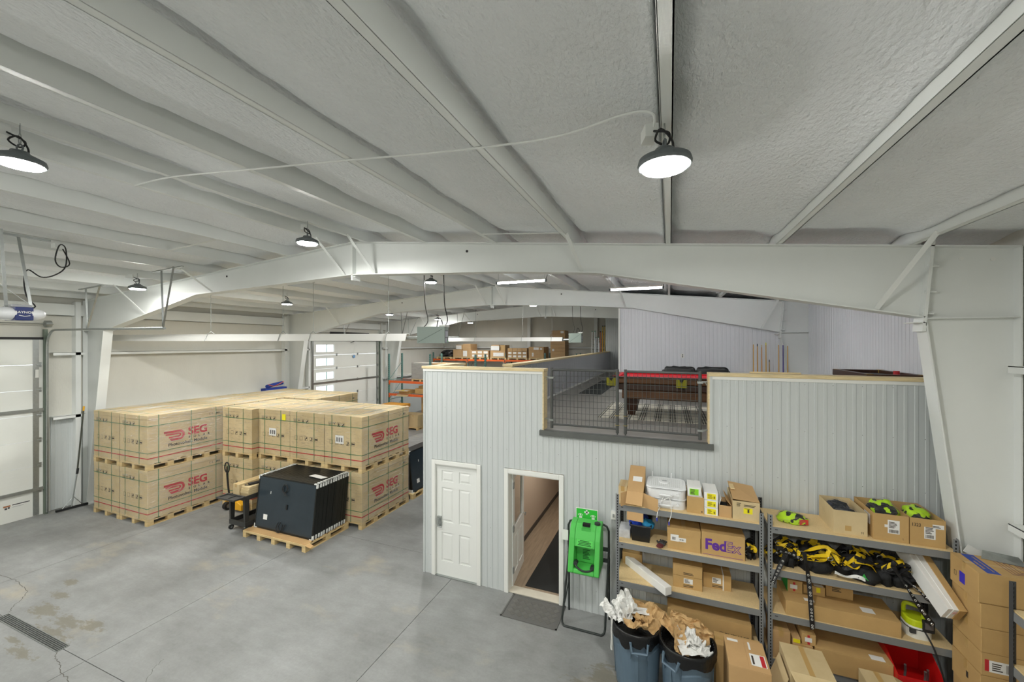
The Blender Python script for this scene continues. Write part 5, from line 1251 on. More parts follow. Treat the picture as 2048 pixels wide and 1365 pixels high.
# work glove: palm, five fingers, cuff
def glove(lab, loc, rz):
    t = thing('work_glove', lab, 'glove', loc); WOFF[t.name] = Vector((0,0,0)); t.rotation_euler = (0,0,rz)
    mg = mat('glove_grey',(56,58,58),.8); b = MB()
    def seg(p, r0):
        for i in range(len(p)-1): b.cyl(p[i],p[i+1],r0*(1-.12*i),r0*(1-.12*(i+1)),n=8)
    b.sub(lump(.05,.045,.03,1.5,14,8,.12,False), Matrix.Translation((0,0,.035)))
    for k,(x,l) in enumerate(((-.032,.055),(-.011,.066),(.011,.062),(.032,.048))): seg([(x,.03,.04),(x*1.25,.03+l*.5,.05),(x*1.4,.03+l,.035)], .0105)
    seg([(-.04,-.01,.035),(-.07,.015,.04),(-.078,.045,.03)], .011)
    b.build('hand', mg, t, smooth=False)
    c = MB(); c.lathe([(.038,-.10),(.04,-.07),(.036,-.03)], 14); c.v = [(p[0], p[2], p[1]*.55+.03) for p in c.v]; c.build('cuff', mat('glove_maroon',(96,40,40),.8), t)
glove('grey work glove with maroon cuff lying at the second shelf edge', (-.10,5.80,Z2), -.35)
t = plainbox('carton_box', 'kraft carton with two white shipping labels on the second shelf', 'box', -.03,.375,5.77,6.25,Z2-.0,Z2+.285, M_kraft2)
rect(t,'shipping_label',M_label,.01,.11,Z2+.11,Z2+.20,5.77); bars(t,.03,.075,Z2+.13,Z2+.165,5.769); rect(t,'shipping_label',M_label,.105,.20,Z2+.115,Z2+.165,5.7695); bars(t,.12,.18,Z2+.13,Z2+.15,5.769); rect(t,'red_tag',M_red,.30,.32,Z2+.2855,Z2+.287,5.80)
MB().box(-.032,.377,5.766,5.80,Z2+.20,Z2+.287).build('lid_edge', M_kraft2, t)
t = plainbox('carton_box', 'large kraft carton printed with purple courier lettering on the second shelf', 'box', .385,.885,5.77,6.25,Z2,Z2+.30, M_kraft2)
M_pur = mat('purple_print',(96,48,152),.6)
ftext(t,'Fed',.185,.425,Z2+.085,5.77,M_pur,.007,.95)
b = MB().sub(textmb('Ex',.185,.006), frame((.658,5.7675,Z2+.085),(1,0,0),(0,0,1)) @ Matrix.Diagonal((.95,1,1,1))); b.build('outline_lettering', M_pur, t, fix=False)
b = MB().sub(textmb('Ex',.185,-.0012), frame((.658,5.7668,Z2+.085),(1,0,0),(0,0,1)) @ Matrix.Diagonal((.95,1,1,1))); b.build('lettering_fill', M_kraft2, t, fix=False)
rect(t,'purple_edge',M_pur,.40,.86,Z2+.012,Z2+.016,5.77)
# --- rack 1 third board
for k, nm in enumerate(('lower','upper')):
    z = Z3s+k*.162; t = plainbox('carton_box', '%s of two stacked kraft cartons on the third shelf' % nm, 'box', .04,.402,5.84,6.2,z,z+.16, M_kraft2, group='stacked cartons on the third shelf')
    lines(t,.17,.33,z+.02,z+.055,2,5.84)
    if k == 0: rect(t,'paper_label',M_label,.175,.285,z+.07,z+.135,5.84); lines(t,.185,.25,z+.08,z+.13,4,5.839)
t = plainbox('carton_box', 'kraft carton with a white vertical strap on the third shelf', 'box', .42,.757,5.98,6.28,Z3s,Z3s+.20, M_kraft2)
rect(t,'paper_label',M_label,.53,.635,Z3s+.075,Z3s+.15,5.98); lines(t,.54,.61,Z3s+.085,Z3s+.14,4,5.979); lines(t,.53,.70,Z3s+.02,Z3s+.055,2,5.98); MB().box(.655,.668,5.976,6.285,Z3s+.0,Z3s+.203).build('strap', M_label, t)
t = thing('long_white_box', 'long white carton lying diagonally over the third shelf edge', 'box', (-.27,5.95,Z3s))
v0, v1 = Vector((-.58,6.20,Z3s+.002)), Vector((-.015,5.60,Z3s+.002)); d = (v1-v0).normalized(); nn = Vector((-d.y,d.x,0))*.052
MB().hexa([v0-nn,v1-nn,v1+nn,v0+nn]+[p+Vector((0,0,.105)) for p in (v0-nn,v1-nn,v1+nn,v0+nn)]).build('carton', M_label, t, bevel=.004)
flap(t, [v0-nn*.9+Vector((0,0,.106)), v1-nn*.9+Vector((0,0,.106)), v1+nn*.0+Vector((0,0,.108)), v0+nn*.0+Vector((0,0,.108))], M_label, 'lid_flap')
plainbox('carton_box', 'flat kraft carton standing at the back left of the third shelf', 'box', -.66,-.38,6.18,6.29,Z3s,Z3s+.17, M_kraft2)
# --- rack 1 bottom
t = plainbox('carton_box', 'wide kraft carton with a round logo on the lowest shelf of the left unit', 'box', -.03,.955,5.76,6.22,Z4,Z4+.30, M_kraft2)
ftext(t,'ENPHASE',.065,.655,Z4+.10,5.76,None,.001); MB().tube([(.615+.026*math.cos(a),5.758,Z4+.122+.026*math.sin(a)) for a in [k*math.pi/8 for k in range(16)]], .0028, 4, closed=True).build('logo_ring', M_ink, t); MB().box(.60,.63,5.757,5.7585,Z4+.119,Z4+.125).build('logo_bar', M_ink, t)
# --- rack 2 top board
t = openbox('open_carton', 'open kraft carton of dark bagged clothes, leftmost of three on the shelf', 1.80,2.12,5.79,6.285,Z1,Z1+.27, M_kraft)
ftext(t,'M',.035,2.06,Z1+.025,5.79); MB().box(1.91,1.97,5.789,5.7905,Z1+.04,Z1+.10).build('tape', mat('packing_tape',(190,156,98),.3), t)
M_bag = wrap_mat()
def bagged(lab, x, y, z, rx, ry, rz_, cols, seed, group=None, redcard=False):
    t = thing('bagged_gear', lab, 'bagged gear', (x,y,z), group); WOFF[t.name] = Vector((0,0,0))
    m = bpy.data.materials.new('gear_pattern'); m.use_nodes = True; nt = m.node_tree; b = nt.nodes['Principled BSDF']; b.inputs['Roughness'].default_value = .7
    tc = nt.nodes.new('ShaderNodeTexCoord'); mp = nt.nodes.new('ShaderNodeMapping'); mp.inputs['Location'].default_value = (seed,seed*.7,0); n = nt.nodes.new('ShaderNodeTexNoise'); n.inputs['Scale'].default_value = 9; n.inputs['Detail'].default_value = 1.5
    r = nt.nodes.new('ShaderNodeValToRGB'); r.color_ramp.interpolation = 'CONSTANT'; r.color_ramp.elements[0].color = rgb(*cols[0]); r.color_ramp.elements[1].color = rgb(*cols[1]); r.color_ramp.elements[1].position = .5
    nt.links.new(tc.outputs['Object'], mp.inputs[0]); nt.links.new(mp.outputs[0], n.inputs['Vector']); nt.links.new(n.outputs[0], r.inputs[0]); nt.links.new(r.outputs[0], b.inputs['Base Color'])
    g = lump(rx,ry,rz_,seed,22,14,.3); g.v = [(p[0],p[1],p[2]+rz_*.5) for p in g.v]; g.build('cloth', m, t, smooth=True)
    g = lump(rx*1.08,ry*1.08,rz_*1.12,seed+.1,22,14,.3); g.v = [(p[0],p[1],p[2]+rz_*.56) for p in g.v]; g.build('clear_bag', M_bag, t)
    if redcard: MB().hexa([(rx*.35,-ry*1.0,.015),(rx*.98,-ry*.75,.015),(rx*.98,-ry*.7,.075),(rx*.35,-ry*.95,.075),(rx*.35,-ry*.99,.015),(rx*.98,-ry*.74,.015),(rx*.98,-ry*.69,.075),(rx*.35,-ry*.94,.075)]).build('card', mat('red_card',(206,60,50),.6), t)
    return t
HV = ((24,27,30),(190,236,30)); NV = ((26,30,40),(60,66,82))
bagged('dark bagged clothes, rear bundle in the leftmost open carton', 1.94,6.12,Z1+.10,.13,.10,.11,NV,2.2,'dark bagged clothes'); bagged('dark bagged clothes, front bundle in the leftmost open carton', 1.98,5.93,Z1+.08,.12,.09,.11,NV,5.1,'dark bagged clothes')
t = openbox('open_carton', 'open kraft carton of lime vests with letter L, middle of three', 2.165,2.475,5.76,6.285,Z1,Z1+.30, M_kraft2)
rect(t,'shipping_label',M_label,2.29,2.395,Z1+.09,Z1+.24,5.76); lines(t,2.30,2.385,Z1+.15,Z1+.225,5,5.759); bars(t,2.305,2.385,Z1+.10,Z1+.135,5.759); ftext(t,'L',.03,2.42,Z1+.035,5.76); rect(t,'label_corner',M_label,2.262,2.30,Z1+.155,Z1+.185,5.7595)
MB().box(2.163,2.165,5.85,6.0,Z1+.13,Z1+.25).build('side_label', M_label, t)
bagged('lime and black bagged vests in the middle open carton', 2.33,5.98,Z1+.19,.14,.14,.13,HV,7.7,'lime bagged vests')
t = openbox('open_carton', 'open kraft carton marked with handwritten digits, rightmost of three', 2.485,2.785,5.76,6.285,Z1,Z1+.30, M_kraft2)
ftext(t,'1323',.052,2.497,Z1+.21,5.76,M_ink,.0006,.78); rect(t,'shipping_label',M_label,2.605,2.70,Z1+.085,Z1+.215,5.76); lines(t,2.615,2.685,Z1+.14,Z1+.215,5,5.759); bars(t,2.617,2.685,Z1+.095,Z1+.13,5.759); rect(t,'paper_label',M_label,2.675,2.77,Z1+.205,Z1+.25,5.7595); lines(t,2.675,2.76,Z1+.215,Z1+.24,2,5.758)
bagged('lime and black bagged vests in the rightmost open carton', 2.63,5.99,Z1+.17,.13,.14,.12,HV,4.3,'lime bagged vests')
bagged('bag of lime gloves with a red card lying on the shelf board', 1.42,5.95,Z1,.155,.12,.075,HV,9.4,None,True)

# --- harness pile on the second board
M_web = mat('yellow_webbing',(232,196,24),.6,bump=.1,bscale=200); M_webk = mat('black_webbing',(24,24,25),.6,bump=.1,bscale=200); M_pad = mat('black_pad',(22,23,24),.75,bump=.3,bscale=120)
def webbing(pts, w, th=.003, roll=0.0):
    P = smooth_pts(pts, 5); b = MB(); vs = []
    for i, p in enumerate(P):
        d = (P[min(i+1,len(P)-1)]-P[max(i-1,0)]).normalized(); up = Vector((0,-.55,.85)); s = d.cross(up)
        s = s.normalized() if s.length > 1e-3 else Vector((1,0,0)); n = s.cross(d)
        a = roll + .6*math.sin(i*.35); s2 = s*math.cos(a)+n*math.sin(a); n2 = s2.cross(d)
        vs += [p-s2*w/2-n2*th/2, p+s2*w/2-n2*th/2, p+s2*w/2+n2*th/2, p-s2*w/2+n2*th/2]
    b.add(vs, [(4*i+k, 4*i+(k+1)%4, 4*i+4+(k+1)%4, 4*i+4+k) for i in range(len(P)-1) for k in range(4)] + [(3,2,1,0), (len(vs)-4,len(vs)-3,len(vs)-2,len(vs)-1)])
    return b
def harness(cx, cy, z, rx, ry, h, seed, lab, ny=5, nk=6):
    rnd = random.Random(seed); t = thing('safety_harness', lab, 'harness', (cx,cy,z), 'safety harnesses piled on the shelf')
    for q in range(6):
        b = lump(rx*rnd.uniform(.35,.6), ry*rnd.uniform(.5,.8), h*rnd.uniform(.35,.55), seed+q, 16, 10, .5)
        ox, oy = rnd.uniform(-.55,.55)*rx, rnd.uniform(-.2,.3)*ry; dz = -min(p[2] for p in b.v)
        b.v = [(p[0]+cx+ox, min(p[1]+cy+oy, 6.27), p[2]+dz+z+.002) for p in b.v]; b.build('pad', M_pad, t, smooth=True)
    def path(n):
        a0 = rnd.uniform(0,6.28); P = []
        for k in range(n):
            a = a0+k*rnd.uniform(.5,1.0); r = rnd.uniform(.35,1.0)
            x = cx+rx*r*math.cos(a); y = max(5.745, min(6.25, cy+ry*r*math.sin(a)*.8-.04)); e = max(0, 1-((x-cx)/rx)**2*.8)
            P.append((x, y, z+.02+h*e*rnd.uniform(.45,1.0)*(1 if y < cy+.05 else .9)))
        return P
    for q in range(ny): webbing(path(rnd.randint(4,6)), .044, .004, rnd.uniform(-.5,.5)).build('yellow_strap', M_web, t)
    for q in range(nk): webbing(path(rnd.randint(5,7)), .045, .005, rnd.uniform(-.5,.5)).build('black_strap', M_webk, t)
    for q in range(3):
        p = path(1)[0]; a = rnd.uniform(0,3); MB().tube([(p[0]+.03*math.cos(u), p[1]-.02+.01*math.sin(u+a), p[2]+.022*math.sin(u)) for u in [k*math.pi/6 for k in range(12)]], .0045, 6, closed=True).build('metal_ring', M_galv, t)
    return t
def belt(t, pts, n, w=.05):
    b = webbing(pts, w, .005).build('belt_strap', M_webk, t)
    P = [Vector(p) for p in smooth_pts(pts, 8)]; L_ = [0]
    for i in range(1,len(P)): L_.append(L_[-1]+(P[i]-P[i-1]).length)
    for k in range(n):
        s = L_[-1]*(.26+.70*k/(n-1)); i = next(j for j in range(len(L_)) if L_[j] >= s); p = P[i]
        MB().tube([(p.x+.009*math.cos(u), p.y-.009, p.z+.010*math.sin(u)) for u in [q*math.pi/5 for q in range(10)]], .004, 5, closed=True).build('grommet', mat('bright_grommet',(210,210,208),.3,metal=.7), b)
        MB().cyl((p.x,p.y-.0065,p.z),(p.x,p.y-.0075,p.z),.007,n=8).build('eyelet_hole', M_dark, b)
h1 = harness(1.36,5.97,Z2,.23,.26,.28,11,'safety harness at the left end of the pile, grommeted belt over the edge',9,10)
belt(h1, [(1.32,5.76,Z2+.21),(1.28,5.72,Z2+.13),(1.22,5.69,Z2+.0),(1.165,5.685,Z2-.16)], 8)
belt(h1, [(1.16,5.79,Z2+.10),(1.25,5.76,Z2+.20),(1.38,5.75,Z2+.20),(1.48,5.76,Z2+.15)], 7, .04)
h2 = harness(1.70,5.97,Z2,.27,.27,.31,23,'safety harness second from the left, its belt hanging furthest down',12,9)
belt(h2, [(1.50,5.76,Z2+.24),(1.515,5.715,Z2+.10),(1.535,5.69,Z2-.10),(1.55,5.685,Z2-.35),(1.565,5.685,Z2-.62)], 14)
KIDS[h2.name] and None
h3 = harness(2.06,5.97,Z2,.26,.27,.29,37,'safety harness in the middle right of the pile with a white tagged strap',7,12)
webbing([(1.80,5.75,Z2+.07),(1.90,5.73,Z2+.05),(2.0,5.73,Z2+.07),(2.08,5.73,Z2+.05)], .04, .004).build('white_strap', M_label, h3); webbing([(2.06,5.73,Z2+.10),(2.11,5.725,Z2+.05),(2.14,5.74,Z2+.02)], .04, .004).build('green_tag', mat('green_tag',(70,200,90),.6), h3)
h4 = harness(2.39,5.97,Z2,.22,.26,.29,51,'safety harness at the right end of the pile with two hanging belts',4,11)
belt(h4, [(2.34,5.75,Z2+.24),(2.42,5.70,Z2+.08),(2.52,5.68,Z2-.10),(2.64,5.68,Z2-.29)], 9); belt(h4, [(2.42,5.74,Z2+.14),(2.52,5.70,Z2+.06),(2.60,5.69,Z2-.02),(2.68,5.68,Z2-.06)], 6, .04)
h5 = harness(.975,5.98,Z2,.075,.20,.18,67,'black and yellow harness bag beside the purple-lettered carton',2,3)
# --- long white boxes leaning at the right end
t = thing('long_white_cartons', 'long white cartons leaning in the gap at the right end of the shelves', 'box', (2.78,5.6,1.25))
for k, (dx, m_) in enumerate(((-.01,M_label),(.062,M_label),(.135,M_kraft2))):
    a = Vector((2.50+dx,6.20,1.98)); b_ = Vector((2.66+dx*.6,5.45,1.50)); d = (b_-a).normalized(); s = Vector((1,.2,0)).normalized(); u = s.cross(d)
    MB().hexa([a-s*.034-u*.085,b_-s*.034-u*.085,b_+s*.034-u*.085,a+s*.034-u*.085,a-s*.034+u*.085,b_-s*.034+u*.085,b_+s*.034+u*.085,a+s*.034+u*.085]).build('carton', m_, t, bevel=.003)
    if k == 1: 
        c_ = b_+d*.001; MB().hexa([c_-s*.025-u*.05,c_+s*.025-u*.05,c_+s*.025-u*.01,c_-s*.025-u*.01]+[p+d*.002 for p in (c_-s*.025-u*.05,c_+s*.025-u*.05,c_+s*.025-u*.01,c_-s*.025-u*.01)]).build('end_label', mat('pink_print',(230,190,190),.6), t)
# --- third board of rack 2
t = plainbox('long_carton', 'long kraft carton reaching across the third shelf of the right unit', 'box', 1.31,2.40,5.73,6.18,Z3s-.0,Z3s+.175, M_kraft2, tape=False)
MB().box(2.08,2.20,5.80,5.90,Z3s+.1755,Z3s+.177).build('paper_label', M_label, t); MB().box(1.52,1.62,5.80,5.86,Z3s+.1755,Z3s+.177).build('paper_label', M_label, t)
zt = Z3s+.178
t = plainbox('carton_box', 'small kraft carton with red tape and green edge on the long carton', 'box', 1.375,1.53,5.93,6.2,zt,zt+.15, M_kraft2); rect(t,'red_tape_print',M_red,1.43,1.455,zt+.02,zt+.13,5.93); rect(t,'paper_label',M_label,1.40,1.475,zt+.05,zt+.10,5.928); MB().box(1.372,1.375,5.94,6.19,zt,zt+.15).build('green_edge', mat('green_print',(40,170,70),.6), t)
t = plainbox('carton_box', 'low kraft carton with a yellow sticker on the long carton', 'box', 1.545,1.77,5.96,6.2,zt,zt+.11, M_kraft2); rect(t,'yellow_label',M_yel,1.68,1.72,zt+.04,zt+.10,5.96); MB().box(1.66,1.755,5.97,6.1,zt+.1105,zt+.113).build('paper_label', M_label, t)
t = plainbox('carton_box', 'kraft carton with dark print at the back of the long carton', 'box', 1.79,2.06,6.0,6.175,zt,zt+.155, M_kraft2, tape=False); lines(t,1.85,1.98,zt+.07,zt+.125,3,6.0)
# sprayer
t = thing('tank_sprayer', 'lime and white battery sprayer standing on the third shelf', 'sprayer', (2.595,5.90,Z3s))
rounded(2.48,2.71,5.78,6.02,Z3s,Z3s+.13,.09).build('tank', mat('tank_white',(226,228,222),.35), t); rounded(2.478,2.712,5.778,6.022,Z3s+.10,Z3s+.112,.09).build('tank_band', M_rackd, t)
M_lime = mat('lime_plastic',(196,214,30),.4)
b = MB(); b.sub(rounded(2.485,2.705,5.785,6.015,Z3s+.13,Z3s+.20,.085)); b.build('motor_cover', M_lime, t)
MB().tube(smooth_pts([(2.52,5.98,Z3s+.19),(2.52,5.96,Z3s+.29),(2.57,5.92,Z3s+.31),(2.64,5.88,Z3s+.29),(2.655,5.87,Z3s+.19)]), .02, 8).build('handle', M_lime, t)
MB().box(2.60,2.70,5.765,5.80,Z3s+.10,Z3s+.23).build('battery', M_black, t, bevel=.008); bb_ = KIDS[t.name][-1]; MB().box(2.615,2.685,5.76,5.766,Z3s+.14,Z3s+.21).build('battery_plate', mat('battery_grey',(96,92,92),.5), bb_)
MB().box(2.495,2.545,5.774,5.80,Z3s+.06,Z3s+.11).build('badge', M_rackd, t)
MB().tube(smooth_pts([(2.62,5.78,Z3s+.10),(2.66,5.70,Z3s-.02),(2.71,5.66,Z3s-.25),(2.76,5.62,Z3s-.55),(2.80,5.5,Z3s-.85)]), .008, 6).build('hose', M_black, t)
# --- lowest board of rack 2 and the floor before it
t = plainbox('long_carton', 'long kraft carton with a blue print on the lowest shelf of the right unit', 'box', 1.60,2.32,5.70,6.20,Z4,Z4+.26, M_kraft2, tape=False)
MB().box(2.13,2.26,5.72,5.80,Z4+.2605,Z4+.262).build('paper_label', M_label, t)
plainbox('carton_box', 'tall kraft carton left of the red-taped cartons on the lowest shelf', 'box', 1.17,1.36,5.74,6.1,Z4,Z4+.34, M_kraft3)
t = plainbox('carton_box', 'kraft carton with a yellow label on top of the lowest shelf cartons', 'box', 1.38,1.58,5.72,6.05,Z4,Z4+.24, M_kraft3); rect(t,'yellow_label',M_yel,1.42,1.48,Z4+.12,Z4+.19,5.72)
t = plainbox('carton_box', 'narrow kraft box with a yellow end label on the lowest shelf', 'box', 1.38,1.46,5.73,6.05,Z4+.242,Z4+.30, M_kraft3, tape=False); rect(t,'yellow_label',M_yel,1.385,1.455,Z4+.247,Z4+.29,5.73)
for k,(x,z) in enumerate(((1.475,Z4+.242),)):
    t = plainbox('carton_box', 'small kraft carton with red tape above the lowest shelf', 'box', x,x+.14,5.74,6.05,z,z+.13, M_kraft2); rect(t,'red_tape_print',M_red,x+.055,x+.08,z+.01,z+.12,5.74); rect(t,'paper_label',M_label,x+.03,x+.10,z+.04,z+.09,5.738)
t = thing('red_bin', 'red metal box with hardware under the sprayer', 'bin', (2.45,5.7,.42))
M_rbin = mat('red_paint',(198,24,24),.35)
b = MB(); b.hexa([(2.33,5.62,Z4+.005),(2.72,5.62,Z4+.005),(2.72,6.15,Z4+.005),(2.33,6.15,Z4+.005),(2.33,5.62,Z4+.012),(2.72,5.62,Z4+.012),(2.72,6.15,Z4+.012),(2.33,6.15,Z4+.012)]); b.build('floor_plate', M_rbin, t)
MB().box(2.33,2.72,5.62,5.628,Z4,Z4+.22).build('front_panel', M_rbin, t)
MB().prism([(5.62,Z4),(6.15,Z4),(6.15,Z4+.44),(5.62,Z4+.22)], 'x', 2.322, 2.33).build('side_panel', M_rbin, t); MB().prism([(5.62,Z4),(6.15,Z4),(6.15,Z4+.44),(6.0,Z4+.44),(5.62,Z4+.22)], 'x', 2.72, 2.728).build('side_panel', M_rbin, t)
MB().box(2.33,2.72,6.142,6.15,Z4,Z4+.30).build('rear_panel', M_rbin, t)
for k,(x,y) in enumerate(((2.45,5.80),(2.60,5.75),(2.64,5.79))):
    o = MB().tube(smooth_pts([(x,y,Z4+.06),(x+.02,y+.02,Z4+.16),(x+.01,y,Z4+.24)]), .012, 8).build('steel_bolt', M_galv); tag(o, ('long bolt standing in the red bin, left one','bolt in the red bin, middle one','bolt in the red bin, right one')[k], 'bolt', 'bolts in the red bin')
# cartons on the floor in front
t = plainbox('floor_carton', 'kraft carton with a shipping label standing beside the grey bins', 'box', .60,1.0,4.92,5.40,.0,.77, M_kraft3, tape=False)
MB().box(.83,.98,5.0,5.18,.7705,.772).build('shipping_label', M_label, t); MB().box(.93,.97,5.0,5.17,.772,.7725).build('red_print', M_red, t); MB().box(.63,.74,5.32,5.36,.7705,.772).build('paper_label', M_label, t); MB().box(.84,.86,5.24,5.36,.7705,.772).build('paper_label', M_label, t); MB().box(.845,.865,5.02,5.15,.772,.7727).build('barcode', M_ink, t)
t = plainbox('floor_carton', 'kraft carton tilted open in front of the right shelving unit', 'box', 1.19,1.60,5.05,5.50,.0,.78, M_kraft)
flap(t, ((1.19,5.05,.78),(1.60,5.05,.78),(1.68,4.88,.70),(1.25,4.84,.70)), M_kraft); flap(t, ((1.17,5.0,.72),(1.17,5.4,.72),(1.05,5.3,.52),(1.05,4.9,.52)), M_kraft)
t = plainbox('floor_carton', 'low kraft carton with an open flap at the bottom picture edge', 'box', 1.08,1.45,4.55,4.90,.0,.68, M_kraft); flap(t, ((1.08,4.9,.68),(1.45,4.9,.68),(1.47,5.0,.60),(1.06,5.0,.60)), M_kraft)
t = plainbox('floor_carton', 'kraft carton with blue side print below the red bin', 'box', 1.95,2.25,5.15,5.55,.0,.66, M_kraft); MB().box(1.948,1.95,5.2,5.3,.3,.6).build('blue_print', mat('blue_print',(40,70,160),.6), t); flap(t, ((2.25,5.15,.66),(2.25,5.55,.66),(2.38,5.55,.60),(2.38,5.15,.60)), M_kraft)
t = thing('orange_hand_truck', 'orange tubular handle at the bottom picture edge', 'hand truck', (2.2,4.95,0))
MB().tube(smooth_pts([(2.02,4.95,.01),(2.02,4.97,.55),(2.06,4.98,.64),(2.2,4.98,.66),(2.36,4.98,.64),(2.40,4.97,.55),(2.40,4.95,.01)]), .018, 8).build('handle', mat('orange_tube',(228,80,30),.4), t); MB().box(2.02,2.4,4.85,4.97,0,.012).build('toe_plate', mat('orange_tube',(228,80,30),.4), t)
plainbox('wrapped_carton', 'tall kraft carton in clear wrap behind the labelled floor carton', 'box', .52,1.02,5.42,5.66,.0,.62, M_kraft2)
# --- stack of wide cartons at the right
zs = 0; STK = ((0,.40,'lowest wide kraft carton in the stack by the column',2.80),(.40,.40,'second wide kraft carton from the floor in the stack by the column',2.80),(.80,.27,'wide kraft carton with a black mark in the middle of the stack',2.79),(1.07,.22,'wide kraft carton with a red shipping label in the stack',2.795),(1.29,.235,'wide kraft carton second from the top of the stack',2.795),(1.525,.235,'wide kraft carton just under the blue-printed one',2.79),(1.763,.29,'topmost wide kraft carton with blue print by the column',2.775))
for z, h, lab, x in STK:
    t = plainbox('wide_carton', lab, 'box', x, 3.34, 5.25, 5.67, z, z+h-.002, M_kraft2, group='stack of wide cartons by the column')
    if z == 1.763:
        MB().box(2.85,2.95,5.27,5.66,z+h-.0015,z+h).build('blue_print', mat('blue_print',(40,70,160),.6), t); MB().box(2.773,2.775,5.44,5.52,z+.06,z+.17).build('blue_window', mat('deep_blue',(36,20,190),.4), t)
        b = MB(); 
        for q in range(4): b.tube([(3.06+q*.03,5.32+q*.02,z+h),(3.06+q*.03,5.60-q*.02,z+h),(3.26-q*.02,5.62-q*.02,z+h),(3.26-q*.02,5.35+q*.02,z+h)], .0015, 4, closed=True)
        b.build('line_drawing', mat('purple_line',(110,70,110),.6), t)
        b = MB()
        for row, (xa, xb, y_a, y_b, nq) in enumerate(((2.868,2.885,5.36,5.52,6),(2.912,2.926,5.31,5.62,16))):
            for q in range(nq):
                y_q = y_a+(y_b-y_a)*q/nq; b.box(xa+.002*(q%3),xb-.001*(q%2),y_q,y_q+(y_b-y_a)/nq*.7,z+h,z+h+.0008)
        b.build('print_marks', M_kraft2, t)
        b = MB(); b.box(2.773,2.775,5.60,5.602,z+.09,z+.14); b.box(2.773,2.775,5.57,5.602,z+.138,z+.14); b.box(2.773,2.775,5.57,5.602,z+.09,z+.092); b.box(2.773,2.775,5.57,5.572,z+.09,z+.14); b.build('pictogram', M_ink, t)
    if z == 1.07:
        rect(t,'red_label',M_red,2.82,2.85,z+.05,z+.16,5.25); rect(t,'shipping_label',M_label,2.85,3.05,z+.045,z+.155,5.25); bars(t,2.97,3.01,z+.06,z+.14,5.249); lines(t,2.87,2.95,z+.06,z+.14,4,5.249)
    if z == .80: MB().box(x-.002,x,5.42,5.45,z+.10,z+.16).build('ink_mark', M_ink, t)
t = thing('sheet_metal', 'thin bent metal bracket lying on the topmost wide carton', 'bracket', (3.0,5.6,2.053)); MB().hexa([(2.98,5.60,2.056),(3.28,5.52,2.056),(3.28,5.64,2.10),(3.02,5.66,2.12),(2.98,5.60,2.058),(3.28,5.52,2.058),(3.28,5.64,2.102),(3.02,5.66,2.122)]).build('plate', M_galv, t)
t = thing('sheet_metal', 'grey metal tray on the right edge shelf', 'bracket', (3.05,4.6,1.93)); MB().hexa([(2.85,4.3,1.932),(3.3,4.3,1.932),(3.3,4.75,1.932),(2.90,4.75,1.932),(2.83,4.28,1.96),(3.32,4.28,1.96),(3.32,4.77,1.96),(2.88,4.77,1.96)]).build('tray', M_galv, t)
# diagonal wall brace by the column
t = thing('wall_brace', 'white angle brace crossing the right column low down', 'brace', (3.1,5.7,1.6)); MB().bar((2.93,5.735,2.09),(3.37,5.735,1.86),.008,.085,up=(0,0,1)).build('angle', M_steel, t)

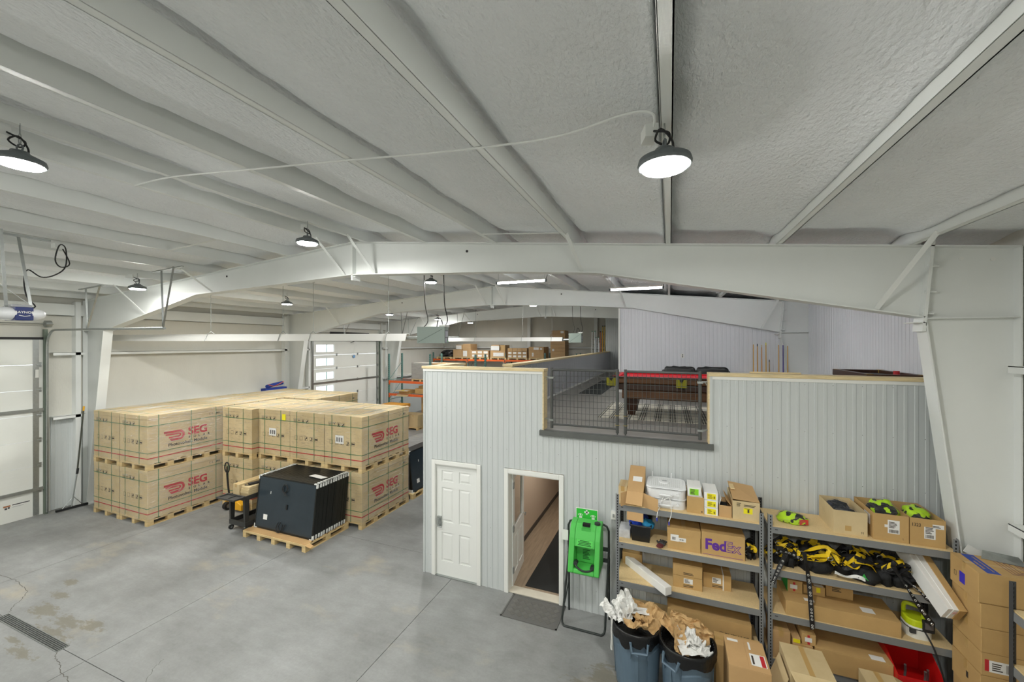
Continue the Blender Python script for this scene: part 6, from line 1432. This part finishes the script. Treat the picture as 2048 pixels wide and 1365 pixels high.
# ------------------------------------------------------------------ bins with paper
M_can = mat('bin_blue_grey', (92,112,128), .45, var=.06, scale=4)
M_liner = mat('black_liner', (16,16,17), .22, bump=.6, bscale=30)
def can(cx, cy, rz, lab):
    t = thing('waste_bin', lab, 'bin', (cx,cy,0), 'blue-grey waste bins'); WOFF[t.name] = Vector((0,0,0)); t.rotation_euler = (0,0,rz)
    H_ = .80
    MB().lathe([(.235,0),(.245,.02),(.285,.66),(.292,.70),(.30,.71),(.305,.76),(.305,.775),(.285,.775),(.27,.70),(.225,.03),(.0,.03)], 40, cap=False).build('body', M_can, t, smooth=True)
    # raised side panels
    for a0 in (0, 90, 180, 270):
        b = MB(); vs = []
        n = 8
        for k in range(n+1):
            a = math.radians(a0+12+66*k/n)
            for z, e in ((.08,0),(.09,.010),(.52,.010),(.54,0)):
                r = .245+(.285-.245)*(z-.02)/.64+e; vs.append((r*math.cos(a), r*math.sin(a), z + (.05*math.sin(math.pi*k/n) if z > .3 else 0)))
        b.add(vs, [(4*k+i, 4*k+4+i, 4*k+5+i, 4*k+1+i) for k in range(n) for i in range(3)] + [(0,1,2,3),(4*n+3,4*n+2,4*n+1,4*n)]); b.build('side_panel', M_can, t)
    for a in (math.radians(-100), math.radians(80)):
        d = Vector((math.cos(a), math.sin(a), 0)); s = Vector((-d.y, d.x, 0))
        P = [d*.295+s*-.10+Vector((0,0,.70)), d*.335+s*-.085+Vector((0,0,.60)), d*.335+s*.085+Vector((0,0,.60)), d*.295+s*.10+Vector((0,0,.70))]
        MB().tube(P, .016, 6).build('handle', M_can, t)
        for q in (-1,1): MB().bar(P[0] if q<0 else P[3], (d*.27+s*q*.10+Vector((0,0,.50)))[:], .012, .05, up=d).build('handle_rib', M_can, t)
    # liner turned over the rim
    n = 44; prof = [(.20,.55),(.265,.70),(.285,.775),(.30,.79),(.314,.775),(.316,.74),(.31,.70),(.312,.665)]; vs = []
    for i,(r,z) in enumerate(prof):
        for k in range(n):
            a = 2*math.pi*k/n; w_ = .012*noise.noise(Vector((math.cos(a)*3, math.sin(a)*3, i*.6+cx*9))); zz = z
            if i >= 5: zz -= .05*abs(noise.noise(Vector((math.cos(a)*2, math.sin(a)*2, 4+cx*5))))*(i-4) - .01
            vs.append(((r+abs(w_)*(1 if i>2 else 0))*math.cos(a), (r+abs(w_)*(1 if i>2 else 0))*math.sin(a), zz))
    b = MB(); b.add(vs, [(i*n+k, i*n+(k+1)%n, (i+1)*n+(k+1)%n, (i+1)*n+k) for i in range(len(prof)-1) for k in range(n)]); b.build('liner', M_liner, t, smooth=True)
    MB().lathe([(.26,.66),(.0,.68)], 24, cap=False).build('liner_fill', M_liner, t)
    return t
can(-.39,5.27,.35,'left blue-grey waste bin overflowing with brown and white paper')
can(.19,5.14,-.45,'right blue-grey waste bin with black liner over its rim')
M_pap = mat('brown_paper',(196,162,112),.8,var=.12,scale=6); M_paw = mat('white_paper',(230,230,226),.7); M_pag = mat('translucent_wrap',(224,224,220),.5)
def sheet(lab, cx, cy, cz, sx, sy, m, seed, rot, amp=.06, curl=.0, n=14, fr=1.0):
    amp *= .62; cz -= .035; fr *= .8
    b = MB(); R = Matrix.Translation((cx,cy,cz)) @ Matrix.Rotation(rot[2],4,'Z') @ Matrix.Rotation(rot[1],4,'Y') @ Matrix.Rotation(rot[0],4,'X'); vs = []
    for i in range(n+1):
        for k in range(n+1):
            u, v = i/n-.5, k/n-.5
            z = amp*(abs(noise.noise(Vector((u*3.2*fr+seed, v*3.2*fr, seed))))*2-.6) + amp*.6*abs(noise.noise(Vector((u*8*fr, v*8*fr+seed, 1)))) + curl*(u*u*4)
            x = u*sx + amp*.5*noise.noise(Vector((u*4, v*4, seed+9))); y = v*sy + amp*.5*noise.noise(Vector((u*4+5, v*4, seed)))
            vs.append(R @ Vector((x,y,z)))
    o_ = len(vs); b.add(vs, [(i*(n+1)+k, (i+1)*(n+1)+k, (i+1)*(n+1)+k+1, i*(n+1)+k+1) for i in range(n) for k in range(n)])
    o = b.build('paper_piece', m, smooth=False, fix=False)
    md = o.modifiers.new('thickness','SOLIDIFY'); md.thickness = .0015
    tag(o, lab, 'paper', 'crumpled paper in the waste bins'); return o
sheet('folded brown paper at the back of the left bin', -.33,5.42,.86,.30,.22,M_pap,1.3,(.5,.1,.2),.08,.05)
sheet('curved brown paper along the right rim of the left bin', -.19,5.30,.86,.30,.20,M_pap,2.7,(.3,-.9,.9),.07,.09)
sheet('crumpled brown paper in front of the left bin', -.40,5.15,.83,.28,.20,M_pap,4.1,(-.3,.1,.1),.09,.05)
sheet('small brown paper fold in the middle of the left bin', -.30,5.22,.85,.20,.18,M_pap,5.9,(-.5,.4,.8),.07,.06)
sheet('flat white paper slip in the left bin', -.36,5.33,.90,.26,.12,M_paw,8.2,(.1,.12,.35),.02)
sheet('large crumpled white paper towel on top of the left bin', -.55,5.31,.96,.26,.26,M_paw,9.9,(.4,-.5,.4),.15,.0,18,1.5)
sheet('white paper towel end sticking out left of the left bin', -.72,5.24,.88,.24,.14,M_paw,11.4,(.2,.6,-.3),.08,.0,14)
sheet('thin white paper strip dangling from the left bin', -.67,5.06,.70,.02,.36,M_paw,3.4,(1.45,0,.1),.02)
sheet('white paper wad beneath the towel on the left bin', -.52,5.20,.87,.18,.18,M_pag,13.8,(.2,.3,.1),.12,.0,16,1.5)
sheet('upright brown paper at the left of the right bin', .02,5.24,.86,.14,.26,M_pap,15.2,(.5,-.7,.6),.06,.05)
sheet('long folded brown paper across the right bin', .08,5.08,.84,.16,.36,M_pap,16.6,(.5,.5,.35),.06,.06)
sheet('tall wavy brown paper at the back of the right bin', .17,5.28,.88,.34,.20,M_pap,18.1,(1.0,.0,-.2),.10,.05)
sheet('pointed brown paper at the right rim of the right bin', .35,5.22,.86,.22,.20,M_pap,19.9,(.8,.3,-.6),.09,.04)
sheet('white crumpled tissue in the middle of the right bin', .20,5.10,.86,.20,.24,M_paw,21.4,(.3,-.3,.2),.12,.0,18,1.4)
sheet('translucent crumpled wrap at the right of the right bin', .33,5.06,.83,.24,.22,M_pag,23.1,(.2,.3,.5),.12,.0,18,1.5)
sheet('flat white paper sheet at the front of the right bin', .22,4.95,.83,.24,.17,M_paw,25.0,(-.1,-.05,.3),.015)
sheet('crumpled brown paper wad leaning on the wide carton behind the right bin', .10,5.55,.72,.20,.22,M_pap,27.0,(1.1,.2,.1),.12,.0,16,1.5)

# ------------------------------------------------------------------ eyewash station
M_eg = mat('eyewash_green',(82,190,84),.35); M_egl = mat('eyewash_recess',(76,184,80),.4); M_tubek = mat('dark_stand_tube',(44,50,48),.4)
t = thing('eyewash_station', 'bright green emergency eyewash tank on a dark tube stand', 'eyewash station', (-1.2,6.1,0))
pst = [(-1.50,6.30,.0),(-1.50,6.28,1.0),(-1.50,6.26,1.38),(-1.47,6.255,1.45),(-1.40,6.25,1.48),(-.97,6.25,1.48),(-.90,6.255,1.45),(-.87,6.26,1.38),(-.87,6.28,1.0),(-.87,6.30,0)]
MB().tube(pst, .016, 10).build('rear_frame', M_tubek, t)
MB().tube(smooth_pts([(-1.48,6.24,1.05),(-1.515,6.0,.25),(-1.525,5.95,.06),(-1.49,5.90,.016),(-1.42,5.89,.016),(-1.0,5.89,.016),(-.92,5.90,.016),(-.885,5.95,.06),(-.88,6.0,.25),(-.87,6.26,1.05)],4), .016, 10).build('front_frame', M_tubek, t)
for x in (-1.505,-.875): MB().cyl((x,6.02,.28),(x,6.29,.45),.010,n=8).build('stay', M_tubek, t)
for z in (1.12,.86+.09): MB().box(-1.50,-.87,6.20,6.215,z-.03,z+.03).build('cross_strap', M_tubek, t)
x0,x1 = -1.405,-.945
# tank: stepped profile (y,z), with a basin recess in its lower front
b = MB(); yb = 6.19
fr_ = [(5.79,.90),(5.80,.885)]
prof = [(yb,.90),(5.80,.885),(5.785,.91),(5.90,1.36),(5.96,1.47),(6.03,1.54),(yb,1.555)]
def fy(z): return 5.785+(5.90-5.785)*(z-.91)/(1.36-.91)
# shell without the recessed part: left block, right block, top block, bottom lip, back plate
rx0, rx1, rz0, rz1 = x0+.085, x1-.075, .96, 1.25
def slabp(xa, xb, pr, nm='shell'): 
    return MB().prism(pr, 'x', xa, xb)
s1 = MB(); s1.sub(slabp(x0,rx0,prof)); s1.sub(slabp(rx1,x1,prof)); s1.sub(slabp(rx0,rx1,[(yb,rz1),(fy(rz1),rz1),(5.90,1.36),(5.96,1.47),(6.03,1.54),(yb,1.555)])); s1.sub(slabp(rx0,rx1,[(yb,.90),(5.80,.885),(5.785,.91),(fy(rz0),rz0),(fy(rz0)+.12,rz0),(yb,rz0)])); s1.sub(slabp(rx0,rx1,[(yb,rz0),(6.02,rz0),(6.04,rz1),(yb,rz1)]))
tk = s1.build('tank', M_eg, t, bevel=.012)
MB().hexa([(rx0+.01,6.012,rz0+.01),(rx1-.01,6.012,rz0+.01),(rx1-.01,6.02,rz0+.01),(rx0+.01,6.02,rz0+.01),(rx0+.01,6.03,rz1-.02),(rx1-.01,6.03,rz1-.02),(rx1-.01,6.04,rz1-.02),(rx0+.01,6.04,rz1-.02)]).build('basin', M_egl, tk)
for k in range(7): MB().box(rx0+.10,rx1-.09-.02*(k%3),6.006,6.012,1.02+k*.022,1.028+k*.022).build('instruction_line', mat('label_dark_green',(30,96,40),.6), tk)
MB().tube(smooth_pts([(rx0+.03,5.84,1.03),(rx0+.05,5.80,.99),(-1.17,5.785,.955),(rx1-.05,5.80,.97),(rx1-.03,5.84,1.0)]), .014, 8).build('pull_bar', M_tubek, tk)
for x,z in ((rx0+.03,1.03),(rx1-.03,1.0)): MB().cyl((x,5.81,z),(x,5.88,z),.03,n=12).build('bar_end', M_tubek, tk)
lbq = MB().hexa([(-1.29,fy(1.27)-.001,1.27),(-1.05,fy(1.27)-.001,1.27),(-1.05,fy(1.355)-.001,1.355),(-1.29,fy(1.355)-.001,1.355),(-1.29,fy(1.27)-.004,1.27),(-1.05,fy(1.27)-.004,1.27),(-1.05,fy(1.355)-.004,1.355),(-1.29,fy(1.355)-.004,1.355)]).build('label', mat('label_green',(96,214,96),.5), tk)
for k in range(4):
    z = 1.285+k*.019; wd = (.20,.17,.19,.14)[k]; yy = fy(z)-.0055; MB().box(-1.17-wd/2,-1.17+wd/2,yy-.001,yy+.001,z-.0055,z+.0055).build('label_print', mat('label_dark_green',(30,96,40),.6), lbq)
MB().box(-1.22,-1.11,5.985,6.05,1.515,1.552).build('handle_slot', M_dark, tk); MB().box(-1.23,-1.10,5.955,6.0,1.44,1.50).build('grip_recess', M_egl, tk)
cp_ = MB().lathe([(.045,0),(.045,.025),(.03,.032)], 20, (-1.01,6.06,1.545)).build('filler_cap', M_tubek, tk)
# sign behind the tank
sg = MB().box(-1.375,-1.03,6.225,6.232,1.47,1.69).build('sign_plate', M_label, t); 
sgp = MB().box(-1.365,-1.04,6.2215,6.225,1.48,1.68).build('sign_green', mat('sign_green',(50,190,60),.5), sg)
b = MB(); b.box(-1.215,-1.19,6.219,6.2215,1.60,1.67); b.box(-1.24,-1.165,6.219,6.2215,1.622,1.647)
for cx in (-1.30,-1.105):
    b.strip([(cx-.04+.08*k/8, 6.2205, 1.585+.018*math.sin(math.pi*k/8)) for k in range(9)], .006, (0,-1,0)); b.strip([(cx-.04+.08*k/8, 6.2205, 1.585-.012*math.sin(math.pi*k/8)) for k in range(9)], .005, (0,-1,0)); b.cyl((cx,6.2215,1.588),(cx,6.2195,1.588),.011,n=10); b.box(cx-.02,cx+.025,6.2195,6.2215,1.53,1.562)
b.build('sign_symbols', M_label, sg)
MB().box(-1.60,-1.50,6.23,6.24,1.14,1.30).build('tag_card', M_label, t)

# ------------------------------------------------------------------ door mat with raised parquet ribs
t = thing('door_mat', 'grey rubber door mat with raised parquet ribs outside the open doorway', 'mat', (-2.02,6.05,0))
M_mat = mat('mat_grey',(98,98,95),.8); M_mat2 = mat('mat_rib',(116,115,110),.85)
mx0,mx1,my0,my1 = -2.475,-1.565,5.76,6.345
MB().box(mx0,mx1,my0,my1,.0005,.006).build('base', M_mat, t)
b = MB()
for a,b0,c,d in ((mx0,mx1,my0,my0+.025),(mx0,mx1,my1-.025,my1),(mx0,mx0+.025,my0,my1),(mx1-.025,mx1,my0,my1)): b.box(a,b0,c,d,.006,.011)
b.build('border', M_mat, t)
b = MB(); q = .082; r2 = math.sqrt(.5)
for i in range(-12,13):
    for k in range(-12,13):
        c0 = Vector(((mx0+mx1)/2 + (i-k)*q*r2, (my0+my1)/2 + (i+k)*q*r2, 0))
        if not (mx0+.075 < c0.x < mx1-.075 and my0+.075 < c0.y < my1-.075): continue
        e1 = Vector((r2,r2,0)) if (i+k)%2 else Vector((r2,-r2,0)); e2 = Vector((-e1.y,e1.x,0))
        for j in range(5):
            p = c0 + e2*((j-2)*.0155); b.bar(p-e1*.034+Vector((0,0,.008)), p+e1*.034+Vector((0,0,.008)), .0085, .006)
b.build('ribs', M_mat2, t)['kind'] = 'stuff'

# ------------------------------------------------------------------ loft furnishings
M_ptw = mat('pool_wood',(92,58,26),.35,var=.35,scale=5,stretch=(.5,6,6)); M_ptd = mat('pool_wood_dark',(58,32,16),.35,var=.3,scale=5,stretch=(6,6,.6)); M_felt = mat('red_felt',(206,24,42),.9)
t = thing('pool_table', 'wooden pool table with red cloth and fringed pockets in the loft', 'pool table', (.2,8.55,FZ))
px0,px1,py0,py1,pz = -1.07,1.47,7.93,9.20,FZ+.80
MB().box(px0+.10,px1-.10,py0+.10,py1-.10,pz-.06,pz-.03).build('cloth', M_felt, t)
for a,b0,c,d in ((px0+.02,px1-.02,py0+.10,py0+.16),(px0+.02,px1-.02,py1-.16,py1-.10),(px0+.10,px0+.16,py0+.1,py1-.1),(px1-.16,px1-.10,py0+.1,py1-.1)): MB().box(a,b0,c,d,pz-.035,pz+.002).build('cushion', M_felt, t)
for a,b0,c,d in ((px0,px1,py0,py0+.10),(px0,px1,py1-.10,py1),(px0,px0+.10,py0,py1),(px1-.10,px1,py0,py1)): MB().box(a,b0,c,d,pz-.03,pz).build('rail', M_ptd, t, bevel=.01)
for c,d in ((py0,py0+.09),(py1-.09,py1)): MB().box(px0+.02,px1-.02,c,d,pz-.13,pz-.03).build('apron', M_ptw, t, bevel=.02)
for c,d in ((px0,px0+.09),(px1-.09,px1)): MB().box(c,d,py0+.02,py1-.02,pz-.13,pz-.03).build('apron', M_ptw, t, bevel=.02)
MB().box(px0+.12,px1-.12,py0+.08,py1-.08,pz-.26,pz-.13).build('cabinet', M_ptd, t, bevel=.015)
MB().box(px0+.20,px1-.20,py0+.13,py1-.13,pz-.44,pz-.26).build('cabinet', M_ptw, t, bevel=.02)
for x in (px0+.36,px1-.36):
    for y in (py0+.42,py1-.30):
        MB().hexa([(x-.06,y-.06,FZ),(x+.06,y-.06,FZ),(x+.06,y+.06,FZ),(x-.06,y+.06,FZ),(x-.15,y-.12,pz-.40),(x+.15,y-.12,pz-.40),(x+.15,y+.12,pz-.40),(x-.15,y+.12,pz-.40)]).build('leg', M_ptd, t, bevel=.01)
M_fr = mat('olive_fringe',(150,146,28),.8); M_poc = mat('black_leather',(20,20,20),.5)
for x in (px0+.02,.20,px1-.02):
    for y,s in ((py0-.015,-1),(py1+.015,1)):
        p = MB().cyl((x,y+.02*-s,pz-.20),(x,y+.02*-s,pz-.005),.055,.075,n=14).build('pocket', M_poc, t)
        f = MB()
        for k in range(12):
            a = math.pi*(k+.5)/12; f.cbox(x+.085*math.cos(a), y+s*.04*math.sin(a), pz-.10, .016,.012,.15)
        f.build('fringe', M_fr, p)
def rug_mat():
    m = bpy.data.materials.new('plaid_rug'); m.use_nodes = True; nt = m.node_tree; N = nt.nodes; L = nt.links; b = N['Principled BSDF']; b.inputs['Roughness'].default_value = .95
    g = N.new('ShaderNodeNewGeometry'); sp = N.new('ShaderNodeSeparateXYZ'); L.new(g.outputs['Position'], sp.inputs[0])
    def math_(op, a, v=None, c=None):
        n = N.new('ShaderNodeMath'); n.operation = op
        for i, q in enumerate((a, v, c)):
            if q is None: continue
            if isinstance(q, (int, float)): n.inputs[i].default_value = q
            else: L.new(q, n.inputs[i])
        return n.outputs[0]
    def stripes(o, per, duty, sub):
        f = math_('FRACT', math_('DIVIDE', math_('ADD', o, 10.0), per)); band = math_('LESS_THAN', f, duty); s = math_('LESS_THAN', math_('FRACT', math_('DIVIDE', math_('ADD', o, 10.0), sub)), .62); return math_('MULTIPLY', band, s)
    sx = stripes(sp.outputs[0], .27, .48, .042); sy = stripes(sp.outputs[1], .33, .40, .05)
    k = math_('MINIMUM', math_('ADD', math_('MULTIPLY', sx, .75), math_('MULTIPLY', sy, .35)), 1.0)
    mx = N.new('ShaderNodeMix'); mx.data_type = 'RGBA'; L.new(k, mx.inputs[0]); mx.inputs[6].default_value = rgb(214,210,194); mx.inputs[7].default_value = rgb(42,42,40); L.new(mx.outputs[2], b.inputs['Base Color']); return m
o = MB().box(-1.30,2.0,7.84,9.95,FZ+.0005,FZ+.012).build('plaid_rug', rug_mat()); tag(o, 'cream and black plaid rug under the pool table', 'rug')
t = thing('fringe_tassels', 'x', 'rug'); bpy.data.objects.remove(t)
o = MB().box(-2.42,-1.78,11.3,15.6,FZ+.0005,FZ+.010).build('dark_runner', mat('charcoal_runner',(58,62,62),.95,bump=.4,bscale=150)); tag(o, 'charcoal runner mat on the loft corridor floor', 'mat')
t = thing('leather_sofa', 'black leather sofa behind the pool table', 'sofa', (.62,11.3,FZ)); M_lea = mat('black_leather_sofa',(18,20,20),.3,bump=.3,bscale=18)
def cushion(x0,x1,y0,y1,z0,z1,seed):
    b = MB(); n, m = 16, 10; vs = []
    for i in range(m+1):
        ph = -math.pi/2+math.pi*i/m
        for k in range(n*2):
            th = math.pi*k/n; d = Vector((math.cos(ph)*math.cos(th), math.cos(ph)*math.sin(th), math.sin(ph))); p = [math.copysign(abs(c)**.35, c) for c in d]
            w_ = 1+.04*noise.noise(Vector((p[0]*4+seed,p[1]*2,p[2]*2))); vs.append(((x0+x1)/2+(x1-x0)/2*p[0]*w_, (y0+y1)/2+(y1-y0)/2*p[1]*w_, (z0+z1)/2+(z1-z0)/2*p[2]*(w_+.05*math.sin(p[0]*11+seed))))
    N_ = 2*n; b.add(vs, [(i*N_+k, i*N_+(k+1)%N_, (i+1)*N_+(k+1)%N_, (i+1)*N_+k) for i in range(m) for k in range(N_)]); return b
MB().box(-.20,1.46,10.95,11.85,FZ+.10,FZ+.32).build('base', M_lea, t, bevel=.03); MB().box(-.20,1.46,11.65,11.88,FZ+.30,FZ+.72).build('back_frame', M_lea, t, bevel=.04)
for x0_,x1_ in ((-.14,.62),(.64,1.40)):
    cushion(x0_,x1_,11.40,11.64,FZ+.42,FZ+.83,x0_*9).build('back_cushion', M_lea, t, smooth=True); cushion(x0_,x1_,10.93,11.5,FZ+.30,FZ+.46,x0_*5).build('seat_cushion', M_lea, t, smooth=True)
for x in (-.28,1.50): MB().box(x-.09,x+.09,10.95,11.85,FZ+.08,FZ+.55).build('armrest', M_lea, t, bevel=.04)
for x in (-.25,1.48):
    for y in (11.0,11.8): MB().box(x-.03,x+.03,y-.03,y+.03,FZ,FZ+.10).build('foot', mat('amber_wood',(216,150,40),.4), t)
t = thing('cue_rack', 'low wooden cue stand against the loft back wall', 'cue rack', (2.35,11.9,FZ)); MB().box(1.75,2.95,11.80,12.02,FZ+.0,FZ+.06).build('base', M_wood, t); MB().box(1.75,2.95,11.84,11.98,FZ+.62,FZ+.66).build('holder', M_wood, t)
for x in (1.77,2.93): MB().box(x-.02,x+.02,11.86,11.96,FZ,FZ+.66).build('side_post', M_wood, t)
for k,(x,z,cc,nm) in enumerate(((2.009,4.30,(214,166,80),'pale tipped cue at the left end of the cue row'),(2.099,4.255,(204,150,60),'black tipped amber cue second from the left'),(2.194,4.224,(206,142,62),'tipless amber cue third from the left'),(2.288,4.286,(204,158,60),'yellow tipped cue fourth from the left'),(2.363,3.85,(150,120,60),'short dark tipped cue in the cue row'),(2.565,4.286,(212,164,90),'white tipped cue left of the purple cue'),(2.659,4.28,(52,36,128),'purple cue in the cue row'),(2.755,4.264,(210,164,84),'white tipped cue at the right end of the cue row'))):
    c = thing('pool_cue', nm, 'cue', (x,11.9,FZ), 'pool cues standing in the loft'); MB().cyl((x,11.86,FZ+.061),(x,11.90,z-.06),.016,.010,n=8).build('shaft', mat('cue_%d'%k,cc,.35), c); MB().cyl((x,11.90,z-.06),(x,11.90,z),.010,.009,n=8).build('tip', (M_label,M_black,M_wood,M_yel,M_black,M_label,M_label,M_label)[k], c)
t = thing('game_table', 'dark wooden game table standing behind the right half wall', 'table', (2.8,7.4,FZ)); GZ = FZ+1.02
for a,b0,c,d,z0 in ((2.48,3.12,7.95,8.02,GZ-.09),(2.48,3.12,6.80,6.87,GZ-.09),(2.48,2.55,6.87,7.95,GZ-.09),(3.05,3.12,6.87,7.95,GZ-.09)): MB().box(a,b0,c,d,z0,GZ).build('rail', M_ptd, t)
MB().box(2.55,3.05,6.87,7.95,GZ-.06,GZ-.045).build('bed', M_black, t)
for x in (2.52,3.08):
    for y in (6.84,7.98): MB().box(x-.035,x+.035,y-.035,y+.035,FZ,GZ-.09).build('leg', M_ptd, t); MB().cbox(x,y,GZ-.03,.075,.075,.065).build('corner_cap', mat('brass_corner',(190,160,80),.4,metal=.5), t)
o = MB().cyl((3.0,7.3,GZ-.045),(3.0,7.3,GZ+.025),.035,n=14).build('red_cup', M_red); tag(o, 'small red puck standing on the game table', 'puck')
o = MB().bar((1.05,WY+.12,3.858),(1.65,WY+.13,3.858),.05,.022).build('wood_strip', M_wood); tag(o, 'pine strip lying on the right cap board', 'wood strip')
# cable conduit crossing the roof by the nearest lamp
t = thing('roof_conduit', 'thin flexible conduit running across the purlins to the nearest lamp', 'conduit', (-2.7,2.66,5.8))
pts = [(-5.75,2.70,zr(-5.75)-.012),(-5.05,2.69,zr(-5.05)-.012),(-3.81,2.68,zr(-3.81)-.012),(-2.52,2.67,zr(-2.52)-.012),(-1.9,2.66,zr(-1.9)-.02),(-1.29,2.66,zr(-1.29)-.012),(-.7,2.60,zr(-.7)-.015),(-.25,2.50,zr(-.25)+.03),(-.10,2.50,zr(-.1)+.02),(-.09,2.58,zr(-.1)-.02)]
MB().tube(smooth_pts(pts,6), .008, 6).build('conduit', M_steel, t)
t = thing('roof_conduit', 'rigid conduit running along the ridge purlin on the left', 'conduit', (-5.8,4,6.1)); MB().tube([(-5.80,YN+.1,zr(-5.75)+.03),(-5.80,5.7,zr(-5.75)+.03)], .011, 6).build('conduit', M_steel, t)
for k,(p,q,y) in enumerate(((-7.02,-8.25,1.55),(-7.02,-8.25,4.4),(-2.52,-1.29,5.2))):
    t = thing('purlin_strap', ('flat steel strap bridging two purlins near the left lamp','flat steel strap bridging two purlins before the frame','flat steel strap bridging the purlins near the loft')[k], 'strap', ((p+q)/2,y,zr(p)), 'flat straps between purlins'); MB().bar((p,y,zr(p)-.004),(q,y-.05,zr(q)-.004),.045,.004).build('strap', M_steel, t)
